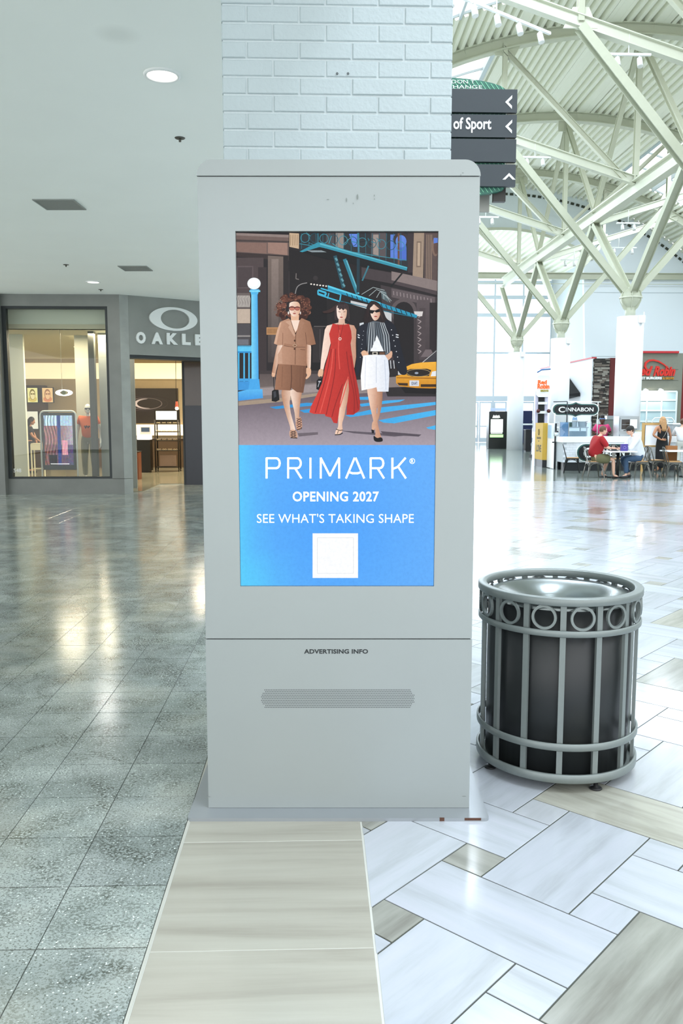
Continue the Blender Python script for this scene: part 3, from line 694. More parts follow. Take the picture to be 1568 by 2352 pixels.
# ================================================================ ATRIUM SHELL
VX, VZ, VR = 9.8, 13.65, 16.5; VC = VZ - VR
def vz(x, r=VR): return VC + math.sqrt(max(0.0, r * r - (x - VX) ** 2))
ROOFC = mat('deck_cream', '#e6e8d8', 0.6, noise=0.03, nscale=1.0)
STEEL = mat('steel_sage', '#bdc0ac', 0.5, noise=0.06, nscale=1.5)
STEELL = mat('steel_light', '#d0d3c2', 0.5, noise=0.05, nscale=1.5)
LSK = (2.4, 5.7, 1.0, 5.2); RSK = (14.4, 18.0, 1.2, 6.6)
roof = tag(MB().box(22.1, 22.4, -6, 46.2, 0, 9.2).build('wall_right', mat('white_wall', '#d9dfda', 0.8)), kind='structure')
vault = MB(); th0 = math.asin((0.3 - VX) / VR); th1 = math.asin((22.2 - VX) / VR); NF = 88
def deck(m, y0, y1, skip, R0=VR + 0.2, vx=VX, vc=None, t0=th0, t1=th1, nf=NF, dep=0.15):
    vc = VC if vc is None else vc
    ys = sorted({y0, y1} | {y for s_ in skip for y in s_[2:4] if y0 < y < y1})
    for k in range(nf):
        a, b = t0 + (t1 - t0) * k / nf, t0 + (t1 - t0) * (k + 1) / nf; w = b - a
        prof = [(a, R0), (a + w * .10, R0 - dep), (a + w * .52, R0 - dep), (a + w * .62, R0), (b, R0)]
        xm = vx + R0 * sin((a + b) / 2)
        for ya, yb in zip(ys[:-1], ys[1:]):
            if any(s_[0] < xm < s_[1] and s_[2] <= ya and yb <= s_[3] for s_ in skip): continue
            P = [(vx + r * sin(t), vc + r * cos(t)) for t, r in prof]; n_ = len(P)
            m.add([(x, ya, z) for x, z in P] + [(x, yb, z) for x, z in P], [(i, i + 1, n_ + i + 1, n_ + i) for i in range(n_ - 1)], False)
BAYS = [-3.5, 4.2] + ARCH_Y + [46.2]
SKY = []
ceil2 = None
for bi, (y0, y1) in enumerate(zip(BAYS[:-1], BAYS[1:])):
    sk = []
    if y1 - y0 > 6: sk = [(LSK[0], LSK[1], y0 + LSK[2], y0 + LSK[3]), (RSK[0], RSK[1], y0 + RSK[2], y0 + RSK[3])]
    SKY += sk
    m = MB(); deck(m, y0, y1, sk)
    if ceil2 is None: ceil2 = tag(m.build('ceiling', ROOFC), kind='structure')
    else: m.build('deck_sheet', ROOFC, ceil2)
# broad flat pans running along the vault
for x in (6.2, 9.1, 10.7, 13.4):
    z = vz(x, VR + .07); tt = math.asin((x - VX) / VR); m = MB()
    m.bar((x, 4.3, z), (x, 46.1, z), 0.42, 0.03, up=(sin(tt), 0, cos(tt))); m.build('flat_pan', ROOFC, ceil2)
SGL = mat('skylight_frame', '#aab6b8', 0.5, noise=0)
for (xa, xb, ya, yb) in SKY:
    t = thing('roof_skylight', 'curved glazed skylight set in the vaulted roof' , 'skylight', ((xa + xb) / 2, ya, vz((xa + xb) / 2)), group='glazed skylights in the vaulted roof')
    t['kind'] = 'structure'
    for k in range(4):
        y = ya + (yb - ya) * k / 3
        m = MB(); m.path([(x, y, vz(x, VR + .16)) for x in [xa + (xb - xa) * i / 6 for i in range(7)]], 0.045, 4); m.build('glazing_bar', SGL, t, True)
    for x in (xa, (xa + xb) / 2, xb): MB().bar((x, ya, vz(x, VR + .12)), (x, yb, vz(x, VR + .12)), 0.07 if x == (xa + xb) / 2 else .14, .2).build('glazing_bar', SGL, t, True)
# rear gable wall with arched opening towards the entrance hall
GW = mat('gable_wall', '#dde5ea', 0.75, noise=0.02, nscale=0.6)
OCX, OR_, OCZ = 9.9, 8.8, 11.65 - 8.8
def oz(x): return OCZ + math.sqrt(max(0, OR_ ** 2 - (x - OCX) ** 2))
m = MB(); XS = [0.42 + (14.9 - 0.42) * i / 28 for i in range(29)]
for y in (46.2, 46.5):
    pass
lo = lambda x: max(9.1, oz(x)) if x < 14.9 else 0
for a, b in zip(XS[:-1], XS[1:]):
    m.prism([(a, 46.2, lo(a)), (b, 46.2, lo(b)), (b, 46.2, vz(b) + .2), (a, 46.2, vz(a) + .2)], [(a, 46.5, lo(a)), (b, 46.5, lo(b)), (b, 46.5, vz(b) + .2), (a, 46.5, vz(a) + .2)])
XS = [14.9 + (22.1 - 14.9) * i / 16 for i in range(17)]
for a, b in zip(XS[:-1], XS[1:]):
    m.prism([(a, 46.2, 0), (b, 46.2, 0), (b, 46.2, vz(b) + .2), (a, 46.2, vz(a) + .2)], [(a, 46.5, 0), (b, 46.5, 0), (b, 46.5, vz(b) + .2), (a, 46.5, vz(a) + .2)])
gw = tag(m.build('wall_back', GW), kind='structure')
m = MB()
for a in range(0, 60):                         # perforated closure strip where the wall meets the roof
    t_ = -0.35 + a * 0.0185; x = VX + (VR - 0.25) * sin(t_); z = VC + (VR - 0.25) * cos(t_)
    if 3 < x < 21.8: m.bar((x - .09 * cos(t_), 46.17, z + .09 * sin(t_)), (x + .09 * cos(t_), 46.17, z - .09 * sin(t_)), 0.04, 0.12, up=(sin(t_), 0, cos(t_)))
tag(m.build('vent_slot', mat('slot_dark', '#3e4238', 0.8, noise=0), gw), kind='stuff')
for z in (4.9, 8.3): MB().box(15.0, 22.1, 46.19, 46.2, z, z + .02).build('joint_line', mat('joint_grey', '#9aa6a8', 0.8, noise=0), gw)
p0 = [(x, 46.12, oz(x) - .05) for x in [1.4 + i * .5 for i in range(28)] if oz(x) > 9.0]
MB().path(p0, 0.10, 4).build('arch_trim', STEEL, gw)
MB().ibeam((0.45, 46.1, 9.15), (21.5, 46.1, 9.15), 0.25, 0.34, up=(0, 0, 1)).build('cross_beam', STEEL, gw)
MB().box(0.45, 21.5, 46.0, 46.03, 8.72, 8.75).build('conduit', STEEL, gw)
# entrance hall behind the opening
tag(MB().box(14.9, 15.1, 46.5, 54, 0, 10.2).build('wall_side', mat('hall_wall', '#bcc6c8', 0.75, noise=0.02)), kind='structure')
m = MB(); deck(m, 46.5, 54.6, [], R0=OR_ + .25, vx=OCX, vc=OCZ, t0=-1.05, t1=0.66, nf=48, dep=.15); tag(m.build('ceiling', ROOFC), kind='structure')
# glazed entrance wall
GFR = mat('glazing_frame', '#d3dde8', 0.5, 0.2, noise=0)
ww = tag(MB().box(0.4, 14.9, 53.95, 54.1, 2.62, 2.95).build('window_2', GFR), kind='structure')
for z in (5.6, 7.9, 9.0, 9.9): MB().box(0.4, 14.9, 53.96, 54.08, z, z + (.22 if z > 7 else .12)).build('transom', GFR, ww)
for x in [0.5 + 1.8 * k for k in range(9)]: MB().box(x - .05, x + .05, 53.97, 54.07, 0, 10.6).build('mullion', GFR, ww)
MB().box(0.4, 14.9, 54.02, 54.03, 2.9, 11).build('pane', glass('clear_glass', (0.97, 0.98, 1.0), 0.8), ww)
for k in range(8):
    x0 = 0.5 + 1.8 * k
    for s_ in (0, 1):
        xa = x0 + .06 + s_ * .86; xb = xa + .82
        d = tag(MB().box(xa, xa + .09, 53.98, 54.04, 0.02, 2.6).box(xb - .09, xb, 53.98, 54.04, 0.02, 2.6).box(xa + .09, xb - .09, 53.98, 54.04, 0.02, .3).box(xa + .09, xb - .09, 53.98, 54.04, 2.5, 2.6).box(xa + .09, xb - .09, 53.98, 54.04, 1.0, 1.08).build('door_%d' % (2 * k + s_ + 1), GFR), kind='structure')
        MB().box(xa + .09, xb - .09, 54.0, 54.01, .3, 2.5).build('pane', MATS['clear_glass'], d)
        MB().tube((xb - .14, 53.93, .9), (xb - .14, 53.93, 1.4), .015, n=6).build('handle', STEEL, d)
tag(MB().box(0.3, 30, 54.1, 75, -.1, -.02).build('ground', mat('pavement', '#c8c8c4', 0.9)), kind='structure')

# ================================================================ STEELWORK
BX = 10.07; NZ = 5.45; BZ = 8.8; AX = 4.2; AZ = 10.35
def member(name, p0, p1, w, h, parent, m=None, up=(0, 0, 1)): return MB().ibeam(p0, p1, w, h, up=up).build(name, m or STEEL, parent, True)
t = thing('spine_beam', 'long straight steel beam running over the row of white round columns', 'beam', (BX, 20, BZ))
member('beam', (BX, 10, BZ), (BX, 46.1, BZ), 0.30, 0.46, t, STEELL)
ords = {11.9: 'out at the right edge of the picture', 19.6: 'nearest in view crossing the top right corner', 27.3: 'over the nearest white round column', 35.0: 'over the middle white round column', 42.7: 'over the farthest white round column'}
for Y in ARCH_Y:
    t = thing('roof_truss', 'pale green steel arch and tie truss ' + ords[Y], 'truss', (BX, Y, BZ))
    pts = [(x, Y, vz(x, VR - .1)) for x in [0.5 + i * (21.6 / 26) for i in range(27)]]
    m = MB()
    for a, b in zip(pts[:-1], pts[1:]): m.ibeam(a, b, 0.30, 0.36)
    m.build('arch_rib', STEEL, t, True)
    for s_ in (-1, 1):
        A = (BX + s_ * AX, Y, AZ)
        member('tie_beam', (BX, Y, BZ + .25), A, .2, .26, t, STEELL)
        ex = BX + s_ * (AX + 3.6); member('tie_beam', A, (ex, Y, min(vz(ex) - .1, AZ + 1.15)), .2, .26, t, STEELL)
        member('hanger_post', A, (A[0], Y, vz(A[0]) - .1), .14, .16, t)
        member('raking_strut', (BX + s_ * 4.3, Y, vz(BX + s_ * 4.3) - .2), (BX + s_ * .35, Y, BZ + .3), .16, .16, t)
        MB().prism([(A[0] - .38, Y - .02, AZ - .14), (A[0] + .38, Y - .02, AZ - .14), (A[0] + .18, Y - .02, AZ + .3), (A[0] - .18, Y - .02, AZ + .3)], [(A[0] - .38, Y + .02, AZ - .14), (A[0] + .38, Y + .02, AZ - .14), (A[0] + .18, Y + .02, AZ + .3), (A[0] - .18, Y + .02, AZ + .3)]).build('gusset_plate', STEELL, t, True)
        MB().prism([(A[0] - .3, Y - .02, vz(A[0]) - .45), (A[0] + .3, Y - .02, vz(A[0]) - .45), (A[0] + .5, Y - .02, vz(A[0]) - .1), (A[0] - .5, Y - .02, vz(A[0]) - .1)], [(A[0] - .3, Y + .02, vz(A[0]) - .45), (A[0] + .3, Y + .02, vz(A[0]) - .45), (A[0] + .5, Y + .02, vz(A[0]) - .1), (A[0] - .5, Y + .02, vz(A[0]) - .1)]).build('gusset_plate', STEEL, t, True)
    member('king_post', (BX, Y, BZ + .2), (BX, Y, vz(BX) - .2), .16, .18, t)
    MB().box(BX - .35, BX + .35, Y - .02, Y + .02, vz(BX) - .65, vz(BX) - .25).build('gusset_plate', STEEL, t, True)
    for dy in (-3.85, 3.85):
        if 12 < Y + dy < 46.1: member('long_strut', (BX, Y, vz(BX) - .35), (BX, Y + dy, BZ + .2), .15, .16, t)
cl = {11.9: 'white round column out past the right edge, not in view', 19.6: 'pale tree-branch column just outside the right edge', 27.3: 'thick white round column nearest, in front of the burger restaurant sign', 35.0: 'middle white round column between the bakery sign and restaurant wall', 42.7: 'farthest white round column beside the black directory cabinet'}
WCOL = mat('column_white', '#e6eaee', 0.45, noise=0.0)
BRN = mat('branch_sage', '#bcc0ac', 0.45, noise=0.05)
for Y in ARCH_Y:
    X = BX; t = thing('round_column', cl[Y], 'column', (X, Y, 0)); r = 0.40
    MB().lathe([(0, 0), (r, 0), (r, 4.85), (0, 4.85)], 32).build('shaft', WCOL, t)
    MB().tube((0, 0, 4.85), (0, 0, 5.2), 0.16, n=12).build('neck', BRN, t)
    MB().ball((0, 0, NZ), .325, .325, .34, 20, 12).build('node_ball', BRN, t)
    MB().lathe([(0, NZ + .02), (.36, NZ + .02), (.36, NZ - .02), (0, NZ - .02)], 24, smooth=False).build('node_ring', STEELL, t)
    for a in range(6):
        c_, s_ = cos(a * pi / 3 + .3), sin(a * pi / 3 + .3); q = [(.02, -.46), (.10, -.46), (.24, -.33), (.345, -.12), (.36, .03), (.31, .2), (.02, .30)]
        w = Vector((-s_, c_, 0)) * .012
        MB().prism([tuple(Vector((c_ * x, s_ * x, NZ + z)) - w) for x, z in q], [tuple(Vector((c_ * x, s_ * x, NZ + z)) + w) for x, z in q]).build('fin_plate', BRN, t)
    for (dx, dy, dz) in ((0, -3.85, BZ - .2), (0, 3.85, BZ - .2)):
        MB().ibeam((0, dy * .06, NZ + .2), (dx, dy, dz), .20, .24, up=(1, 0, 0)).build('branch', BRN, t)
    for s_ in (-1, 1): MB().ibeam((s_ * .2, 0, NZ + .2), (s_ * AX, 0, AZ - .1), .20, .24, up=(0, 1, 0)).build('branch', BRN, t)
    MB().rbox(.12, .34, -.42, -.28, 4.62, 4.86, .03).build('spot_fitting', WHITEM, t)
    if Y in (27.3,): MB().tube((r + .02, -.05, 0), (r + .02, -.05, 5.0), .02, n=6).build('conduit', WHITEM, t)
def tracklight(px, py, Y, L, n, label, ang=0.0):
    p = at(px, py, Y); t = thing('track_light', label, 'spotlight', tuple(p), ang)
    MB().box(-L / 2, L / 2, -.03, .03, 0, .05).build('track', WHITEM, t)
    for k in range(n):
        x = -L / 2 + L * (k + .5) / n
        h = MB().tube((x, 0, -.05), (x, -.06, -.25), .055, .065, n=12).build('lamp_head', WHITEM, t)
        MB().tube((x, 0, 0), (x, 0, -.1), .02, n=6).build('stem', WHITEM, t)
    MB().tube((0, 0, .05), (0, 0, .5), .015, n=5).build('hanger', WHITEM, t)
tracklight(1443, 128, 19.6, 1.0, 2, 'pair of white spotlights under the tie beam at upper right')
tracklight(1228, 363, 27.3, 1.0, 2, 'pair of white spotlights just right of the hanging direction sign')
tracklight(1115, 500, 33.0, 1.0, 2, 'pair of white spotlights beside the top right corner of the advertising kiosk')
tracklight(1442, 514, 33.0, 0.9, 2, 'pair of white spotlights below the right end of the spine beam')
tracklight(1318, 598, 38.0, 1.2, 3, 'three white spotlights low between the branches of the middle column')
tracklight(1420, 570, 38.0, 1.6, 4, 'row of four white spotlights in front of the rear white wall')
tracklight(1140, 30, 17.5, 3.2, 5, 'long row of white spotlights under the skylight at the top', R(35))

# ================================================================ ADVERTISING KIOSK
SIL = mat('silver_powder_coat', '#9aa1a0', 0.42, 0.25, noise=0.03, nscale=3, bump=0.02, bscale=500)
SIL2 = mat('silver_base', '#989ea2', 0.35, 0.35, noise=0.05, nscale=6)
BLKM = mat('screen_black', '#07080a', 0.3, noise=0)
KR = R(-1.7); KO = Vector((0.094, 3.489, 0)); kx = Vector((cos(KR), sin(KR), 0)); kn = Vector((-sin(KR), cos(KR), 0))
def K(px, py, off=0.0):
    """reference pixel to the kiosk's own face coordinates (x, z)"""
    r = ray(px, py); q = KO + kn * off; t = (q - Vector((0, 0, H))).dot(kn) / r.dot(kn); w = Vector((0, 0, H)) + r * t
    return (w - KO).dot(kx), w.z
KW = 0.5625; KD = 0.36; ZS = 0.762; ZC = 2.648; ZT = 2.710
kiosk = thing('advertising_kiosk', 'tall silver advertising kiosk with a large lit screen in front of the brick column', 'kiosk', tuple(KO), KR)
sx0, sz1 = K(544.5, 530.5); sx1, _ = K(1005, 531); _, sz0 = K(772, 1347)
sx0b, _ = K(547.5, 1347); sx1b, _ = K(998, 1347); sx0 = (sx0 + sx0b) / 2; sx1 = (sx1 + sx1b) / 2
m = MB(); c = 0.004; z0, z1 = ZS + .002, ZC - .003
m.box(-KW, sx0, 0, .05, z0, z1).box(sx1, KW, 0, .05, z0, z1).box(sx0, sx1, 0, .05, z0, sz0).box(sx0, sx1, 0, .05, sz1, z1)
m.box(-KW, KW, .05, KD, z0, z1); m.build('upper_housing', SIL, kiosk)
m = MB().box(-KW - .001, KW + .001, -.003, KD, 0.015, ZS - .002); m.build('lower_panel', SIL, kiosk)
r = .062; pts = [(-KW - .002, ZC)] + [(-KW - .002 + r - r * cos(k * pi / 16), ZT - r + r * sin(k * pi / 16)) for k in range(0, 9)] + [(KW + .002 - r + r * sin(k * pi / 16), ZT - r + r * cos(k * pi / 16)) for k in range(0, 9)] + [(KW + .002, ZC)]
MB().prism([(x, -.004, z) for x, z in pts], [(x, KD, z) for x, z in pts]).build('top_cap', SIL, kiosk)
MB().box(-KW + .006, KW - .006, .006, KD - .01, ZC - .005, ZC + .002).box(-KW + .006, KW - .006, .006, KD - .01, ZS - .004, ZS + .004).build('seam_gasket', BLKM, kiosk)
MB().rbox(-.64, .635, -.098, .58, 0, .014, .02, axis='z').build('base_plate', SIL2, kiosk)
MB().box(sx0, sx1, .020, .05, sz0, sz1).build('screen_bezel', BLKM, kiosk)
PICM = picture_mat('screen_picture', 1.0 / 2 ** EXPO * 1.02, 0.09)
class Pic(MB):
    """flat print: every shape is a thin layer just in front of the one before"""
    def __init__(s): super().__init__(); s.d = .0150; s.n = 0
    def poly(s, pts, col, sm=False):
        if sm: pts = smooth(pts)
        s.n += 1; y = .0190 - s.n * 1.1e-5; W_ = [K2(x, z, y) for x, z in pts]; base = len(s.v)
        for (x, z), w in zip(pts, W_):
            s.v.append(w); s.c.append(lin(col(x, z)) if callable(col) else lin(col))
        for t in geometry.tessellate_polygon([[Vector((w[0], w[2], 0)) for w in W_]]):
            s.f.append(tuple(base + i for i in t)); s.mi.append(0); s.sm.append(False)
        return s
    def rect(s, x0, y0, x1, y1, col): return s.poly([(x0, y0), (x1, y0), (x1, y1), (x0, y1)], col)
    def ell(s, cx, cy, rx, ry, col, n=20, a0=0, a1=2 * pi): return s.poly([(cx + rx * cos(a0 + (a1 - a0) * k / n), cy + ry * sin(a0 + (a1 - a0) * k / n)) for k in range(n)], col)
    def line(s, pts, w, col, sm=False):
        if sm: pts = smooth(pts, False)
        for (x0, y0), (x1, y1) in zip(pts[:-1], pts[1:]):
            d = math.hypot(x1 - x0, y1 - y0) or 1; nx, ny = -(y1 - y0) / d * w / 2, (x1 - x0) / d * w / 2
            s.poly([(x0 + nx, y0 + ny), (x1 + nx, y1 + ny), (x1 - nx, y1 - ny), (x0 - nx, y0 - ny)], col); s.n -= 1
        s.n += 1; return s
    def ring(s, cx, cy, rx, ry, w, col, n=14):
        return s.line([(cx + rx * cos(2 * pi * k / n), cy + ry * sin(2 * pi * k / n)) for k in range(n + 1)], w, col)
def smooth(p, closed=True, k=4):
    out = []; n = len(p)
    for i in range(n if closed else n - 1):
        P = [p[(i + j) % n] if closed else p[min(max(i + j, 0), n - 1)] for j in (-1, 0, 1, 2)]
        for q in range(k):
            t = q / k
            out.append(tuple(0.5 * ((2 * P[1][a]) + (-P[0][a] + P[2][a]) * t + (2 * P[0][a] - 5 * P[1][a] + 4 * P[2][a] - P[3][a]) * t * t + (-P[0][a] + 3 * P[1][a] - 3 * P[2][a] + P[3][a]) * t ** 3) for a in (0, 1)))
    if not closed: out.append(p[-1])
    return out
def K2(x, z, y):                      # picture coordinates: 3.2 units to one reference pixel, origin at (530, 520)
    a, b = K(530 + x / 3.2, 520 + z / 3.2, y); a = min(max(a, sx0 + .001), sx1 - .001); b = min(max(b, sz0 + .001), sz1 - .002)
    return (a, y, b)
def hx(c): return [int(c[i:i + 2], 16) / 255 for i in (1, 3, 5)]
def gv(c0, c1, y0, y1):               # vertical gradient of the printed picture
    a, b = hx(c0), hx(c1)
    return lambda x, y: [p + (q - p) * min(1, max(0, (y - y0) / (y1 - y0))) for p, q in zip(a, b)]
def gh(c0, c1, x0, x1):
    a, b = hx(c0), hx(c1)
    return lambda x, y: [p + (q - p) * min(1, max(0, (x - x0) / (x1 - x0))) for p, q in zip(a, b)]
P = Pic()
P.rect(38, 30, 1530, 1300, '#272326')
# left facade
P.poly([(38, 48), (425, 62), (425, 215), (38, 190)], '#6f5c57'); P.poly([(38, 48), (425, 62), (425, 82), (38, 66)], '#8d7d78'); P.poly([(38, 96), (425, 108), (425, 120), (38, 112)], '#473d3c')
P.poly([(272, 118), (415, 122), (415, 212), (272, 196)], '#9a7b6f'); P.poly([(38, 118), (262, 122), (262, 200), (38, 184)], '#84685f'); P.poly([(38, 190), (425, 214), (425, 250), (240, 240), (38, 222)], '#3a3030')
P.rect(38, 230, 240, 490, '#4e4344'); P.poly([(45, 290), (165, 290), (165, 455), (45, 455)], '#5e5254'); P.rect(52, 300, 156, 448, '#4a4042')
P.rect(200, 300, 262, 1060, '#3a3133'); P.poly([(272, 215), (385, 222), (385, 1000), (272, 1000)], gv('#74665f', '#3f3838', 215, 1000)); P.rect(298, 240, 350, 960, gv('#8a7b74', '#4a4242', 240, 960))
P.rect(385, 215, 420, 1000, '#2a2527'); P.rect(425, 330, 480, 980, '#3b3436')
P.rect(38, 490, 142, 602, '#6b6260')
for k in range(9): P.line([(44 + k * 11, 508), (52 + k * 11, 530), (42 + k * 12, 560), (54 + k * 10, 592)], 5, '#d9d4cc')
P.rect(38, 606, 142, 712, '#bfae9e'); P.rect(38, 716, 142, 880, '#4c4a4e'); P.rect(38, 800, 142, 812, '#8d8988'); P.rect(46, 830, 130, 870, '#6d6f78')
P.rect(262, 742, 350, 796, '#bb8a5c'); 
for k in range(9): P.rect(270 + k * 9, 750, 273 + k * 9, 788, '#5e4028')
P.rect(210, 1060, 640, 1160, '#3d3536'); P.rect(210, 1085, 640, 1182, gv('#5b504f', '#6e625f', 1085, 1180))
# dark recess, arch and shop window behind
P.poly([(430, 168), (1180, 300), (1180, 1060), (430, 1060)], '#211e20'); P.poly([(475, 1060), (475, 520), (490, 450), (540, 415), (620, 412), (700, 440), (720, 1060)], '#171518')
P.line([(472, 500), (485, 450), (515, 425), (560, 415)], 6, '#8f8c8c', True); P.line([(480, 345), (478, 385), (500, 390)], 6, '#77706e')
for k in range(6): P.ell(590 + k * 22, 424 + k * 3, 7, 6, '#e8e2da', 8)
P.rect(600, 740, 680, 1000, '#2e292b'); P.line([(655, 755), (655, 980)], 5, '#4c4648'); P.line([(610, 735), (700, 735)], 4, '#77706e'); P.ell(622, 380, 18, 18, '#332e30', 12)
P.rect(590, 1085, 660, 1140, '#5a5152')
# upper facade and balcony
P.poly([(430, 48), (500, 52), (500, 165), (430, 150)], '#c9ae90')
for k in range(4): P.line([(440 + k * 16, 60), (438 + k * 16, 140)], 4, '#8d7358')
P.poly([(505, 50), (1300, 48), (1300, 300), (640, 118), (505, 178)], '#2c3136'); P.poly([(700, 50), (760, 50), (760, 150), (700, 130)], '#4d4b4e'); P.poly([(770, 48), (828, 48), (828, 165), (770, 150)], '#8f8680'); P.poly([(868, 55), (928, 55), (928, 150), (900, 150)], '#5f86e0')
P.poly([(1030, 48), (1140, 48), (1140, 232), (1030, 215)], '#585154'); P.poly([(1045, 60), (1085, 60), (1085, 215), (1045, 205)], '#9a8e88')
P.poly([(1172, 60), (1225, 60), (1225, 240), (1172, 230)], '#5b80d8'); P.poly([(1240, 48), (1275, 70), (1290, 160), (1290, 250), (1240, 250)], '#4c6fc8'); P.ell(1250, 95, 60, 50, '#3a3236', 16); P.ell(1250, 110, 40, 46, '#5f86dc', 16); P.rect(1226, 50, 1240, 290, '#6b4d3e')
P.rect(1300, 48, 1345, 340, '#3c3438'); P.poly([(1345, 48), (1420, 48), (1412, 390), (1335, 370)], '#a08c7a'); P.poly([(1365, 110), (1400, 110), (1396, 300), (1362, 300)], '#7c6a5c'); P.poly([(1372, 120), (1392, 120), (1389, 290), (1370, 290)], '#b9a38d')
P.rect(1420, 48, 1528, 430, '#5a4c4a')
for k in range(4): P.line([(1440 + k * 12, 60), (1436 + k * 12, 400)], 5, '#96806f')
P.ell(1502, 150, 26, 70, '#7e675b', 16); P.ell(1508, 150, 18, 56, '#5f4a44', 16); P.poly([(1490, 85), (1528, 85), (1528, 120), (1490, 125)], '#5c7fd2')
P.poly([(1180, 330), (1530, 400), (1530, 475), (1180, 395)], '#857876'); P.poly([(1180, 395), (1530, 475), (1530, 505), (1180, 420)], '#4a4144'); P.poly([(960, 300), (1180, 340), (1180, 420), (960, 380)], '#453d40')
P.poly([(1100, 430), (1528, 520), (1528, 1010), (1140, 1010)], '#3f383b'); P.poly([(1180, 455), (1500, 520), (1500, 590), (1180, 520)], '#5f5558')
for k in range(12): P.line([(1195 + k * 25, 475 + k * 5), (1197 + k * 25, 505 + k * 5)], 7, '#8c8082')
P.ell(1270, 625, 95, 95, '#5c5254', 20); P.ell(1270, 640, 74, 86, '#211d20', 20); P.rect(1196, 640, 1344, 1010, '#1d1a1d'); P.rect(1365, 540, 1460, 1000, gv('#5a5053', '#3b3437', 540, 1000)); P.rect(1385, 600, 1430, 980, '#4b4245')
for k in range(7): P.line([(1372, 640 + k * 44), (1398, 655 + k * 44), (1378, 670 + k * 44)], 6, '#a19596')
P.poly([(1345, 625), (1412, 625), (1405, 660), (1355, 660)], '#d7d2d0'); P.rect(1460, 560, 1530, 1010, '#2b2629'); P.poly([(1395, 960), (1430, 905), (1470, 905), (1500, 960)], '#6f6467')
P.poly([(880, 545), (1010, 575), (1180, 640), (1180, 700), (1010, 610), (880, 570)], '#c7cacc'); P.poly([(1100, 470), (1140, 480), (1160, 560), (1110, 530)], '#57696f')
# fire escape
rr = random.Random(11)
for k in range(15):
    x = 520 + k * 52; b = 165 if x < 640 else 120 + (x - 640) * 0.27
    P.line([(x, 50), (x + rr.uniform(-6, 6), b)], 4, '#2b6474')
for k in range(11):
    x = 545 + k * 70; P.ring(x, 85 + max(0, x - 640) * .10, 32, 34, 4.5, ('#3a8a9c', '#1f4e5b')[k % 2], 12)
for k in range(16):
    x = 540 + rr.random() * 740; y = 60 + rr.random() * 60 + max(0, x - 700) * .12; P.line([(x, y), (x + rr.uniform(-60, 60), y + rr.uniform(-40, 60))], 5, ('#2e7f92', '#16222a', '#4c97a6')[k % 3])
P.line([(505, 128), (1290, 250)], 5, '#37899b'); P.line([(935, 48), (940, 225)], 13, '#3d7f95'); P.line([(640, 50), (640, 125)], 8, '#2f7183')
P.poly([(505, 184), (640, 116), (655, 118), (1296, 300), (1292, 325), (655, 150), (525, 190)], '#3391a8'); P.poly([(655, 122), (1296, 300), (1296, 308), (655, 134)], '#56b4c8'); P.poly([(525, 190), (655, 152), (1288, 328), (1170, 330), (700, 240)], '#16191c')
for k in range(11): P.line([(560 + k * 10, 176), (600 + k * 10, 190)], 3, '#8d9aa0')
P.line([(765, 215), (828, 452)], 26, '#22505e'); 
for k in range(6): P.line([(768 + k * 11, 232 + k * 38), (782 + k * 11, 252 + k * 38)], 14, '#5f97a4')
P.line([(835, 240), (932, 500)], 26, '#2c7e94'); P.line([(850, 250), (940, 495)], 9, '#65b6c8'); P.line([(936, 235), (934, 485)], 22, '#1f3843'); P.line([(1012, 290), (965, 400)], 11, '#3a7888'); P.line([(1258, 345), (1175, 445)], 12, '#191d20')
P.line([(640, 470), (640, 500), (800, 552), (808, 500), (660, 455)], 10, '#3fb3d6'); P.line([(640, 468), (700, 488), (690, 512), (640, 494)], 14, '#3fb3d6'); P.line([(720, 490), (710, 530)], 8, '#3fb3d6')
P.poly([(712, 432), (1370, 652), (1362, 674), (960, 545), (712, 466)], '#2794b8'); P.poly([(712, 432), (1100, 560), (1096, 570), (712, 446)], '#5ccbe8'); P.line([(800, 548), (1000, 596), (1350, 668)], 6, '#1d6d84')
for k in range(14): P.line([(850 + k * 36, 490 + k * 11), (862 + k * 36, 520 + k * 11)], 6, '#123641')
for k in range(5): P.line([(960 + k * 55, 500 + k * 12), (1045 + k * 25, 448 + k * 16), (1130 + k * 10, 470 + k * 22)], 4, '#a7b4b6')
# ground
P.poly([(38, 1215), (210, 1182), (640, 1150), (1210, 1105), (1530, 1100), (1530, 1240), (600, 1240), (38, 1330)], '#857a78'); P.poly([(215, 1190), (640, 1160), (640, 1215), (215, 1245)], '#9c9090')
P.poly([(38, 1290), (360, 1262), (640, 1225), (640, 1250), (360, 1300), (38, 1330)], '#a3917f'); P.poly([(38, 1318), (360, 1290), (640, 1245), (1000, 1225), (1530, 1205), (1530, 1620), (38, 1620)], gv('#625862', '#aa9ea8', 1230, 1600))
P.poly([(1130, 1185), (1530, 1170), (1530, 1250), (1150, 1250)], '#2a2629'); P.poly([(640, 1180), (1000, 1150), (1000, 1225), (640, 1240)], '#8d8282')
for pts in ([(285, 1328), (560, 1296), (620, 1300), (600, 1318), (330, 1342)], [(505, 1352), (640, 1332), (640, 1368), (540, 1370)], [(940, 1254), (1010, 1252), (1010, 1275), (940, 1275)], [(940, 1306), (1140, 1280), (1280, 1272), (1240, 1290), (960, 1325)],
            [(840, 1390), (1100, 1330), (1515, 1290), (1515, 1312), (1120, 1368), (880, 1402)], [(1085, 1425), (1300, 1385), (1515, 1350), (1515, 1388), (1200, 1448), (1120, 1442)], [(1435, 1478), (1515, 1462), (1515, 1495), (1450, 1488)]): P.poly(pts, gh('#2f8fd0', '#47b6f2', 285, 1500))
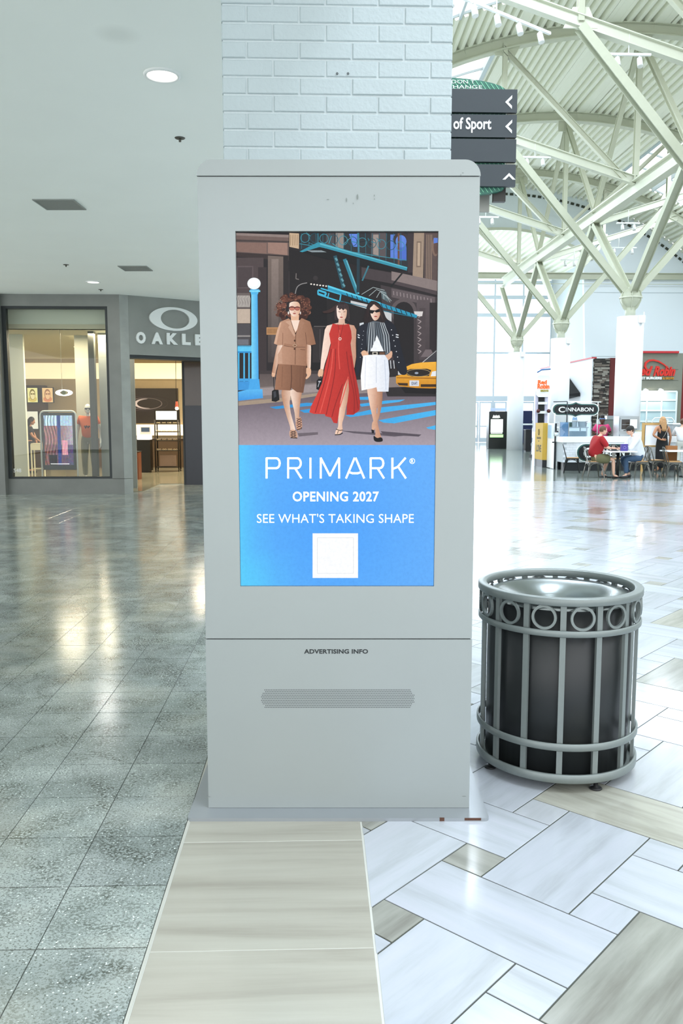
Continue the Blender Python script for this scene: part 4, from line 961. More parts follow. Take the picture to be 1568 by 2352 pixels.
P.poly([(490, 1520), (640, 1512), (640, 1530), (500, 1545)], '#6d636b'); P.poly([(800, 1500), (1050, 1515), (1320, 1535), (1200, 1545), (900, 1520)], '#5e5660'); P.poly([(1100, 1505), (1400, 1530), (1380, 1545), (1120, 1530)], '#554d57')
# lamp standard and railing
P.rect(38, 884, 158, 918, '#5fc6f2'); P.rect(38, 918, 158, 930, '#2c8fd0')
for k in range(12): P.ell(48 + k * 10, 880, 4, 6, '#56bdec', 6)
for x in (52, 92, 128): P.rect(x, 930, x + 11, 1140, '#4fb8ea')
P.rect(38, 1118, 158, 1138, '#3f9fe0'); P.poly([(38, 1140), (150, 1140), (150, 1200), (38, 1205)], '#3c97dc')
P.poly([(150, 490), (196, 490), (204, 1125), (152, 1125)], gh('#7ad6f8', '#3f9fe0', 150, 204)); P.poly([(142, 462), (210, 462), (198, 500), (148, 500)], '#54b8ea'); P.rect(136, 470, 216, 482, '#7fdaf8')
P.poly([(140, 1122), (208, 1122), (216, 1205), (128, 1205)], '#46a8ea'); P.poly([(120, 1200), (232, 1196), (236, 1262), (38, 1282), (38, 1215)], gv('#5ab8f2', '#3a93e0', 1200, 1280)); P.ell(170, 420, 49, 43, '#f4fbff'); P.ell(166, 412, 36, 30, '#ffffff')
# taxi
P.poly([(1405, 1002), (1500, 912), (1530, 905), (1530, 1010)], '#3c3c42'); P.line([(1408, 1000), (1515, 915)], 5, '#c9c9c9')
P.poly([(1290, 1030), (1330, 1012), (1400, 1000), (1530, 995), (1530, 1190), (1400, 1192), (1240, 1175), (1213, 1150), (1213, 1100), (1250, 1090), (1290, 1088)], gv('#f3b43c', '#cf8a1e', 1000, 1190))
P.poly([(1228, 1062), (1240, 1062), (1254, 1090), (1228, 1090)], '#c8c8c8'); P.poly([(1292, 1058), (1320, 1048), (1440, 1046), (1472, 1056), (1455, 1100), (1330, 1104), (1294, 1092)], '#241f1c'); P.ring(1378, 1076, 86, 27, 4, '#a08a60', 20); P.ell(1364, 1078, 14, 8, '#9aa4b4', 12)
P.poly([(1478, 1068), (1530, 1062), (1530, 1100), (1468, 1102)], '#e6e9ec'); P.poly([(1218, 1108), (1530, 1112), (1530, 1122), (1218, 1116)], '#a86e14'); P.poly([(1222, 1150), (1300, 1152), (1300, 1172), (1235, 1168)], '#3d2a14'); P.poly([(1395, 1160), (1525, 1160), (1525, 1180), (1395, 1180)], '#3d2a14')
P.poly([(1250, 1185), (1530, 1192), (1530, 1232), (1280, 1225)], '#151316'); P.rect(1312, 1132, 1382, 1174, '#d9dde4')
# woman in tan suit
SK = '#e3b595'; SKL = '#f6dccb'; SKD = '#b98668'
rr = random.Random(21)
for k in range(75):
    a = rr.uniform(0, 2 * pi); q = rr.uniform(.35, 1) ** .6; x = 457 + 128 * q * cos(a); y = 598 + 96 * q * sin(a)
    if y > 655 and 400 < x < 520: continue
    P.ell(x, y, rr.uniform(14, 26), rr.uniform(12, 22), ('#4a2a22', '#5d372b', '#74473a', '#3a201c')[k % 4], 9)
for k in range(150):
    a = rr.uniform(pi * .70, 2.25 * pi); q = rr.uniform(.45, 1.10); x = 457 + 126 * q * cos(a); y = 598 + 94 * q * sin(a)
    if 420 < x < 515 and y > 545: continue
    u_ = rr.uniform(0, pi); P.line([(x, y), (x + 7 * cos(u_), y + 5 * sin(u_) - 3), (x + 11 * cos(u_ + .8), y + 9 * sin(u_ + .8))], 2.6, ('#8a5a48', '#b07c64', '#54332a', '#6e4536', '#9b6a55')[k % 5])
P.poly([(440, 650), (500, 650), (500, 690), (520, 705), (470, 790), (425, 705), (442, 690)], SK); P.poly([(445, 690), (505, 690), (512, 712), (476, 775), (440, 715)], SKL)
P.poly([(430, 570), (445, 556), (470, 552), (495, 558), (508, 580), (508, 625), (492, 652), (468, 664), (446, 652), (430, 625)], gh('#f7e0d0', '#d9a888', 440, 510), True)
P.ell(449, 602, 22, 17, '#8e4a40', 14); P.ell(488, 603, 20, 16, '#8e4a40', 14); P.ell(449, 604, 17, 12, '#c47a66', 12); P.ell(488, 604, 15, 11, '#b4695a', 12); P.line([(428, 594), (508, 594)], 5, '#4a2a26'); P.line([(462, 612), (468, 628), (476, 628)], 3, '#c08f74'); P.ell(467, 640, 12, 5, '#a5524a', 10); P.ell(423, 636, 5, 12, '#f2ece6', 8); P.ell(511, 636, 4, 11, '#f2ece6', 8)
def limb(pts, w, c): P.line(pts, w[0], c)
P.poly([(345, 866), (380, 866), (352, 985), (333, 1060), (322, 1100), (300, 1100), (304, 1060), (322, 960)], gh(SKD, SKL, 305, 375), True); P.poly([(555, 868), (586, 868), (588, 960), (584, 1050), (570, 1060), (556, 1000)], gh(SKD, SKL, 552, 585), True); P.poly([(556, 1040), (586, 1046), (588, 1085), (574, 1108), (556, 1122), (548, 1116), (560, 1094), (552, 1074)], SK, True)
P.poly([(300, 1075), (325, 1080), (322, 1106), (306, 1108)], SK); P.line([(314, 1105), (316, 1175), (322, 1205)], 5, '#0d0d10'); P.line([(326, 1105), (346, 1205)], 4, '#0d0d10'); P.poly([(302, 1210), (320, 1198), (350, 1202), (357, 1275), (330, 1290), (300, 1284)], '#101014'); P.poly([(312, 1215), (330, 1210), (335, 1250), (316, 1262)], '#3c3e46')
P.poly([(375, 1205), (440, 1205), (432, 1290), (440, 1370), (462, 1450), (474, 1500), (470, 1545), (438, 1545), (436, 1480), (412, 1400), (384, 1300)], gh(SKD, SKL, 378, 462), True); P.poly([(440, 1205), (516, 1210), (514, 1262), (506, 1330), (502, 1400), (512, 1440), (500, 1470), (478, 1450), (468, 1370), (450, 1290)], gh(SKL, SKD, 450, 514), True)
P.poly([(478, 1440), (512, 1400), (524, 1460), (516, 1490), (490, 1498), (478, 1470)], '#c99a80', True); P.poly([(434, 1500), (478, 1500), (490, 1548), (470, 1558), (436, 1550)], '#d6a98e', True)
for k in range(4): P.line([(482 + k * 3, 1412 + k * 18), (522, 1424 + k * 18)], 4, '#3a1c22'); P.line([(516, 1408 + k * 18), (484, 1428 + k * 18)], 4, '#3a1c22'); P.line([(436, 1503 + k * 12), (482, 1514 + k * 12)], 4, '#2b181d'); P.line([(478, 1501 + k * 12), (438, 1517 + k * 12)], 4, '#2b181d')
P.line([(438, 1553), (488, 1556)], 6, '#17110f'); P.line([(484, 1496), (522, 1484)], 6, '#17110f')
P.poly([(350, 1005), (555, 1020), (552, 1100), (532, 1224), (486, 1218), (444, 1188), (436, 1206), (322, 1200), (336, 1080)], gh('#a07258', '#6f4a37', 330, 545)); P.line([(444, 1020), (446, 1120), (440, 1200)], 6, '#5d3c2c')
for x in (380, 500, 525): P.line([(x, 1030), (x - 6, 1180)], 4, '#845b45')
P.poly([(362, 702), (425, 675), (440, 690), (476, 800), (505, 690), (520, 674), (582, 700), (600, 760), (624, 866), (586, 874), (560, 868), (556, 940), (556, 1026), (462, 1018), (342, 1012), (352, 930), (382, 872), (350, 874), (316, 862), (338, 770)], gh('#c0947a', '#94684f', 350, 610)); P.poly([(358, 712), (372, 705), (350, 790), (334, 866), (317, 860), (338, 770)], '#d5ab90'); P.poly([(400, 700), (440, 690), (474, 798), (466, 812), (420, 740), (432, 728)], '#caa188'); P.poly([(505, 690), (545, 708), (520, 735), (530, 742), (484, 812), (478, 798)], '#a87c63')
P.line([(440, 692), (476, 800), (472, 1016)], 4, '#6a4633'); P.line([(382, 782), (380, 872)], 4, '#8a604a'); P.line([(548, 780), (558, 868)], 4, '#6f4a38'); P.line([(390, 868), (470, 880), (548, 878)], 17, '#a4775e'); P.line([(390, 878), (470, 889), (548, 887)], 3, '#5f3f2e'); P.rect(456, 864, 486, 886, '#8b6249'); P.ring(470, 875, 14, 9, 3, '#d8b89c', 8); P.ell(469, 840, 7, 8, '#4d3022', 8); P.ell(468, 900, 7, 8, '#4d3022', 8); P.line([(510, 905), (546, 908)], 5, '#7a543f'); P.poly([(345, 940), (372, 900), (378, 1008), (344, 1008)], '#c79d84')
# woman in red dress
P.poly([(675, 626), (720, 612), (768, 580), (800, 562), (830, 560), (780, 600), (742, 630), (690, 638)], '#3a2826', True); P.poly([(768, 660), (770, 600), (790, 566), (822, 556), (850, 568), (866, 606), (866, 690), (848, 682), (772, 680)], '#20181b', True)
P.poly([(762, 690), (764, 600), (784, 568), (820, 554), (852, 566), (870, 604), (872, 700), (850, 690), (772, 690)], '#33272a', True)
for k in range(9): P.line([(776 + k * 10, 566 + abs(k - 4) * 3), (768 + k * 12, 610), (766 + k * 13, 676)], 3, ('#4a393b', '#241a1e')[k % 2])
P.poly([(778, 590), (800, 580), (846, 590), (852, 630), (846, 668), (830, 690), (812, 695), (792, 682), (780, 655)], gh('#fbe6da', '#dcae95', 790, 850), True); P.poly([(782, 600), (786, 575), (820, 560), (848, 575), (852, 616), (838, 604), (826, 618), (812, 604), (798, 616), (792, 600)], '#2a1e20'); 
for k in range(8): P.line([(790 + k * 8, 572), (789 + k * 8, 604)], 2.2, '#57464a')
P.line([(790, 626), (806, 630)], 4, '#5c4038'); P.line([(826, 630), (842, 627)], 4, '#5c4038'); P.ell(812, 668, 11, 5, '#b04a44', 10); P.line([(814, 636), (811, 652), (818, 654)], 3, '#cfa088')
P.poly([(792, 680), (836, 680), (838, 712), (872, 722), (905, 728), (922, 760), (918, 860), (920, 960), (908, 1040), (888, 1030), (884, 900), (870, 780), (740, 780), (735, 850), (710, 950), (690, 1010), (678, 1060), (656, 1060), (662, 980), (676, 860), (690, 760), (706, 730), (760, 715), (790, 708)], gh('#f8dccc', '#c6937a', 690, 920))
P.poly([(640, 1080), (650, 1052), (678, 1052), (676, 1090), (664, 1112), (642, 1100)], SK, True); P.line([(652, 1108), (668, 1106)], 8, '#101014'); P.poly([(630, 1135), (645, 1118), (668, 1120), (670, 1180), (650, 1204), (628, 1196)], '#0e0e12'); P.line([(642, 1140), (662, 1140)], 8, '#b9bcc4'); P.line([(652, 1140), (640, 1180)], 4, '#c9ccd4')
P.poly([(845, 1110), (866, 1110), (870, 1180), (862, 1260), (846, 1330), (832, 1400), (818, 1450), (820, 1500), (800, 1525), (768, 1530), (770, 1505), (788, 1470), (790, 1400), (800, 1300), (815, 1200)], gh('#f3cfb8', '#c28e72', 795, 866), True); P.line([(772, 1490), (800, 1500), (822, 1496)], 5, '#151014'); P.line([(764, 1532), (800, 1530), (822, 1518)], 7, '#151014'); P.line([(790, 1502), (782, 1524)], 4, '#151014')
P.poly([(748, 714), (790, 722), (836, 722), (868, 716), (884, 770), (888, 820), (878, 870), (890, 940), (905, 1040), (918, 1100), (938, 1200), (950, 1290), (946, 1350), (900, 1385), (850, 1385), (852, 1320), (868, 1200), (862, 1105), (830, 1180), (805, 1290), (790, 1400), (782, 1448), (755, 1444), (735, 1405), (695, 1395), (690, 1380), (610, 1378), (576, 1366), (590, 1320), (630, 1240), (670, 1150), (690, 1040), (716, 940), (735, 870), (722, 790), (735, 750)], gh('#d23a32', '#ab2622', 640, 940))
for pts in ([(738, 900), (700, 1100), (620, 1370)], [(770, 900), (760, 1100), (700, 1385)], [(850, 920), (868, 1060), (905, 1240), (905, 1375)], [(820, 1160), (770, 1300), (742, 1400)], [(880, 950), (900, 1100), (935, 1340)]): P.line(pts, 6, '#8f1d1c', True)
for pts in ([(752, 900), (728, 1100), (655, 1372)], [(800, 760), (790, 900), (800, 1050)], [(862, 1105), (845, 1180), (800, 1330)]): P.line(pts, 7, '#e4574c', True)
P.line([(786, 714), (802, 815)], 2.5, '#6a2320'); P.line([(828, 714), (804, 815)], 2.5, '#6a2320'); P.ring(802, 826, 9, 9, 5, '#eadfd4', 10)
# woman in white shorts
P.poly([(975, 690), (990, 630), (1002, 580), (1030, 550), (1060, 550), (1095, 572), (1120, 620), (1140, 670), (1165, 700), (1135, 720), (1010, 722)], '#241a1c', True)
P.poly([(1024, 590), (1045, 575), (1080, 580), (1098, 610), (1096, 650), (1080, 682), (1056, 692), (1038, 672), (1026, 640)], gh('#f8dfd0', '#c9957a', 1030, 1096), True); P.poly([(1014, 612), (1060, 618), (1092, 604), (1094, 628), (1068, 634), (1056, 624), (1040, 642), (1016, 636)], '#100e12'); P.ell(1064, 662, 12, 5, '#a84e48', 10); P.poly([(1002, 585), (1036, 555), (1044, 580), (1022, 600), (1012, 660), (1000, 680)], '#2a1d1f'); P.poly([(1044, 560), (1090, 580), (1110, 640), (1120, 690), (1100, 660), (1090, 605), (1060, 580)], '#3b2925')
P.poly([(1005, 1180), (1080, 1180), (1078, 1280), (1072, 1370), (1080, 1450), (1096, 1520), (1104, 1560), (1058, 1560), (1062, 1510), (1040, 1400), (1016, 1290)], gh('#f3cfb8', '#c48f74', 1012, 1078), True); P.poly([(1078, 1200), (1112, 1200), (1110, 1300), (1092, 1390), (1062, 1470), (1050, 1500), (1036, 1490), (1040, 1440), (1074, 1380)], gh('#dcae92', '#a5745a', 1050, 1112), True)
P.poly([(1050, 1540), (1075, 1555), (1100, 1550), (1114, 1560), (1112, 1580), (1075, 1584), (1052, 1572)], '#0f0d12', True); P.poly([(1032, 1492), (1054, 1498), (1052, 1522), (1036, 1520)], '#141016')
P.poly([(945, 712), (975, 705), (980, 740), (950, 760)], '#cfd6dc')
P.poly([(940, 740), (985, 715), (1010, 720), (1000, 850), (985, 930), (958, 1000), (940, 1090), (920, 1098), (918, 1040), (930, 900), (926, 810)], '#1b1f2c', True); P.poly([(1130, 705), (1170, 700), (1210, 740), (1236, 830), (1262, 930), (1296, 1070), (1250, 1088), (1215, 1030), (1190, 950), (1165, 880)], '#171b27', True)
for y in (795, 812): P.line([(932, y), (946, y + 8)], 7, '#e4e8ee'); P.line([(1212, y), (1232, y + 4)], 7, '#e4e8ee')
for k in range(7): P.ell(1180 + k * 9, 760 + k * 40, 4, 4, '#d9dde4', 6); P.ell(975 - k * 4, 770 + k * 32, 3, 3, '#aeb4be', 6)
P.poly([(960, 930), (1015, 910), (1170, 920), (1185, 960), (1150, 985), (985, 960), (968, 955)], gh('#e9bfa6', '#b98266', 960, 1180)); P.poly([(1010, 708), (1045, 696), (1085, 700), (1132, 712), (1170, 860), (1172, 930), (1130, 950), (1020, 950), (1000, 900), (998, 780)], '#5c6670')
P.poly([(1072, 800), (1095, 850), (1126, 925), (1020, 925), (1045, 870)], '#eef3f8')
for k in range(9):
    x = 1008 + k * 18; P.line([(1020 + k * 12, 706), (x, 800), (x + (-8 if k < 4 else 10), 930)], 4.5, '#161a22'); 
    if k not in (3, 4, 5): P.line([(1026 + k * 12, 706), (x + 8, 800), (x + (0 if k < 4 else 17), 930)], 3.5, '#d3dade')
P.poly([(1075, 806), (1096, 852), (1122, 925), (1024, 925), (1048, 870)], '#f3f7fb'); P.rect(1010, 918, 1135, 944, '#1a1a1c'); P.rect(1040, 922, 1078, 944, '#c9c3b4'); P.rect(1047, 927, 1070, 940, '#222226'); P.rect(1092, 924, 1130, 942, '#6b4a36')
P.poly([(958, 925), (985, 912), (1012, 945), (995, 962), (970, 958)], SK, True); P.poly([(1180, 915), (1184, 950), (1150, 985), (1095, 955), (1100, 945), (1145, 945)], '#dcae92', True)
P.poly([(972, 950), (1020, 944), (1130, 944), (1155, 980), (1165, 1080), (1158, 1214), (1076, 1214), (1070, 1182), (1040, 1190), (960, 1206), (954, 1100)], gh('#ffffff', '#dfe6f2', 960, 1165))
P.line([(1068, 960), (1068, 1150)], 4, '#c3ccdc'); P.line([(990, 960), (985, 1190)], 4, '#d3dae8'); P.line([(1130, 980), (1140, 1200)], 5, '#c6cfe0')
for k in range(4): P.line([(1160 + k * 12, 985), (1165 + k * 12, 1045)], 5, ('#2a303c', '#d9dfe6')[k % 2])
# blue announcement field
P.poly([(38, 1607), (1530, 1607), (1530, 2660), (38, 2660)], lambda x, y: [0.29 + .06 * (1 - (x - 38) / 1490) * 0, 0.66, 0.97])
nb = P.n
for i in range(10):
    for j in range(7):
        x0, x1 = 38 + i * 149.2, 38 + (i + 1) * 149.2; y0, y1 = 1607 + j * 150.5, 1607 + (j + 1) * 150.5
        def fc(x, y):
            u = (x - 38) / 1492; v = (y - 1607) / 1053; k = math.exp(-((u) / .10) ** 2) * .8 + math.exp(-((u - .1) ** 2 + (v - .95) ** 2) / .02) * .6
            c_ = math.exp(-((u - .5) ** 2 / .1 + (v - .55) ** 2 / .3)); return [.35 - .06 * c_ + .04 * u, .68 - .04 * c_ + .12 * min(1, k), .98]
        P.n = nb; P.poly([(x0, y0), (x1, y0), (x1, y1), (x0, y1)], fc)
P.n = nb + 3
pc = lambda px, py: ((px - 530) * 3.2, (py - 520) * 3.2)
P.poly([pc(717.6, 1225), pc(822, 1225), pc(822, 1327.5), pc(717.6, 1327.5)], '#fafcff')
f0, f1, f2, f3 = 728.5, 811.5, 1235.5, 1317
for q in ([(f0, f2), (f1, f2)], [(f0, f3), (f1, f3)], [(f0, f2), (f0, f3)], [(f1, f2), (f1, f3)]): P.line([pc(*q[0]), pc(*q[1])], 1.6, '#b9bfc6')
pic = P.build('screen_picture', PICM, kiosk); pic['label'] = 'lit screen with three women walking across a city street above a blue field'
LIT = mat('screen_letters', '#ffffff', 0.5, emit='#ffffff', estr=1.05 / 2 ** EXPO, noise=0)
def ktext(s, x0, x1, y0, y1, m, bold=0.0, space=1.0, y=.0085, name='lettering', ext=.0004):
    a, z1 = K((x0 + x1) / 2, y0, y); _, z0 = K((x0 + x1) / 2, y1, y); xa, _ = K(x0, y1, y); xb, _ = K(x1, y1, y)
    return link(name, text_mesh(s, m, name, h=z1 - z0, w=xb - xa, ext=ext, bold=bold, space=space), kiosk, loc=(xa, y, z0))
# the large wordmark is drawn with thin strokes
def strokes(defs, x0, x1, y0, y1, wd, m, name):
    mb = MB(); y = .0085
    for pts in defs:
        q = [K(x0 + (x1 - x0) * u, y1 + (y0 - y1) * v, y) for u, v in pts]
        for (a, b), (c_, d) in zip(q[:-1], q[1:]):
            L = math.hypot(c_ - a, d - b); ux, uz = (c_ - a) / L, (d - b) / L; e = wd * .12; a2, b2, c2, d2 = a - ux * e, b - uz * e, c_ + ux * e, d + uz * e
            nx, nz = -uz * wd / 2, ux * wd / 2
            mb.prism([(a2 + nx, y - .0004, b2 + nz), (c2 + nx, y - .0004, d2 + nz), (c2 - nx, y - .0004, d2 - nz), (a2 - nx, y - .0004, b2 - nz)], [(a2 + nx, y, b2 + nz), (c2 + nx, y, d2 + nz), (c2 - nx, y, d2 - nz), (a2 - nx, y, b2 - nz)])
    mb.build(name, m, kiosk)
bowl = lambda yc, r, x: [(0, yc + r), (x - r * .55, yc + r)] + [(x - r * .55 + r * .9 * sin(t * pi / 8), yc + r * cos(t * pi / 8)) for t in range(1, 9)] + [(0, yc - r)]
i_ = lambda s: [(x, y) for x, y in s]
Pd = [[(0.04, 0), (0.04, 1)], [(x + .04, y) for x, y in bowl(.74, .245, .72)]]
Rd = [[(0.04, 0), (0.04, 1)], [(x + .04, y) for x, y in bowl(.74, .245, .70)], [(.48, .48), (.86, 0)]]
Md = [[(0.03, 0), (0.03, 1)], [(0.03, 1), (.5, .12)], [(.5, .12), (.97, 1)], [(.97, 1), (.97, 0)]]
Ad = [[(0.0, 0), (.47, 1)], [(.53, 1), (1, 0)], [(.17, .30), (.35, .245), (.65, .245), (.83, .30)]]
Kd = [[(.04, 0), (.04, 1)], [(.92, 1), (.38, .55), (.06, .46)], [(.44, .56), (.94, 0)]]
for nm, d, x0, x1 in (('P', Pd, 610.5, 648), ('R', Rd, 660, 697), ('I', [[(.5, 0), (.5, 1)]], 709, 716.5), ('M', Md, 735, 780), ('A', Ad, 794.5, 836), ('R', Rd, 849.5, 886.5), ('K', Kd, 899.5, 933.5)):
    strokes(d, x0, x1, 1051.8, 1098.4, .0080, LIT, 'lettering')
ktext('OPENING 2027', 672, 869.5, 1129, 1151.8, LIT, bold=.016, space=1.07)
ktext("SEE WHAT'S TAKING SHAPE", 590, 949.8, 1180, 1201, LIT, bold=-.006, space=1.02)
ktext('R', 943.8, 949, 1055.2, 1063, LIT, bold=.01)
a, b = K(946.4, 1059, .0085); MB().path([(a + .0105 * cos(t * pi / 12), .0083, b + .0105 * sin(t * pi / 12)) for t in range(24)], .0009, 5, closed=True).build('lettering', LIT, kiosk)
ktext('1E2N-8475', 1312 / 3.2 + 534, 1380 / 3.2 + 527, 520 + 1142 / 3.2, 520 + 1166 / 3.2, mat('plate_ink', '#1c2c55', 0.5, noise=0), bold=.02, name='number_plate_print')
INK = mat('black_vinyl', '#23282a', 0.5, noise=0)
ktext('ADVERTISING INFO', 698, 845, 1491, 1501.5, INK, bold=.035, space=1.03, y=-.0032)
# perforated sound grille and a sticker-free panel below
m = MB(); rows = 11; cols = 92; gx0, gz1 = K(600.5, 1584.5, -.003); gx1, gz0 = K(950, 1624.5, -.003)
for r_ in range(rows):
    for c_ in range(cols):
        u = (c_ + (.5 if r_ % 2 else 0)) / (cols - .5); v = r_ / (rows - 1)
        if (u < .018 or u > .982) and (v < .12 or v > .88): continue
        if (u < .008 or u > .992) and (v < .24 or v > .76): continue
        x = gx0 + (gx1 - gx0) * u; z = gz0 + (gz1 - gz0) * v; rr_ = .00215
        m.add([(x + rr_ * cos(q * pi / 3), -.0036, z + rr_ * sin(q * pi / 3)) for q in range(6)], [tuple(range(6))])
tag(m.build('perforation', mat('hole_dark', '#3a3f40', 0.9, noise=0), kiosk), kind='stuff')
m = MB(); SCF = mat('scuff_grey', '#7d8580', 0.8)
for x, y, w, h in ((753, 458, 6, 1.6), (795.5, 459, 2.2, 11), (821, 452, 3.5, 14), (811, 467, 2, 3), (859.5, 449, 2, 5), (860, 457, 2, 3), (1058, 402, 2, 4), (1063, 397, 4, 2), (480, 1830, 8, 2), (1066, 1829, 10, 2)):
    a, z1 = K(x - w / 2, y - h / 2, -.0045); b, z0 = K(x + w / 2, y + h / 2, -.0045); n_ = 7
    m.add([((a + b) / 2 + (b - a) / 2 * cos(q * 2 * pi / n_) * (1 + .3 * sin(q * 5)), -.0046, (z0 + z1) / 2 + (z1 - z0) / 2 * sin(q * 2 * pi / n_)) for q in range(n_)], [tuple(range(n_))])
m.build('scuff_mark', SCF, kiosk)
RUST = mat('rust', '#54392d', 0.9, noise=.3, nscale=200)
MB().box(.425, .445, -.0985, -.094, .001, .0155).box(.53, .60, -.0985, -.0955, .004, .0142).build('rust_patch', RUST, kiosk)

# ================================================================ LITTER BIN
RB = .384; bx, by = 1.178, 4.0
def bz(py): return at(1265, py, by - RB).z
bin_ = thing('litter_bin', 'round grey metal litter bin with vertical bars and ring band beside the kiosk', 'bin', (bx, by, 0), R(0))
BINM = mat('bin_grey_coat', '#7c8482', 0.38, 0.35, noise=0.06, nscale=40, bump=0.12, bscale=700)
LINER = mat('bin_liner', '#1d2021', 0.42, 0.0, noise=0.05, nscale=20, bump=0.1, bscale=900)
LIDM = mat('bin_lid', '#777e7d', 0.25, 0.75, noise=0.05, nscale=10)
zt1 = bz(1377); zt0 = bz(1394); za1, za0 = bz(1452), bz(1467); zb1, zb0 = bz(1712), bz(1729); zc1, zc0 = bz(1783), bz(1803)
def band(z0, z1, r0, r1, n=72, e=.004):
    return MB().lathe([(r1 - e, z0), (r1, z0 + e), (r1, z1 - e), (r1 - e, z1), (r0 + e, z1), (r0, z1 - e), (r0, z0 + e), (r0 + e, z0)], n, closed=True)
band(zt0 - .002, zt1, RB - .036, RB + .004).build('top_rim', BINM, bin_)
band(za0, za1, RB - .012, RB).build('hoop', BINM, bin_); band(zb0, zb1, RB - .012, RB).build('hoop', BINM, bin_); band(zc0, zc1, RB - .016, RB).build('bottom_hoop', BINM, bin_)
MB().lathe([(RB - .014, zc0 + .006), (0, zc0 + .006)], 48).build('floor_plate', BINM, bin_)
zl = zt0 - .013
MB().lathe([(0, zc0 + .012), (RB - .045, zc0 + .012), (RB - .045, zl), (RB - .052, zl), (RB - .052, zc0 + .02), (0, zc0 + .02)], 64).build('liner', LINER, bin_)
MB().lathe([(RB - .040, zl - .02), (RB - .040, zl + .004), (RB - .075, zl + .006), (RB - .10, zl + .002), (.20, zl - .05), (.165, zl - .085), (.16, zl - .12), (.157, zl - .12), (.162, zl - .083), (.197, zl - .054), (RB - .10, zl - .004), (RB - .06, zl - .002)], 64).build('funnel_lid', LIDM, bin_)
NB_ = 14; me_bar = MB().box(-.013, .013, -.0005, .015, zc0 + .004, zt0).mesh('bar', BINM)
oR = (za1 and (zt0 - za1) / 2 - .001); zo = (zt0 + za1) / 2
ro = MB(); nseg = 28; o_, i__ = oR, oR - .0115; V = []
for y in (-.006, .006):
    for rr_ in (o_, i__):
        for k in range(nseg): a = 2 * pi * k / nseg; V.append((rr_ * cos(a), y, zo + rr_ * sin(a)))
Fs = []
for k in range(nseg):
    j = (k + 1) % nseg; Fs += [(k, j, nseg + j, nseg + k), (2 * nseg + k, 3 * nseg + k, 3 * nseg + j, 2 * nseg + j), (k, 2 * nseg + k, 2 * nseg + j, j), (nseg + k, nseg + j, 3 * nseg + j, 3 * nseg + k)]
ro.add(V, Fs); me_ring = ro.mesh('ring_ornament', BINM)
for k in range(NB_):
    a = R(12.8) + 2 * pi * k / NB_
    link('bar', me_bar, bin_, loc=((RB - .014) * sin(a), -(RB - .014) * cos(a), 0), rot=(0, 0, a))
    a += pi / NB_; link('ring_ornament', me_ring, bin_, loc=((RB - .010) * sin(a), -(RB - .010) * cos(a), 0), rot=(0, 0, a))
FOOT = mat('rubber_black', '#17181a', 0.5, noise=0)
for (fx, fy) in ((-.355, -.085), (.10, -.335), (.30, .20), (-.12, .31)):
    l = math.hypot(fx, fy); k = min(1, .345 / l)
    MB().lathe([(0, 0), (.026, 0), (.030, .004), (.024, .010), (.010, .014), (.009, zc0 + .006), (0, zc0 + .006)], 18, c=(fx * k, fy * k, 0)).build('levelling_foot', FOOT, bin_)

# ================================================================ HANGING DIRECTION SIGN
SY = 9.0
DKG = mat('sign_slate', '#2b343a', 0.5, noise=0.04, nscale=20); GRN = mat('sign_green', '#2f6b5b', 0.5, noise=0.05); MINT = mat('sign_mint', '#7fc4a2', 0.5, noise=0); SWH = mat('sign_letters', '#eef3f2', 0.5, noise=0)
def S(px, py, off=0.0): p = at(px, py, SY + off); return p.x, p.z
x1, _ = S(1184, 320); x0 = x1 - 1.55; xm = (x0 + x1) / 2; _, zt = S(1100, 176); _, zb = S(1100, 449)
sign = thing('hanging_direction_sign', 'hanging dark direction sign with white arrows and green striped backing board', 'sign', (xm, SY, zb))
rx_ = (x1 - x0) / 2 - .10
pts = [(xm - rx_ + .0, S(1100, 207)[1]), ] + [(xm + rx_ * cos(pi - k * pi / 14), S(1100, 207)[1] + (zt - S(1100, 207)[1]) * sin(k * pi / 14)) for k in range(1, 14)] + [(xm + rx_, S(1100, 207)[1]), (xm + rx_, S(1100, 430)[1])] + [(xm + rx_ * cos(-k * pi / 14), S(1100, 430)[1] - (S(1100, 430)[1] - zb) * sin(k * pi / 14)) for k in range(1, 14)] + [(xm - rx_, S(1100, 430)[1])]
MB().prism([(x, SY + .03, z) for x, z in pts], [(x, SY + .09, z) for x, z in pts]).build('backing_board', GRN, sign, True)
def inside(x, z):
    if abs(x - xm) > rx_: return False
    c_ = math.sqrt(max(0, 1 - ((x - xm) / rx_) ** 2)); a_, b_ = S(1100, 207)[1], S(1100, 430)[1]
    return z < a_ + (zt - a_) * c_ and z > b_ - (b_ - zb) * c_
m = MB(); st_ = .045
for k in range(-60, 80):
    seg = None; xx = x0 + k * st_
    for q in range(0, 60):
        z = zb + (zt - zb) * q / 59; x = xx - (z - zb) * 0.75
        if inside(x, z) and inside(x - .006, z):
            if seg is None: seg = [(x, z), (x, z)]
            seg[1] = (x, z)
    if seg and seg[1][1] - seg[0][1] > .03:
        (xa, za), (xb, zb_) = seg; m.prism([(xa, SY + .026, za), (xa + .008, SY + .026, za), (xb + .008, SY + .026, zb_), (xb, SY + .026, zb_)], [(xa, SY + .03, za), (xa + .008, SY + .03, za), (xb + .008, SY + .03, zb_), (xb, SY + .03, zb_)])
tag(m.build('mint_stripe', MINT, sign, True), kind='stuff')
sl = [(208, 261), (266, 318), (322, 374), (380, 430)]
for a, b in sl: MB().cbox(x0, x1, -.03, .0, 0, 1, .0).build('slat', DKG, sign, True) if False else MB().box(x0, x1, SY - .03, SY + .02, S(1184, b)[1], S(1184, a)[1]).build('slat', DKG, sign, True)
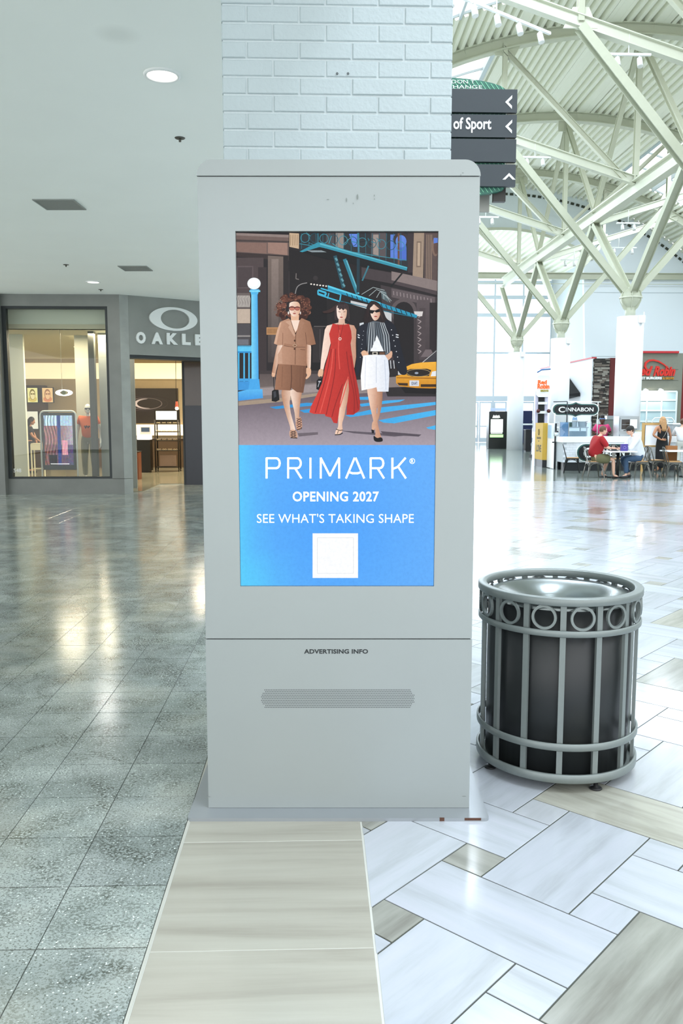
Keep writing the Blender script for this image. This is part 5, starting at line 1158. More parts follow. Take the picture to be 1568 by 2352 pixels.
for a, b in ((259, 267), (316, 323), (372, 381)): MB().box(x1 - .09, x1 - .005, SY + .02, SY + .05, S(1184, b)[1], S(1184, a)[1]).build('bracket', mat('bracket_cream', '#d5d8c8', 0.5, noise=0), sign, True)
def chev(cx, cy, w, h, up=False):
    c = S(cx, cy); s_ = 9.0 / F; q = [(.5, 1), (-.5, 0), (.5, -1), (.5, -.55), (-.05, 0), (.5, .55)]
    pts = [((y * h / 2 if up else x * w), (-x * w if up else y * h / 2)) for x, y in q]
    if up: pts = [(y * h / 2, -x * w) for x, y in q]
    P_ = [(c[0] + x * s_, c[1] + z * s_) for x, z in pts]
    MB().prism([(x, SY - .034, z) for x, z in P_], [(x, SY - .03, z) for x, z in P_]).build('arrow', SWH, sign, True)
chev(1166, 237, 15, 29); chev(1166, 293, 15, 29); chev(1167, 407, 14, 29, True)
a, z0 = S(1041, 300); b, z1 = S(1126, 276)
def stext(s, px0, px1, py0, py1, bold=0.01, y=-.032):
    a, z1 = S(px0, py0); b, z0 = S(px1, py1); link('lettering', text_mesh(s, SWH, 'lettering', h=z1 - z0, w=b - a, ext=.003, bold=bold), sign, True, loc=(a, SY + y, z0))
stext('of Sport', 1040, 1126, 272, 308, .02)
stext('DON T', 1038, 1091, 181, 190, -.005, .026); stext('HANGE', 1041, 1108, 193, 201.5, -.005, .026)
za = S(1100, 204)[1]; MB().box(xm - .5, S(1116, 204)[0], SY + .024, SY + .028, za, za + .008).build('underline', SWH, sign, True)
a, z0 = S(1137, 457); b, z1 = S(1166, 431); MB().box(a, b, SY + .10, SY + .16, z0, z1 + .1).build('junction_box', mat('dark_box', '#2d2c28', 0.5), sign, True)
a, z0 = S(1097, 470); b, z1 = S(1137, 449); MB().box(a, b, SY + .30, SY + .34, z0, z1 + .1).build('rear_panel', mat('grey_panel', '#a3a39c', 0.6), sign, True)
MB().box(a - .3, b + .1, SY + .09, SY + .30, z1 + .1, z1 + .14).build('rear_bracket', DKG, sign, True)
for x in (x0 + .25, x0 + .6): MB().tube((x, SY + .06, zt - .12), (x, SY + .06, vz(x) - .05), .014, n=6).build('hanger_rod', DKG, sign, True)

# ================================================================ BURGER RESTAURANT FRONT
RY = 36.0
GREYP = mat('grey_facade', '#7a7c70', 0.7, noise=0.06); REDP = mat('red_facade', '#7a1414', 0.6, noise=0.08); REDT = mat('red_trim', '#b8242c', 0.5, noise=0)
def RX(px, py, Y=RY): p = at(px, py, Y); return p.x, p.z
rest_ = thing('restaurant_front', 'grey and red restaurant front with stone pillar and big red script sign', 'shop front', (RX(1468, 955)[0], RY, 0))
def rbx(name, p0, p1, t0, t1, y0, y1, mt, ytop=None):
    a, z1 = RX(p0, t0, y0); b, z0 = RX(p1, t1, y0); return MB().box(a, b, y0, y1, max(0, z0), z1).build(name, mt, rest_, True)
wl = RX(1362, 823); MB().box(wl[0], wl[0] + .15, RY + .1, 44.5, 0, wl[1]).build('side_wall', mat('white_facade', '#dde3ea', 0.6, noise=0.02), rest_, True)
MB().box(wl[0] - .03, wl[0] + .18, RY + .1, 44.5, wl[1], wl[1] + .06).build('coping', REDT, rest_, True)
pl = RX(1361, 823); pr = RX(1401, 823)
pil = MB().box(pl[0] + .1, pr[0], RY + .06, RY + .8, 0, pl[1]).build('stone_pillar', mat('stone_mortar', '#2a2a28', 0.9), rest_, True)
rr = random.Random(9); groups = [MB() for _ in range(4)]; z = 0.02
while z < pl[1] - .03:
    h = rr.uniform(.045, .085); x = pl[0] + .1
    while x < pr[0] - .02:
        w = min(rr.uniform(.12, .34), pr[0] - x); gi = rr.randrange(4); groups[gi].cbox(x + .003, x + w - .003, RY + rr.uniform(.0, .035), RY + .08, z + .003, z + h - .003, .004); x += w
    y = RY + .06
    while y < RY + .8:
        w = min(rr.uniform(.12, .34), RY + .8 - y); gi = rr.randrange(4); groups[gi].box(pl[0] + .1 - rr.uniform(.02, .05), pl[0] + .12, y + .003, y + w - .003, z + .003, z + h - .003); y += w
    z += h
for gi, c in enumerate(('#4c443f', '#6f665e', '#2f2c2a', '#8c8880')): tag(groups[gi].build('ledge_stone', mat('ledge_stone_%d' % gi, c, 0.85, noise=.2, nscale=12), pil), kind='stuff')
rbx('dark_red_fin', 1401, 1409, 822, 1075, RY + .1, RY + .5, mat('dark_red', '#5c0f0f', 0.6))
rbx('red_wall', 1409, 1466, 826, 1075, RY + .4, RY + .6, REDP)
rbx('grey_sign_wall', 1440, 1557, 811, 1075, RY - .1, RY + .5, GREYP)
a = RX(1440, 806, RY - .2); b = RX(1559, 811, RY - .2); MB().box(a[0], b[0], RY - .2, RY + .5, b[1], a[1]).build('coping', REDT, rest_, True)
rbx('red_wall', 1557, 1640, 827, 1075, RY + .2, RY + .6, REDP); a = RX(1557, 823, RY + .15); MB().box(a[0], a[0] + 2, RY + .15, RY + .6, a[1] - .06, a[1] + .02).build('coping', REDT, rest_, True)
for py in (849, 874): a, z = RX(1440, py, RY - .1); b, _ = RX(1557, py, RY - .1); MB().box(a, b, RY - .106, RY - .1, z, z + .02).build('joint_line', mat('joint_dark', '#5c5f55', 0.8, noise=0), rest_, True)
# window grid
wy = RY - .16; xs_ = [1440, 1484, 1518, 1552]; zs_ = [899, 919, 943, 968, 995]
X_ = [RX(p, 955, wy)[0] for p in xs_]; Z_ = [RX(1500, p, wy)[1] for p in zs_]
wf = MB()
for x in X_: wf.box(x - .03, x + .03, wy, wy + .06, Z_[-1], Z_[0])
for z in Z_: wf.box(X_[0], X_[-1], wy - .004, wy + .064, z - .03, z + .03)
wfo = wf.build('window_frame', mat('frame_white', '#d6e0e4', 0.5, noise=0), rest_, True)
FROST = mat('frosted_pane', '#a9c2ca', 0.25, noise=0.04, nscale=1)
for i in range(3):
    for j in range(4): MB().box(X_[i] + .03, X_[i + 1] - .03, wy + .03, wy + .04, Z_[j + 1] + .03, Z_[j] - .03).build('pane', FROST, wfo)
for px in (1484, 1519):
    x, z = RX(px, 897, RY - .5); l = MB().lathe([(.02, .08), (.10, .04), (.16, -.06)], 14, c=(x, RY - .42, z)).build('sconce', SWH, rest_, True)
    MB().ball((x, RY - .42, z - .03), .07).build('sconce_bulb', mat('sconce_glow', '#ffffff', 0.4, emit='#fff6e0', estr=10.0, noise=0), rest_, True); MB().tube((x, RY - .42, z + .08), (x, RY - .1, z + .08), .015, n=5).build('sconce_arm', SWH, rest_, True)
    l = bpy.data.lights.new('sconce_light', 'POINT'); l.energy = 14; l.shadow_soft_size = .07; l.color = (1, .93, .8); o = bpy.data.objects.new('sconce_light', l); o.location = (x, RY - .45, z - .14); COL.objects.link(o)
LRED = mat('script_red', '#c32418', 0.45, emit='#c32418', estr=0.12, noise=0)
def rtext(s, p0, p1, t0, t1, m, bold=.03, shear=0.0, Y=RY - .1, ext=.06):
    a, z1 = RX(p0, t0, Y); b, z0 = RX(p1, t1, Y); return link('lettering', text_mesh(s, m, 'lettering', h=z1 - z0, w=b - a, ext=ext, bold=bold, shear=shear), rest_, True, loc=(a, Y, z0))
rtext('Red', 1452, 1497, 841, 863, LRED, .04, .35); rtext('Robin', 1500, 1549, 841, 864, LRED, .04, .35)
rtext('GOURMET BURGERS', 1440, 1518, 865.5, 871.5, SWH, .045); rtext('& BREWS', 1521, 1546, 866.5, 871.5, mat('brew_gold', '#c08a2c', 0.5, noise=0), .03)
m = MB(); pts = [(1486, 851, 3), (1481, 842, 4.2), (1483, 833, 4.6), (1490, 828, 4.2), (1500, 827, 3.6), (1512, 830, 3), (1524, 837, 2.4), (1536, 847, 1.4)]
W_ = [RX(px, py, RY - .16) for px, py, _ in pts]; ws = [w * 36 / F / 2 for *_, w in pts]; top = []; bot = []
for i, (x, z) in enumerate(W_):
    a = W_[max(i - 1, 0)]; b = W_[min(i + 1, len(W_) - 1)]; d = math.hypot(b[0] - a[0], b[1] - a[1]); nx, nz = -(b[1] - a[1]) / d, (b[0] - a[0]) / d
    top.append((x + nx * ws[i], z + nz * ws[i])); bot.append((x - nx * ws[i], z - nz * ws[i]))
lp = top + bot[::-1]; m.prism([(x, RY - .18, z) for x, z in lp], [(x, RY - .11, z) for x, z in lp]).build('swoosh', LRED, rest_, True)
# black awning shape on the side wall
a = at(1306, 865, 39.2); b = at(1318, 910, 37.6)
MB().prism([(wl[0] - .02, 39.4, a.z), (wl[0] - .02, 37.6, b.z + .15), (wl[0] - .02, 37.6, b.z), (wl[0] - .02, 39.6, b.z - .1)], [(wl[0] - .5, 39.4, a.z - .1), (wl[0] - .5, 37.6, b.z + .1), (wl[0] - .5, 37.6, b.z), (wl[0] - .5, 39.6, b.z - .1)]).build('awning', BLKM_ := mat('awning_black', '#141416', 0.7, noise=0), rest_, True)
# small pylon sign of the restaurant behind the yellow panel
t = thing('pylon_sign', 'narrow pylon with a small orange red lit sign above the yellow panel', 'sign', (at(1243, 1000, 34).x, 34, 0)); q = lambda px, py: RX(px, py, 34.0)
a, z1 = q(1233, 862); b, z0 = q(1262, 912); MB().rbox(a, b, 34.0, 34.4, z0, z1, .12).build('sign_box', SWH, t, True)
for s, p0, p1, t0, t1, mt in (('Red', 1235, 1255, 873, 882, mat('neon_orange', '#ff5a1e', 0.5, emit='#ff4a12', estr=.8, noise=0)), ('Robin', 1234, 1261, 882, 893, MATS['neon_orange']), ('BREWS', 1241, 1259, 895, 900, mat('brew_gold2', '#a89a38', 0.5, noise=0))):
    x_, zz1 = q(p0, t0); y_, zz0 = q(p1, t1); link('lettering', text_mesh(s, mt, 'lettering', h=zz1 - zz0, w=y_ - x_, ext=.02, bold=.04), t, True, loc=(x_, 34.0, zz0))
a, z1 = q(1232, 848); b, z0 = q(1262, 856); MB().path([(a, 33.9, z0), ((a * 2 + b) / 3, 33.9, z1 - .03), (b, 33.9, z1)], .03, 6).build('curved_rod', mat('blue_rod', '#3f6da8', 0.4), t, True)
a, _ = q(1238, 900); b, _ = q(1251, 900); MB().box(a, b, 34.05, 34.35, 0, z0 - .9).build('post', BLKM_, t, True)
a, _ = q(1231, 900); b, _ = q(1260, 900); MB().box(a, a + .12, 34.1, 34.3, 0, 2.7).box(b - .12, b, 34.1, 34.3, 0, 2.7).build('side_post', mat('lilac_post', '#c9c6dc', 0.5, noise=0), t, True)
for py in (926, 947): _, z = q(1245, py); MB().box(a + .1, b - .05, 34.0, 34.05, z - .05, z + .05).build('cross_bar', SWH, t, True)
for px in (1235, 1259): x, z = q(px, 944); MB().ball((x, 33.95, z), .08).build('lamp', mat('dark_red_ball', '#4a0c10', 0.3, noise=0), t, True)
MB().box(a - .1, b + .1, 33.9, 34.5, 0, .12).build('base', BLKM_, t, True)

# ================================================================ BAKERY STALL
TILEW = mat('subway_tile', '#e1e7ee', 0.25, noise=0.02); KICK = mat('kick_dark', '#1e2226', 0.4, noise=0); TOPW = mat('counter_white', '#f0f3f6', 0.3, noise=0)
CYF = 26.0; XL = 7.655; CT = 1.06
stall = thing('bakery_counter', 'white tiled bakery counter with dark base and round black emblem', 'counter', (XL, CYF, 0))
MB().box(XL, 9.2, CYF + .02, CYF + .7, .26, CT - .18).box(9.2, 15.5, CYF + .02, CYF + .34, .26, CT - .18).box(XL, XL + .7, CYF + .7, 26.75, .26, CT - .18).build('body', mat('tile_grout', '#b9c2ca', 0.6, noise=0), stall, True)
MB().box(XL + .04, 15.4, CYF + .06, CYF + .33, 0, .26).box(XL + .04, XL + .6, CYF + .66, 26.75, 0, .26).build('kick_base', KICK, stall, True)
MB().box(XL - .03, 9.2, CYF - .03, CYF + .75, CT - .18, CT).box(9.2, 15.5, CYF - .03, CYF + .35, CT - .18, CT).box(XL - .03, XL + .72, CYF + .75, 26.75, CT - .18, CT).build('counter_top', TOPW, stall, True)
me_tl = MB().cbox(-.098, .098, 0, .012, -.0, .073, .0).mesh('wall_tile', TILEW); n_t = 0
restt = MB()
for r_ in range(8):
    z = .262 + r_ * .0775; x = XL + (.1 if r_ % 2 else 0.0)
    while x < 11.6:
        w = .196
        if n_t < 160: link('wall_tile', me_tl, stall, True, loc=(x + .1, CYF + .008, z)); n_t += 1
        else: restt.box(x + .002, x + .198, CYF + .008, CYF + .02, z, z + .073)
        x += .2
tag(restt.build('wall_tile', TILEW, stall, True), kind='stuff')
bd = at(1339, 1041, CYF - .02)
def sign_shape(hw, hh, notch=0.0, n=10):
    pts = []
    for (cx, t0) in ((hw - hh, -pi / 2), (-(hw - hh), pi / 2)):
        for k in range(n + 1): t = t0 + pi * k / n; pts.append((cx + hh * cos(t), hh * sin(t)))
        if notch:
            s_ = 1 if t0 < 0 else -1; pts += [(s_ * hh * 1.1, s_ * hh), (s_ * hh * .5, s_ * (hh + notch * .35)), (0, s_ * (hh + notch)), (-s_ * hh * .5, s_ * (hh + notch * .35)), (-s_ * hh * 1.1, s_ * hh)]
    return pts
def logo(parent, cx, y, cz, hw, hh, notch):
    for k, (d, mt) in enumerate(((.075, SWH), (.045, mat('sign_ink', '#0b0f14', 0.4, noise=0)), (.030, mat('sign_teal', '#3f8f86', 0.4, noise=0)), (.018, MATS['sign_ink']))):
        pts = sign_shape(hw + d, hh + d, notch); MB().prism([(cx + a, y - .012 * (k + 1), cz + b) for a, b in pts], [(cx + a, y + (.05 if k == 0 else -.012 * k), cz + b) for a, b in pts]).build(('sign_body', 'black_border', 'teal_border', 'black_field')[k], mt, parent, True)
    w = hw * 1.58; me = text_mesh('INNABON', SWH, 'lettering', h=hh * 1.02, w=w * .82, ext=.015, bold=.012); link('lettering', me, parent, True, loc=(cx - w / 2 + w * .20, y - .048, cz - hh * .52))
    me = text_mesh('C', SWH, 'lettering', h=hh * 1.45, w=w * .19, ext=.015, bold=.02); link('lettering', me, parent, True, loc=(cx - w / 2 - .02, y - .048, cz - hh * .75))
a = at(1323, 1041, CYF); b = at(1445, 1041, CYF); t = thing('counter_emblem', 'black CINNABON name plate on the tiled counter behind the seated people', 'sign', ((a.x + b.x) / 2, CYF, .36))
logo(t, (a.x + b.x) / 2, CYF - .044, (CT - .18 + .26) / 2, (b.x - a.x) / 2 - .05, .215, 0)
c = at(1321, 940.5, 27.0); e = at(1374, 940, 27.0)
t = thing('bakery_sign', 'black and white CINNABON sign with pointed top over the bakery counter', 'sign', tuple(c)); logo(t, c.x, 27.0, c.z, e.x - c.x - .06, .125, .06)
a = at(1271, 923, 26.6); b = at(1384, 922, 26.9)
MB().tube((a.x, 26.6, a.z), (c.x - .25, 27.05, a.z + .02), .014, n=6).build('rail', DKG, t, True); MB().tube((c.x - .25, 27.05, a.z + .02), (b.x, 27.05, a.z), .016, n=6).build('rail', SWH, t, True)
for px in (1302,): x = at(px, 940, 26.9).x; MB().tube((x, 26.9, CT), (x, 26.9, a.z), .018, n=6).build('post', DKG, t, True)
x = at(1274, 940, 26.72).x; MB().tube((x, 26.72, CT), (x, 26.72, a.z - .35), .02, n=6).build('post', WHITEM, t, True)
MB().tube((b.x - .1, 27.05, CT), (b.x - .1, 27.05, a.z), .014, n=6).build('post', SWH, t, True)
# white gate panel and yellow printed panel on the left flank
t = thing('gate_panel', 'white half height gate at the left flank of the bakery stall', 'gate', (XL - .03, 27.2, 0))
MB().box(XL - .05, XL - .01, 26.78, 27.66, .02, 1.46).build('leaf', TOPW, t, True); MB().box(XL - .056, XL - .05, 26.9, 27.6, .98, 1.40).build('glass_panel', mat('blue_pane', '#a8cdf0', 0.15, noise=0), t, True)
MB().box(XL - .07, XL - .01, 26.74, 26.78, 0, 1.46).build('edge_post', KICK, t, True); MB().tube((XL - .12, 26.82, .86), (XL - .05, 26.82, .86), .02, n=6).build('handle', KICK, t, True)
t = thing('yellow_panel', 'mustard yellow printed panel on the left end of the bakery stall', 'panel', (XL - .1, 28.15, 0))
YP = mat('mustard', '#c9a542', 0.6, noise=0.06, nscale=6)
MB().box(XL - .2, XL + .08, 27.68, 28.62, .25, 1.46).build('board', YP, t, True); MB().box(XL - .19, XL + .07, 27.69, 28.60, 0, .25).build('black_base', KICK, t, True)
MB().box(XL - .22, XL - .19, 28.62, 28.9, 0, 1.16).build('white_edge', TOPW, t, True)
def side_text(s, yc, zc, h, w, mt, parent, name='lettering'):
    me = text_mesh(s, mt, name, h=h, w=w, ext=.004, bold=.03); link(name, me, parent, True, loc=(XL - .2, yc + w / 2, zc), rot=(0, 0, -pi / 2))
GI = mat('olive_ink', '#4b4a38', 0.6, noise=0)
side_text('ROASTED', 28.15, .93, .07, .5, GI, t); side_text('IN', 28.15, .84, .04, .1, GI, t); side_text('LOVE', 28.15, .50, .24, .62, GI, t)
MB().path([(XL - .204, 28.15 + .07 * cos(k * pi / 6), 1.16 + .10 * sin(k * pi / 6)) for k in range(12)], .012, 5, closed=True).build('printed_mark', GI, t, True)
# machines and wares on and behind the counter
STL = mat('stainless', '#a9b0b4', 0.3, 0.7, noise=0.03); STLD = mat('stainless_dark', '#6d7470', 0.4, 0.5, noise=0.04); OVG = mat('oven_glass', '#2c2624', 0.15, noise=0)
def bxat(p0, p1, t0, t1, Y): a = at(p0, t0, Y); b = at(p1, t1, Y); return a.x, b.x, b.z, a.z
b_ = bxat(1422, 1465, 956, 1036, 26.4)
t = thing('double_oven', 'stainless double oven with dark glass doors behind the man in white', 'oven', ((b_[0] + b_[1]) / 2, 26.65, 0))
MB().box(b_[0], b_[1], 26.42, 26.88, .1, b_[3]).build('casing', STL, t, True)
for z0, z1 in ((1.22, b_[3] - .04), (.55, 1.12)):
    d = MB().box(b_[0] + .03, b_[1] - .03, 26.38, 26.42, z0, z1).build('door', STL, t, True); MB().box(b_[0] + .07, b_[1] - .07, 26.374, 26.38, z0 + .06, z1 - .06).build('glass', OVG, d); MB().box(b_[0] + .09, b_[1] - .09, 26.366, 26.374, z0 + .2, z0 + .21).build('rack', STL, d)
MB().box(b_[0] + .33, b_[1] - .08, 26.36, 26.366, 1.30, b_[3] - .1).build('paper_notice', SWH, t, True); MB().box(b_[0] + .1, b_[1] - .1, 26.45, 26.86, 0, .1).build('base', KICK, t, True)
b_ = bxat(1388, 1416, 963, 1036, 28.6)
t = thing('tall_fridge', 'tall grey metal fridge behind the worker in pink', 'fridge', ((b_[0] + b_[1]) / 2, 29, 0))
MB().box(b_[0] - .05, b_[1] + .05, 28.6, 29.3, .1, b_[3]).build('casing', STLD, t, True); MB().box(b_[0], b_[1] + .0, 28.56, 28.6, .2, b_[3] - .05).build('door', mat('fridge_door', '#7d857e', 0.45, 0.3), t, True)
MB().tube((b_[1] + .1, 28.5, .8), (b_[1] + .1, 28.5, 1.5), .02, n=6).build('handle', STL, t, True); MB().box(b_[0], b_[1], 28.7, 29.2, 0, .1).build('plinth', KICK, t, True); MB().box(b_[0] + .1, b_[1] + .15, 28.65, 29.25, b_[3], b_[3] + .12).build('top_box', STL, t, True)
# glass case on the counter left part
b_ = bxat(1281, 1352, 970, 1003, 26.3)
t = thing('glass_display_case', 'clear glass guard with baking trays on the left of the bakery counter', 'display case', ((b_[0] + b_[1]) / 2, 26.4, CT))
MB().box(b_[0], b_[1], 26.12, 26.13, CT, b_[3]).build('front_pane', glass('case_glass', (0.85, 0.93, 0.98), 1.3), t, True); MB().box(b_[0], b_[1], 26.12, 26.6, b_[3], b_[3] + .012).build('top_pane', MATS['case_glass'], t, True)
MB().box(b_[0], b_[0] + .28, 26.14, 26.16, CT, b_[3]).build('blue_pane', mat('blue_pane', '#a8cdf0', 0.15), t, True)
for x in (b_[0], b_[0] + .29, b_[1]): MB().box(x - .01, x + .01, 26.11, 26.14, CT, b_[3] + .02).build('post', STL, t, True)
MB().box(b_[0] + .35, b_[1] - .1, 26.25, 26.6, CT, CT + .16).build('sloped_tray', STL, t, True)
def tub(px, py, Y, r, h, label, mt, z=None):
    p = at(px, py, Y); t = thing('mixing_tub', label, 'tub', (p.x, Y, p.z if z is None else z)); MB().lathe([(0, 0), (r * .8, 0), (r, h), (r * 1.06, h), (r * 1.06, h - .02), (r * .95, h - .02), (r * .76, .01), (0, .01)], 20).build('bowl', mt, t); return t
TW = mat('translucent_white', '#e6edf0', 0.3, noise=0); TG = mat('green_plastic', '#2e6a4a', 0.4, noise=0)
b2 = bxat(1300, 1352, 979, 1000, 27.6)
t = thing('prep_table', 'steel preparation table behind the glass guard', 'table', ((b2[0] + b2[1]) / 2, 27.9, 0)); MB().box(b2[0] - .2, b2[1] - .05, 27.5, 28.3, 1.30, 1.34).build('top', STL, t, True)
for x in (b2[0] - .15, b2[1] - .1):
    for y in (27.55, 28.25): MB().box(x - .02, x + .02, y - .02, y + .02, 0, 1.30).build('leg', STL, t, True)
tub(1337, 979, 27.8, .16, .19, 'wide white tub of utensils on the steel preparation table', TW, 1.34)
t = tub(1319, 979, 27.75, .09, .22, 'clear tall jug standing left of the white tub', TW, 1.34); MB().lathe([(0, .22), (.085, .22), (.06, .34), (.05, .44), (0, .44)], 16).build('lid', mat('blue_clear', '#9fc4ee', 0.2, noise=0), t)
tub(1307, 979, 28.0, .13, .15, 'green lidded tub at the left end of the preparation table', TG, 1.34)
t = thing('cup_stack', 'small white cup rack on the counter corner beside the gate', 'cups', (at(1278, 1003, 26.4).x, 26.4, CT)); MB().lathe([(0, 0), (.05, 0), (.07, .12), (.0, .12)], 14).build('cup', TW, t); MB().lathe([(.055, .12), (.06, .14), (.02, .17), (0, .17)], 14).build('lid', KICK, t)
t = thing('food_bin', 'clear bin of pastries on the counter to the right of the double oven', 'bin', (at(1468, 1003, 26.17).x, 26.17, CT)); MB().box(-.12, .12, -.12, .12, 0, .15).build('tub', TW, t); MB().box(-.10, .10, -.10, .10, .15, .19).build('pastries', mat('pastry', '#b9b39a', 0.8, noise=.3, nscale=30), t)
# menu board in a wooden frame
b_ = bxat(1476, 1516, 971, 1028, 25.65); WOOD = mat('pale_wood', '#c9a468', 0.5, noise=.12, nscale=6)
t = thing('menu_board', 'white menu board in a pale wooden frame behind the woman in black', 'board', ((b_[0] + b_[1]) / 2, 25.7, 0))
fw = .07; x1_ = b_[1] + .15
MB().box(b_[0], b_[0] + fw, 25.65, 25.72, .75, b_[3]).box(x1_ - fw, x1_, 25.65, 25.72, .75, b_[3]).box(b_[0] + fw, x1_ - fw, 25.65, 25.72, b_[3] - fw, b_[3]).box(b_[0] + fw, x1_ - fw, 25.65, 25.72, .75, .8).build('frame', WOOD, t, True)
MB().box(b_[0] + fw, x1_ - fw, 25.69, 25.71, .8, b_[3] - fw).build('white_panel', mat('menu_white', '#e9f0f8', 0.3, emit='#e9f0f8', estr=.25, noise=0), t, True); MB().box(b_[0] + fw, b_[0] + fw + .02, 25.66, 25.69, .8, b_[3] - fw).build('inner_edge', KICK, t, True)
for x in (b_[0] + .03, x1_ - .03): MB().box(x - .03, x + .03, 25.66, 25.71, 0, .75).build('leg', WOOD, t, True)
# baker's rack behind the woman
t = thing('tray_rack', 'tall white rack of dark trays behind the woman in black', 'rack', (at(1527, 990, 27.6).x, 27.8, 0)); hw = .36; zt_ = at(1527, 960, 27.6).z
MB().path([(-hw, 0, 0), (-hw, 0, zt_ - .08), (-hw + .08, 0, zt_), (hw - .08, 0, zt_), (hw, 0, zt_ - .08), (hw, 0, 0)], .022, 6).build('tube_frame', WHITEM, t); MB().path([(-hw, .5, 0), (-hw, .5, zt_ - .05), (hw, .5, zt_ - .05), (hw, .5, 0)], .022, 6).build('tube_frame', WHITEM, t)
for k in range(8): MB().box(-hw + .02, hw - .02, .02, .5, .3 + k * .155, .325 + k * .155).build('tray', mat('tray_dark', '#3b3936', 0.4, .4), t)
b_ = bxat(1545, 1570, 975, 1003, 26.9)
t = thing('coffee_machine', 'grey boxy drinks machine at the far right of the bakery counter', 'machine', ((b_[0] + b_[1]) / 2, 27.1, 0)); MB().rbox(b_[0], b_[1] + .1, 26.9, 27.4, CT - .1, b_[3], .03).build('casing', STL, t, True); MB().box(b_[0] - .03, b_[1] + .13, 26.85, 27.45, b_[3], b_[3] + .04).build('lid', SWH, t, True)
for x in (.09, .16): MB().ball((b_[0] + x, 26.895, b_[3] - .14), .022).build('knob', KICK, t, True)
MB().box(b_[0] + .02, b_[1], 26.95, 27.35, 0, CT - .1).build('stand', STLD, t, True)

# ================================================================ FAR FLOOR THINGS
t = thing('directory_cabinet', 'tall black lit directory cabinet left of the farthest round column', 'cabinet', (at(1143, 1030, 43.6).x, 43.9, 0))
a, b, z0, z1 = bxat(1123, 1166, 945, 1029, 43.6); MB().rbox(a, b, 43.6, 44.2, 0.0, z1, .04).build('cabinet_body', mat('cabinet_black', '#141714', 0.35, noise=0), t, True)
a, b, z0, z1 = bxat(1127, 1154, 963, 993, 43.58); MB().box(a, b, 43.57, 43.6, z0, z1).build('lit_panel', mat('panel_white', '#ffffff', 0.4, emit='#f6fff4', estr=1.0, noise=0), t, True)
a, b, z0, z1 = bxat(1125, 1155, 998, 1004.5, 43.58); MB().box(a, b, 43.57, 43.6, z0, z1).build('green_bar', mat('green_glow', '#b8f0a0', 0.4, emit='#a8f090', estr=.8, noise=0), t, True)
a, b, z0, z1 = bxat(1127, 1153, 994, 996, 43.58); MB().box(a, b, 43.57, 43.6, z0, z1).build('white_bar', MATS['panel_white'], t, True)
a, b, z0, z1 = bxat(1132, 1147, 954, 961.5, 43.58); m = MB()
for k in range(5):
    x = a + (b - a) * (k + .5) / 5; m.path([(x - .04, 43.58, z0 + .03), (x, 43.58, z1 - .02 * (k % 2)), (x + .04, 43.58, z0 + .05)], .028, 5)
m.build('script_mark', MATS['panel_white'], t, True)
a, b, z0, z1 = bxat(1126, 1163, 938, 944, 43.7); MB().box(a, b, 43.7, 44.1, z0, z1 + .02).build('header', mat('pale_blue_header', '#b9c8e8', 0.5, noise=0), t, True)
t = thing('dark_bin', 'small black waste bin behind the yellow panel', 'bin', (at(1213, 1038, 39.8).x, 39.9, 0)); MB().rbox(-.12, .14, 0, .4, .06, 1.02, .02).build('body', BLKM_, t); MB().box(-.13, .15, -.01, .41, 1.02, 1.06).build('lid', KICK, t); MB().box(-.1, .12, .02, .38, 0, .06).build('base', KICK, t)
t = thing('blue_vending_machine', 'dark blue machine against the glazed entrance wall', 'machine', (at(1207, 1000, 50).x, 50.2, 0)); MB().rbox(-.42, .42, 0, .7, .08, 2.0, .03).build('body', mat('deep_blue', '#16224a', 0.35, noise=0), t); MB().box(-.43, .43, -.02, 0, 1.15, 1.24).build('white_band', SWH, t); MB().box(-.38, .38, .03, .66, 0, .08).build('base', KICK, t)

# ================================================================ CHAIRS AND TABLES
GUN = mat('gunmetal', '#6b6b66', 0.32, 0.75, noise=0.08, nscale=12); GUNB = mat('black_metal', '#24282a', 0.4, 0.5, noise=0); SEATW = mat('seat_wood', '#b98f5c', 0.45, noise=.15, nscale=14)
def make_chair(label, metal):
    t = thing('metal_chair', label, 'chair')
    MB().rbox(-.18, .18, -.17, .19, .445, .462, .04, axis='z').build('seat', SEATW, t)
    m = MB(); m.rbox(-.19, .19, -.18, .20, .405, .445, .04, axis='z'); m.build('seat_frame', metal, t)
    for sx in (-1, 1):
        for sy in (-1, 1):
            m = MB(); top = [(sx * .185, sy * .18 + .01, .41), (sx * .12, sy * .18 + .01, .41), (sx * .16, sy * .12 + .01, .41)]
            b = Vector((sx * .235, sy * .235, 0)); m.prism([top[0], top[1], top[2]], [tuple(b + Vector((sx * .012, sy * .012, 0))), tuple(b + Vector((-sx * .018, 0, 0))), tuple(b + Vector((0, -sy * .018, 0)))]); m.build('leg', metal, t)
    for a, b in (((-1, -1), (1, -1)), ((-1, 1), (1, 1)), ((-1, -1), (-1, 1)), ((1, -1), (1, 1))):
        p0 = Vector((a[0] * .195, a[1] * .19, .30)); p1 = Vector((b[0] * .195, b[1] * .19, .30)); mid = (p0 + p1) / 2 + Vector((0, 0, .10)); MB().path([p0, (p0 * .75 + p1 * .25) + Vector((0, 0, .08)), mid, (p0 * .25 + p1 * .75) + Vector((0, 0, .08)), p1], .008, 5).build('apron_arch', metal, t)
    MB().path([(-.175, -.16, .44), (-.165, -.21, .62), (-.14, -.25, .78), (-.06, -.275, .845), (.06, -.275, .845), (.14, -.25, .78), (.165, -.21, .62), (.175, -.16, .44)], .011, 6).build('back_hoop', metal, t)
    MB().prism([(-.055, -.175, .44), (.055, -.175, .44), (.045, -.272, .84), (-.045, -.272, .84)], [(-.055, -.168, .44), (.055, -.168, .44), (.045, -.265, .84), (-.045, -.265, .84)]).build('back_splat', metal, t)
    return t
ch = {}
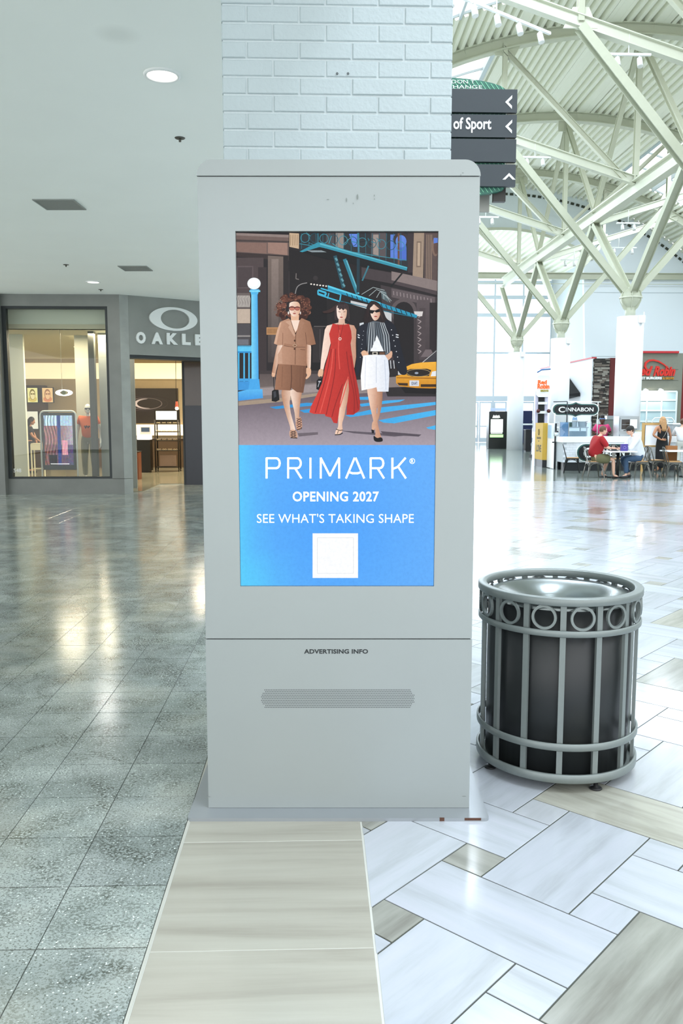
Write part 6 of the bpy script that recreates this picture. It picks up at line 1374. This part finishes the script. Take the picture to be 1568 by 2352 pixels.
def chair(px, py, rz, label, metal='g', first=[{}]):
    p = ray(px, py); q = -H / p.z; loc = (p.x * q, p.y * q, 0)
    if metal not in ch: t = ch[metal] = make_chair(label, GUN if metal == 'g' else GUNB)
    else: t = copy_tree(ch[metal])
    t.location = loc; t.rotation_euler = (0, 0, rz); t['label'] = label; t['group'] = 'metal cafe chairs'; return t
c_red = chair(1362, 1097, R(-90), 'metal chair under the man in the red shirt')
c_blk = chair(1312, 1086, R(-105), 'black metal chair standing empty left of the tiled counter emblem', 'b')
c_wht = chair(1468, 1097, R(90), 'metal chair under the man in the white hooded top')
chair(1413, 1089, R(180), 'metal chair with wooden seat behind the left table against the counter')
chair(1502, 1093, R(-75), 'grey metal chair in front of the standing woman, left one of two')
chair(1543, 1098, R(-95), 'grey metal chair with wooden seat at the right table, nearest the picture edge')
def table(px, py, w, d, label):
    p = ray(px, py); q = -H / p.z; t = thing('cafe_table', label, 'table', (p.x * q, p.y * q, 0))
    MB().rbox(-w / 2, w / 2, -d / 2, d / 2, .715, .745, .03, axis='z').build('table_top', TOPW, t); MB().tube((0, 0, .03), (0, 0, .715), .042, n=14).build('pedestal', GUNB, t)
    for a in range(4): MB().bar((0, 0, .025), (.27 * cos(a * pi / 2 + pi / 4), .27 * sin(a * pi / 2 + pi / 4), .015), .05, .03).build('foot', GUNB, t)
    MB().box(-.2, .2, -.2, .2, .70, .715).build('top_plate', GUNB, t); return t
tb = table(1417, 1098, .86, .62, 'white topped cafe table between the two seated men')
table(1562, 1096, 1.5, .62, 'long white topped cafe table at the right picture edge').location.x += .25
tx, ty = tb.location.x, tb.location.y
t = thing('purple_book', 'purple card box standing upright on the table in front of the man in white', 'box', (tx + .13, ty - .12, .745)); MB().box(-.09, .09, 0, .10, 0, .19).build('box_body', mat('purple_card', '#4b3f8f', 0.5, noise=.04), t)
MB().path([(.035 * cos(k * pi / 5), -.003, .095 + .035 * sin(k * pi / 5)) for k in range(10)], .004, 4, closed=True).build('printed_mark', mat('lilac_ink', '#a99fe0', 0.5, noise=0), t)
t = thing('dark_tray', 'small dark tray on the table by the hands of the man in red', 'tray', (tx - .1, ty - .02, .745)); MB().cbox(-.12, .08, -.06, .1, 0, .02, .008).build('tray_body', KICK, t); MB().cbox(-.08, .04, -.03, .06, .02, .05, .006).build('wallet', KICK, t)
t = thing('paper_bag', 'brown paper bag on the seat of a chair at the right table', 'bag', tuple(Vector((at(1540, 1060, 23.6).x, 23.6, 0.0)))); MB().box(-.14, .14, -.08, .08, .45, .86).build('bag_body', mat('kraft_paper', '#8a5a30', 0.8, noise=.08), t); MB().box(-.16, .2, -.12, .14, .41, .45).build('stool_top', SEATW, t)
for a, b in ((-.14, -.1), (.18, -.1), (-.14, .12), (.18, .12)): MB().tube((a, b, 0), (a, b, .41), .015, n=6).build('stool_leg', GUN, t)

# ================================================================ PEOPLE
def skin(chains, sub=2):
    """one continuous surface grown over connected joints; chains share joints by position"""
    vs_, es, rad, idx = [], [], [], {}
    for ch_ in chains:
        prev = None
        for (x, y, z, r) in ch_:
            k = (round(x, 4), round(y, 4), round(z, 4))
            if k not in idx: idx[k] = len(vs_); vs_.append(k); rad.append(r)
            if prev is not None and (prev, idx[k]) not in es: es.append((prev, idx[k]))
            prev = idx[k]
    me = bpy.data.meshes.new('sk'); me.from_pydata(vs_, es, []); o = bpy.data.objects.new('sk', me); COL.objects.link(o)
    o.modifiers.new('s', 'SKIN'); o.modifiers['s'].use_smooth_shade = True
    me.skin_vertices[0].data
    for i, r in enumerate(rad):
        rr_ = r if isinstance(r, tuple) else (r, r); me.skin_vertices[0].data[i].radius = rr_
    me.skin_vertices[0].data[0].use_root = True
    ss = o.modifiers.new('u', 'SUBSURF'); ss.levels = sub; ss.render_levels = sub
    out = bpy.data.meshes.new_from_object(o.evaluated_get(bpy.context.evaluated_depsgraph_get())); bpy.data.objects.remove(o)
    for p in out.polygons: p.use_smooth = True
    return out
def part(name, me, m, parent):
    me.materials.clear(); me.materials.append(m); me.name = name; return link(name, me, parent)
def join_into(me, mb):
    import bmesh
    bm = bmesh.new(); bm.from_mesh(me); t = mb.mesh('t', []) ; bm.from_mesh(t); bm.to_mesh(me); bm.free()
    for p in me.polygons: p.use_smooth = True
    return me
def lerp(a, b, t): return tuple(p + (q - p) * t for p, q in zip(a, b))
def hand(chains, wrist, d, s=1.0, curl=0.3, side=(0, 0, 1)):
    d = Vector(d).normalized(); s_ = Vector(side); s_ = (s_ - d * s_.dot(d)).normalized(); n = d.cross(s_)
    w = Vector(wrist); palm = w + d * .055 * s
    base = (w.x, w.y, w.z, .024 * s); pm = (palm.x, palm.y, palm.z, .030 * s); chains.append([base, pm])
    for k, L in zip((-1.5, -.5, .5, 1.5), (.058, .070, .066, .052)):
        q = palm + d * .028 * s + s_ * .017 * k * s; a = q + (d * .5 + n * curl * .3).normalized() * L * .5 * s; b = a + (d * .8 + n * curl).normalized() * L * .55 * s
        chains.append([pm, (*q, .0095 * s), (*a, .0085 * s), (*b, .007 * s)])
    q = w + d * .03 * s + s_ * .03 * s; a = q + (d * .6 + s_ * .6).normalized() * .035 * s; chains.append([pm, (*q, .011 * s), (*a, .009 * s)])
def head_mb(c, face, r=.098, tilt=0.0):
    """head with nose, ears, chin; face = horizontal facing direction"""
    f = Vector(face).normalized(); up = (Vector((0, 0, 1)) - f * f.z).normalized(); rt = f.cross(up); M = Matrix((rt, f, up)).transposed().to_4x4(); M.translation = Vector(c)
    m = MB(); m.ball((0, 0, 0), r * .80, r * .98, r * 1.18, 18, 12); m.ball((0, r * .50, -r * .62), r * .48, r * .46, r * .50, 12, 8)
    m.ball((0, r * 1.02, -r * .18), r * .13, r * .20, r * .20, 8, 6); m.ball((0, r * .96, -r * .56), r * .26, r * .07, r * .07, 8, 6)
    for s_ in (-1, 1): m.ball((s_ * r * .82, 0, -r * .1), r * .09, r * .17, r * .24, 8, 6)
    eyes = MB()
    for s_ in (-1, 1): eyes.ball((s_ * r * .30, r * .88, r * .02), r * .10, r * .06, r * .07, 8, 6)
    return m.xform(M), eyes.xform(M), M
EYE = mat('eye_dark', '#2a1d18', 0.3, noise=0)
def skinm(name, c): return mat(name, c, 0.55, noise=.03, nscale=30)
def human(name_label, loc, rz, sk, J, arms=True, legs=True, bulk=1.0, face=(0, 1, 0), headr=.098, handdir=None, feet=True, curl=.35):
    """J: joint positions. pelvis, chest, neck, head, and l/r: shoulder elbow wrist hip knee ankle toe"""
    t = thing('person', name_label, 'person', loc, rz); b = bulk; ch_ = []
    pel, wst, chs, nk = J['pelvis'], lerp(J['pelvis'], J['chest'], .5), J['chest'], J['neck']
    P4 = lambda p, r: (*p, r)
    ch_.append([P4(pel, .145 * b), P4(wst, .125 * b), P4(chs, .135 * b), P4(nk, .055), P4(lerp(nk, J['head'], .5), .05)])
    for s_ in 'lr':
        sh, el, wr, hp, kn_, an, to = (J[s_ + k] for k in ('sh', 'el', 'wr', 'hp', 'kn', 'an', 'to'))
        ch_.append([P4(chs, .135 * b), P4(sh, .058 * b), P4(lerp(sh, el, .5), .048 * b), P4(el, .040), P4(lerp(el, wr, .4), .038), P4(wr, .024)])
        d = Vector(wr) - Vector(el); 
        if handdir and s_ in handdir: d = Vector(handdir[s_])
        hand(ch_, wr, d, 1.0, curl)
        ch_.append([P4(pel, .145 * b), P4(hp, .092 * b), P4(lerp(hp, kn_, .5), .078 * b), P4(kn_, .056), P4(lerp(kn_, an, .35), .054), P4(an, .034), P4(lerp(an, to, .5), .034), P4(to, .026)])
    me = skin(ch_, 1); hm, ey, M = head_mb(J['head'], face, headr); me = join_into(me, hm); part('body', me, sk, t)
    ey.build('eyes', EYE, t)
    return t, M
def sleeve(J, s_, upto, b, r0=.07, r1=.055):
    sh, el, wr = J[s_ + 'sh'], J[s_ + 'el'], J[s_ + 'wr']
    if upto <= 1: return [(*J['chest'], .15 * b), (*sh, r0 * b), (*lerp(sh, el, upto), r1 * b)]
    return [(*J['chest'], .15 * b), (*sh, r0 * b), (*lerp(sh, el, .5), r0 * .9 * b), (*el, r1 * b), (*lerp(el, wr, upto - 1), r1 * .85 * b)]
def top(J, m, t, b, upto, low=0.0, r=.155, name='shirt', nk=.07):
    pel, chs = J['pelvis'], J['chest']; me = skin([[(*lerp(pel, chs, low), r * b * 1.05), (*lerp(pel, chs, .45), r * b * .98), (*chs, r * b), (*lerp(chs, J['neck'], .72), nk)], sleeve(J, 'l', upto, b), sleeve(J, 'r', upto, b)], 2); return part(name, me, m, t)
def trousers(J, m, t, b, upto, name='trousers', r=.098):
    ch_ = [[(*J['pelvis'], .118 * b), (*lerp(J['pelvis'], J['chest'], .32), .132 * b)]]
    for s_ in 'lr':
        hp, kn_, an = J[s_ + 'hp'], J[s_ + 'kn'], J[s_ + 'an']; c = [(*J['pelvis'], .118 * b), (*hp, r * .98 * b), (*lerp(hp, kn_, .5), r * .9 * b)]
        if upto <= 1: c = [(*J['pelvis'], .118 * b), (*hp, r * 1.03 * b), (*lerp(hp, kn_, upto), r * .95 * b)]
        else: c += [(*kn_, .075 * b), (*lerp(kn_, an, .5), .066 * b), (*lerp(kn_, an, upto - 1), .058 * b)]
        ch_.append(c)
    return part(name, skin(ch_, 2), m, t)
def shoes(J, m, t, sole=None):
    for s_ in 'lr':
        an, to = Vector(J[s_ + 'an']), Vector(J[s_ + 'to']); d = (to - an); d.z = 0; d.normalize(); z0 = min(an.z, to.z) - .045
        heel = an - d * .05; c = skin([[(heel.x, heel.y, z0 + .045, .042), (an.x, an.y, z0 + .052, .046), (to.x, to.y, z0 + .04, .040), (to.x + d.x * .03, to.y + d.y * .03, z0 + .03, .03)]], 2); part('shoe', c, m, t)
def hair_cap(M, m, t, r=.098, long=0.0, name='hair', back=0.0, seed=1, bun=False, full=1.0):
    mb = MB(); mb.ball((0, -r * .16, r * .22), r * .92 * full, r * 1.02 * full, r * 1.12 * full, 20, 14)
    if bun: mb.ball((0, -r * 1.0, r * .55), r * .42, r * .42, r * .42)
    if long:
        rr_ = random.Random(seed)
        for k in range(26):
            a = pi + (k + .5) * pi / 26; x = r * .86 * cos(a); y = r * .84 * sin(a); pts = [(x * .9, y * .9, r * .5)]
            for q in range(1, 6): z = r * .5 - long * q / 5; pts.append((x * (1 + .18 * q / 5) + rr_.uniform(-.008, .008), y * (1 + .12 * q / 5) - back * q / 5 + rr_.uniform(-.008, .008), z + rr_.uniform(-.02, .02)))
            mb.path(pts, [.022, .026, .026, .024, .02, .008], 6)
    return mb.xform(M).build(name, m, t)
HB = mat('hair_brown', '#5d4230', 0.6, noise=.2, nscale=60); HBL = mat('hair_blonde', '#b98f62', 0.55, noise=.3, nscale=50); HK = mat('hair_black', '#1c1616', 0.6, noise=.1)
SKF = skinm('skin_fair', '#e0b49c'); SKT = skinm('skin_tan', '#b07c5c'); SKD_ = skinm('skin_deep', '#5a3a2c')
# man in red, seated facing right (+x)
def seated(lean=.12, hands=((.46, .62), (.5, .55)), knee=.44, foot=(.46, .40), bulk=1.0, wide=1.0):
    J = dict(pelvis=(0, 0, .56), chest=(lean, 0, .96), neck=(lean + .06, 0, 1.16), head=(lean + .13, 0, 1.30))
    for s_, y in (('l', .17), ('r', -.17)):
        J[s_ + 'sh'] = (lean + .01, y * 1.12 * wide, 1.08); J[s_ + 'hp'] = (.03, y * .6 * wide, .54); J[s_ + 'kn'] = (knee, y * .85 * wide, .52)
        fx = foot[0] if s_ == 'l' else foot[1]; J[s_ + 'an'] = (fx, y * .8 * wide, .075); J[s_ + 'to'] = (fx + .14, y * .9 * wide, .035)
        hx_, hy = hands[0] if s_ == 'l' else hands[1]; J[s_ + 'el'] = (lean + .17, y * 1.35 * wide, .84); J[s_ + 'wr'] = (hx_, y * .7, .80)
    return J
J = seated(.10, ((.50, 0), (.46, 0)), .47, (.30, .50), 1.0, 1.38)
l = c_red.location
t, M = human('man in a red T-shirt and olive shorts seated at the left table', (l.x + .0, l.y, 0), 0, SKF, J, bulk=1.04, face=(1, 0, -.18), headr=.102, handdir={'l': (1, 0, 0), 'r': (1, 0, 0)})
top(J, mat('red_cloth', '#a01c22', 0.85, noise=.08, nscale=10), t, 1.36, .95, -.06, nk=.085); trousers(J, mat('olive_cloth', '#6b6a4c', 0.9, noise=.05), t, 1.28, .86, 'shorts', .114); hair_cap(M, HB, t)
for s_ in 'lr': an = J[s_ + 'an']; to = J[s_ + 'to']; MB().rbox(an[0] - .07, to[0] + .05, to[1] - .045, to[1] + .045, 0, .022, .03, axis='z').build('sandal_sole', KICK, t); MB().path([(to[0] - .04, to[1] - .045, .02), (to[0] - .02, to[1], .07), (to[0] - .04, to[1] + .045, .02)], .012, 5).build('sandal_strap', KICK, t)
# man in white hooded top, seated facing left
J = seated(.16, ((.42, 0), (.44, 0)), .44, (.42, .20), 1.0, 1.2)
l = c_wht.location
t, M = human('man in a white hooded top, jeans and dark backward cap at the left table', (l.x - .02, l.y, 0), pi, SKF, J, bulk=.96, face=(1, 0, -.35), headr=.10, handdir={'l': (1, 0, 0), 'r': (1, 0, 0)})
WC = mat('white_cloth', '#e6eaee', 0.9, noise=.03); top(J, WC, t, 1.24, 1.9, -.14, name='hooded_top', r=.16, nk=.08); trousers(J, mat('denim', '#3f5672', 0.9, noise=.15, nscale=14), t, 1.05, 1.9, 'jeans'); shoes(J, mat('dark_shoe', '#3a3c40', 0.6), t)
hair_cap(M, HB, t); c = MB().ball((0, -.012, .045), .102, .112, .088, 18, 10); c.rbox(-.06, .06, .05, .17, .045, .055, .03, axis='z'); c.xform(M).build('cap', mat('cap_dark', '#2e2c2a', 0.8, noise=0), t)
hd = MB().ball((J['neck'][0] - .07, 0, J['neck'][2] + .0), .10, .13, .07).build('hood', WC, t)
# woman in black, standing, seen from behind
def standing(h=1.66, handl=None, handr=None, w=1.0):
    k = h / 1.70; J = dict(pelvis=(0, 0, .93 * k), chest=(0, 0, 1.27 * k), neck=(0, .0, 1.44 * k), head=(0, .02, 1.575 * k))
    for s_, x in (('l', -.17), ('r', .17)):
        J[s_ + 'sh'] = (x * 1.08 * w, 0, 1.37 * k); J[s_ + 'el'] = (x * 1.55 * w, -.02, 1.09 * k); J[s_ + 'wr'] = (x * 1.62 * w, .05, .85 * k)
        J[s_ + 'hp'] = (x * .58, 0, .88 * k); J[s_ + 'kn'] = (x * .62, .02, .49 * k); J[s_ + 'an'] = (x * .66, -.02, .085 * k); J[s_ + 'to'] = (x * .8, .13, .04)
    J.update(handl or {}); J.update(handr or {}); return J
J = standing(1.68, dict(lel=(-.36, -.10, 1.12), lwr=(-.13, -.17, .98)))
p = at(1517, 1085, 25.4)
t, M = human('woman in a black sleeveless dress with long blonde hair, hand on hip, seen from behind', (p.x, 25.4, 0), R(8), SKT, J, bulk=.98, face=(0, 1, 0), headr=.094, handdir={'l': (1, -.1, .05)})
BKC = mat('black_cloth', '#17181b', 0.9, noise=.05)
part('dress', skin([[(0, 0, .10, (.17, .15)), (0, 0, .5, (.20, .16)), (0, 0, .86, (.205, .17)), (0, 0, 1.06, (.155, .13)), (0, 0, 1.26, (.168, .135)), (0, 0, 1.34, (.11, .10))]], 2), BKC, t)
for s_ in (-1, 1): MB().path([(s_ * .10, -.10, 1.32), (s_ * .11, -.05, 1.42), (s_ * .10, .08, 1.32)], .016, 6).build('shoulder_strap', BKC, t)
MB().path([(-.06, -.15, 1.05), (.0, -.16, 1.15), (.10, -.12, 1.34), (.12, -.02, 1.42)], .006, 5).build('bag_strap', mat('strap_grey', '#b0a8a0', 0.6, noise=0), t); hair_cap(M, HBL, t, .094, .36, back=.05)
MB().box(.24, .33, -.02, .07, .70, .80).build('held_cup', KICK, t)
# bakery worker
J = standing(1.68, dict(lel=(-.30, .02, 1.12), lwr=(-.16, .24, 1.10)), dict(rel=(.30, .02, 1.12), rwr=(.16, .24, 1.10)))
p = at(1381, 1000, 27.8)
t, M = human('bakery worker in a pink T-shirt standing behind the counter', (p.x, 27.8, 0), pi, SKD_, J, bulk=1.3, face=(.15, 1, -.1), headr=.10)
top(J, mat('pink_cloth', '#d8447c', 0.85, noise=.06), t, 1.35, .8, .0); trousers(J, BKC, t, 1.25, 1.95); shoes(J, KICK, t)
hair_cap(M, HK, t, .10, bun=False); MB().ball((0, -.01, .12), .075, .08, .06).xform(M).build('hair_bun', HK, t); MB().lathe([(.088, .035), (.094, .05), (.09, .075)], 20).xform(M).build('headband', mat('blue_band', '#6a86b0', 0.8), t)
# two customers at the right edge
J = standing(1.62, dict(lel=(-.28, .10, 1.12), lwr=(-.2, .30, 1.10)), dict(rel=(.28, .10, 1.12), rwr=(.2, .30, 1.1)))
p = at(1560, 1085, 26.0 - .6)
t, M = human('person with brown hair bun in a white top at the right picture edge', (p.x + .02, 25.35, 0), R(-30), SKF, J, bulk=1.0, face=(.3, 1, 0), headr=.092)
top(J, WC, t, 1.12, 1.2, .0); trousers(J, mat('pale_cloth', '#cfd2cc', 0.9), t, 1.1, 1.9); shoes(J, KICK, t); hair_cap(M, HB, t, .092, bun=True)
# shop assistant in black
J = standing(1.66, dict(lel=(-.22, .12, 1.10), lwr=(-.16, .18, .86)), dict(rel=(.22, .12, 1.10), rwr=(.16, .30, .95)))
J['head'] = (0, .08, 1.535)
p = at(76, 1086, 25.6)
t, M = human('shop assistant with long dark hair dressed in black behind the side table', (p.x, 25.4, 0.012), R(-80), SKT, J, bulk=.98, face=(0, 1, -.35), headr=.095)
top(J, BKC, t, 1.08, .7, .0); trousers(J, BKC, t, 1.0, 1.95); shoes(J, KICK, t); hair_cap(M, HK, t, .095, .30, back=.03, seed=4)
# mannequin
J = standing(1.80); J['head'] = (0, .03, 1.66)
p = at(201, 1097, 19.75)
t = thing('mannequin', 'white mannequin in an orange T-shirt and grey trousers with dark glasses', 'mannequin', (p.x, 20.0, .20), pi)
MW = mat('mannequin_white', '#dfdfd8', 0.35, noise=0); chn = []
k = .97
chn.append([(*J['pelvis'], .135), (*lerp(J['pelvis'], J['chest'], .5), .115), (*J['chest'], .135), (*J['neck'], .05), (*lerp(J['neck'], J['head'], .5), .048)])
for s_ in 'lr':
    chn.append([(*J['chest'], .135), (*J[s_ + 'sh'], .058), (*J[s_ + 'el'], .04), (*J[s_ + 'wr'], .026)]); hand(chn, J[s_ + 'wr'], (0, .1, -1))
    chn.append([(*J['pelvis'], .135), (*J[s_ + 'hp'], .09), (*J[s_ + 'kn'], .058), (*J[s_ + 'an'], .036), (*J[s_ + 'to'], .03)])
me = skin(chn, 1); hm, ey, M = head_mb(J['head'], (-.3, 1, 0), .098); part('body', join_into(me, hm), MW, t)
top(J, mat('orange_cloth', '#e07040', 0.9, noise=.06), t, 1.15, .55, -.12, r=.15, name='t_shirt'); trousers(J, mat('grey_cloth', '#8b8a78', 0.9, noise=.08), t, 1.08, 1.97); shoes(J, MATS['dark_shoe'], t)
m = MB(); m.rbox(-.075, .075, .085, .105, -.015, .022, .012); m.xform(M).build('sunglasses', KICK, t)
MB().path([(-.06, .165, 1.27), (-.03, .172, 1.23), (.0, .172, 1.27), (.03, .17, 1.22), (.05, .165, 1.27)], .022, 6).build('printed_motif', mat('print_black', '#3a2622', 0.9, noise=0), t)
MB().rbox(-.3, .3, -.28, .28, -.19, .0, .03, axis='z').build('plinth', MATS['pillar_paint'], t)
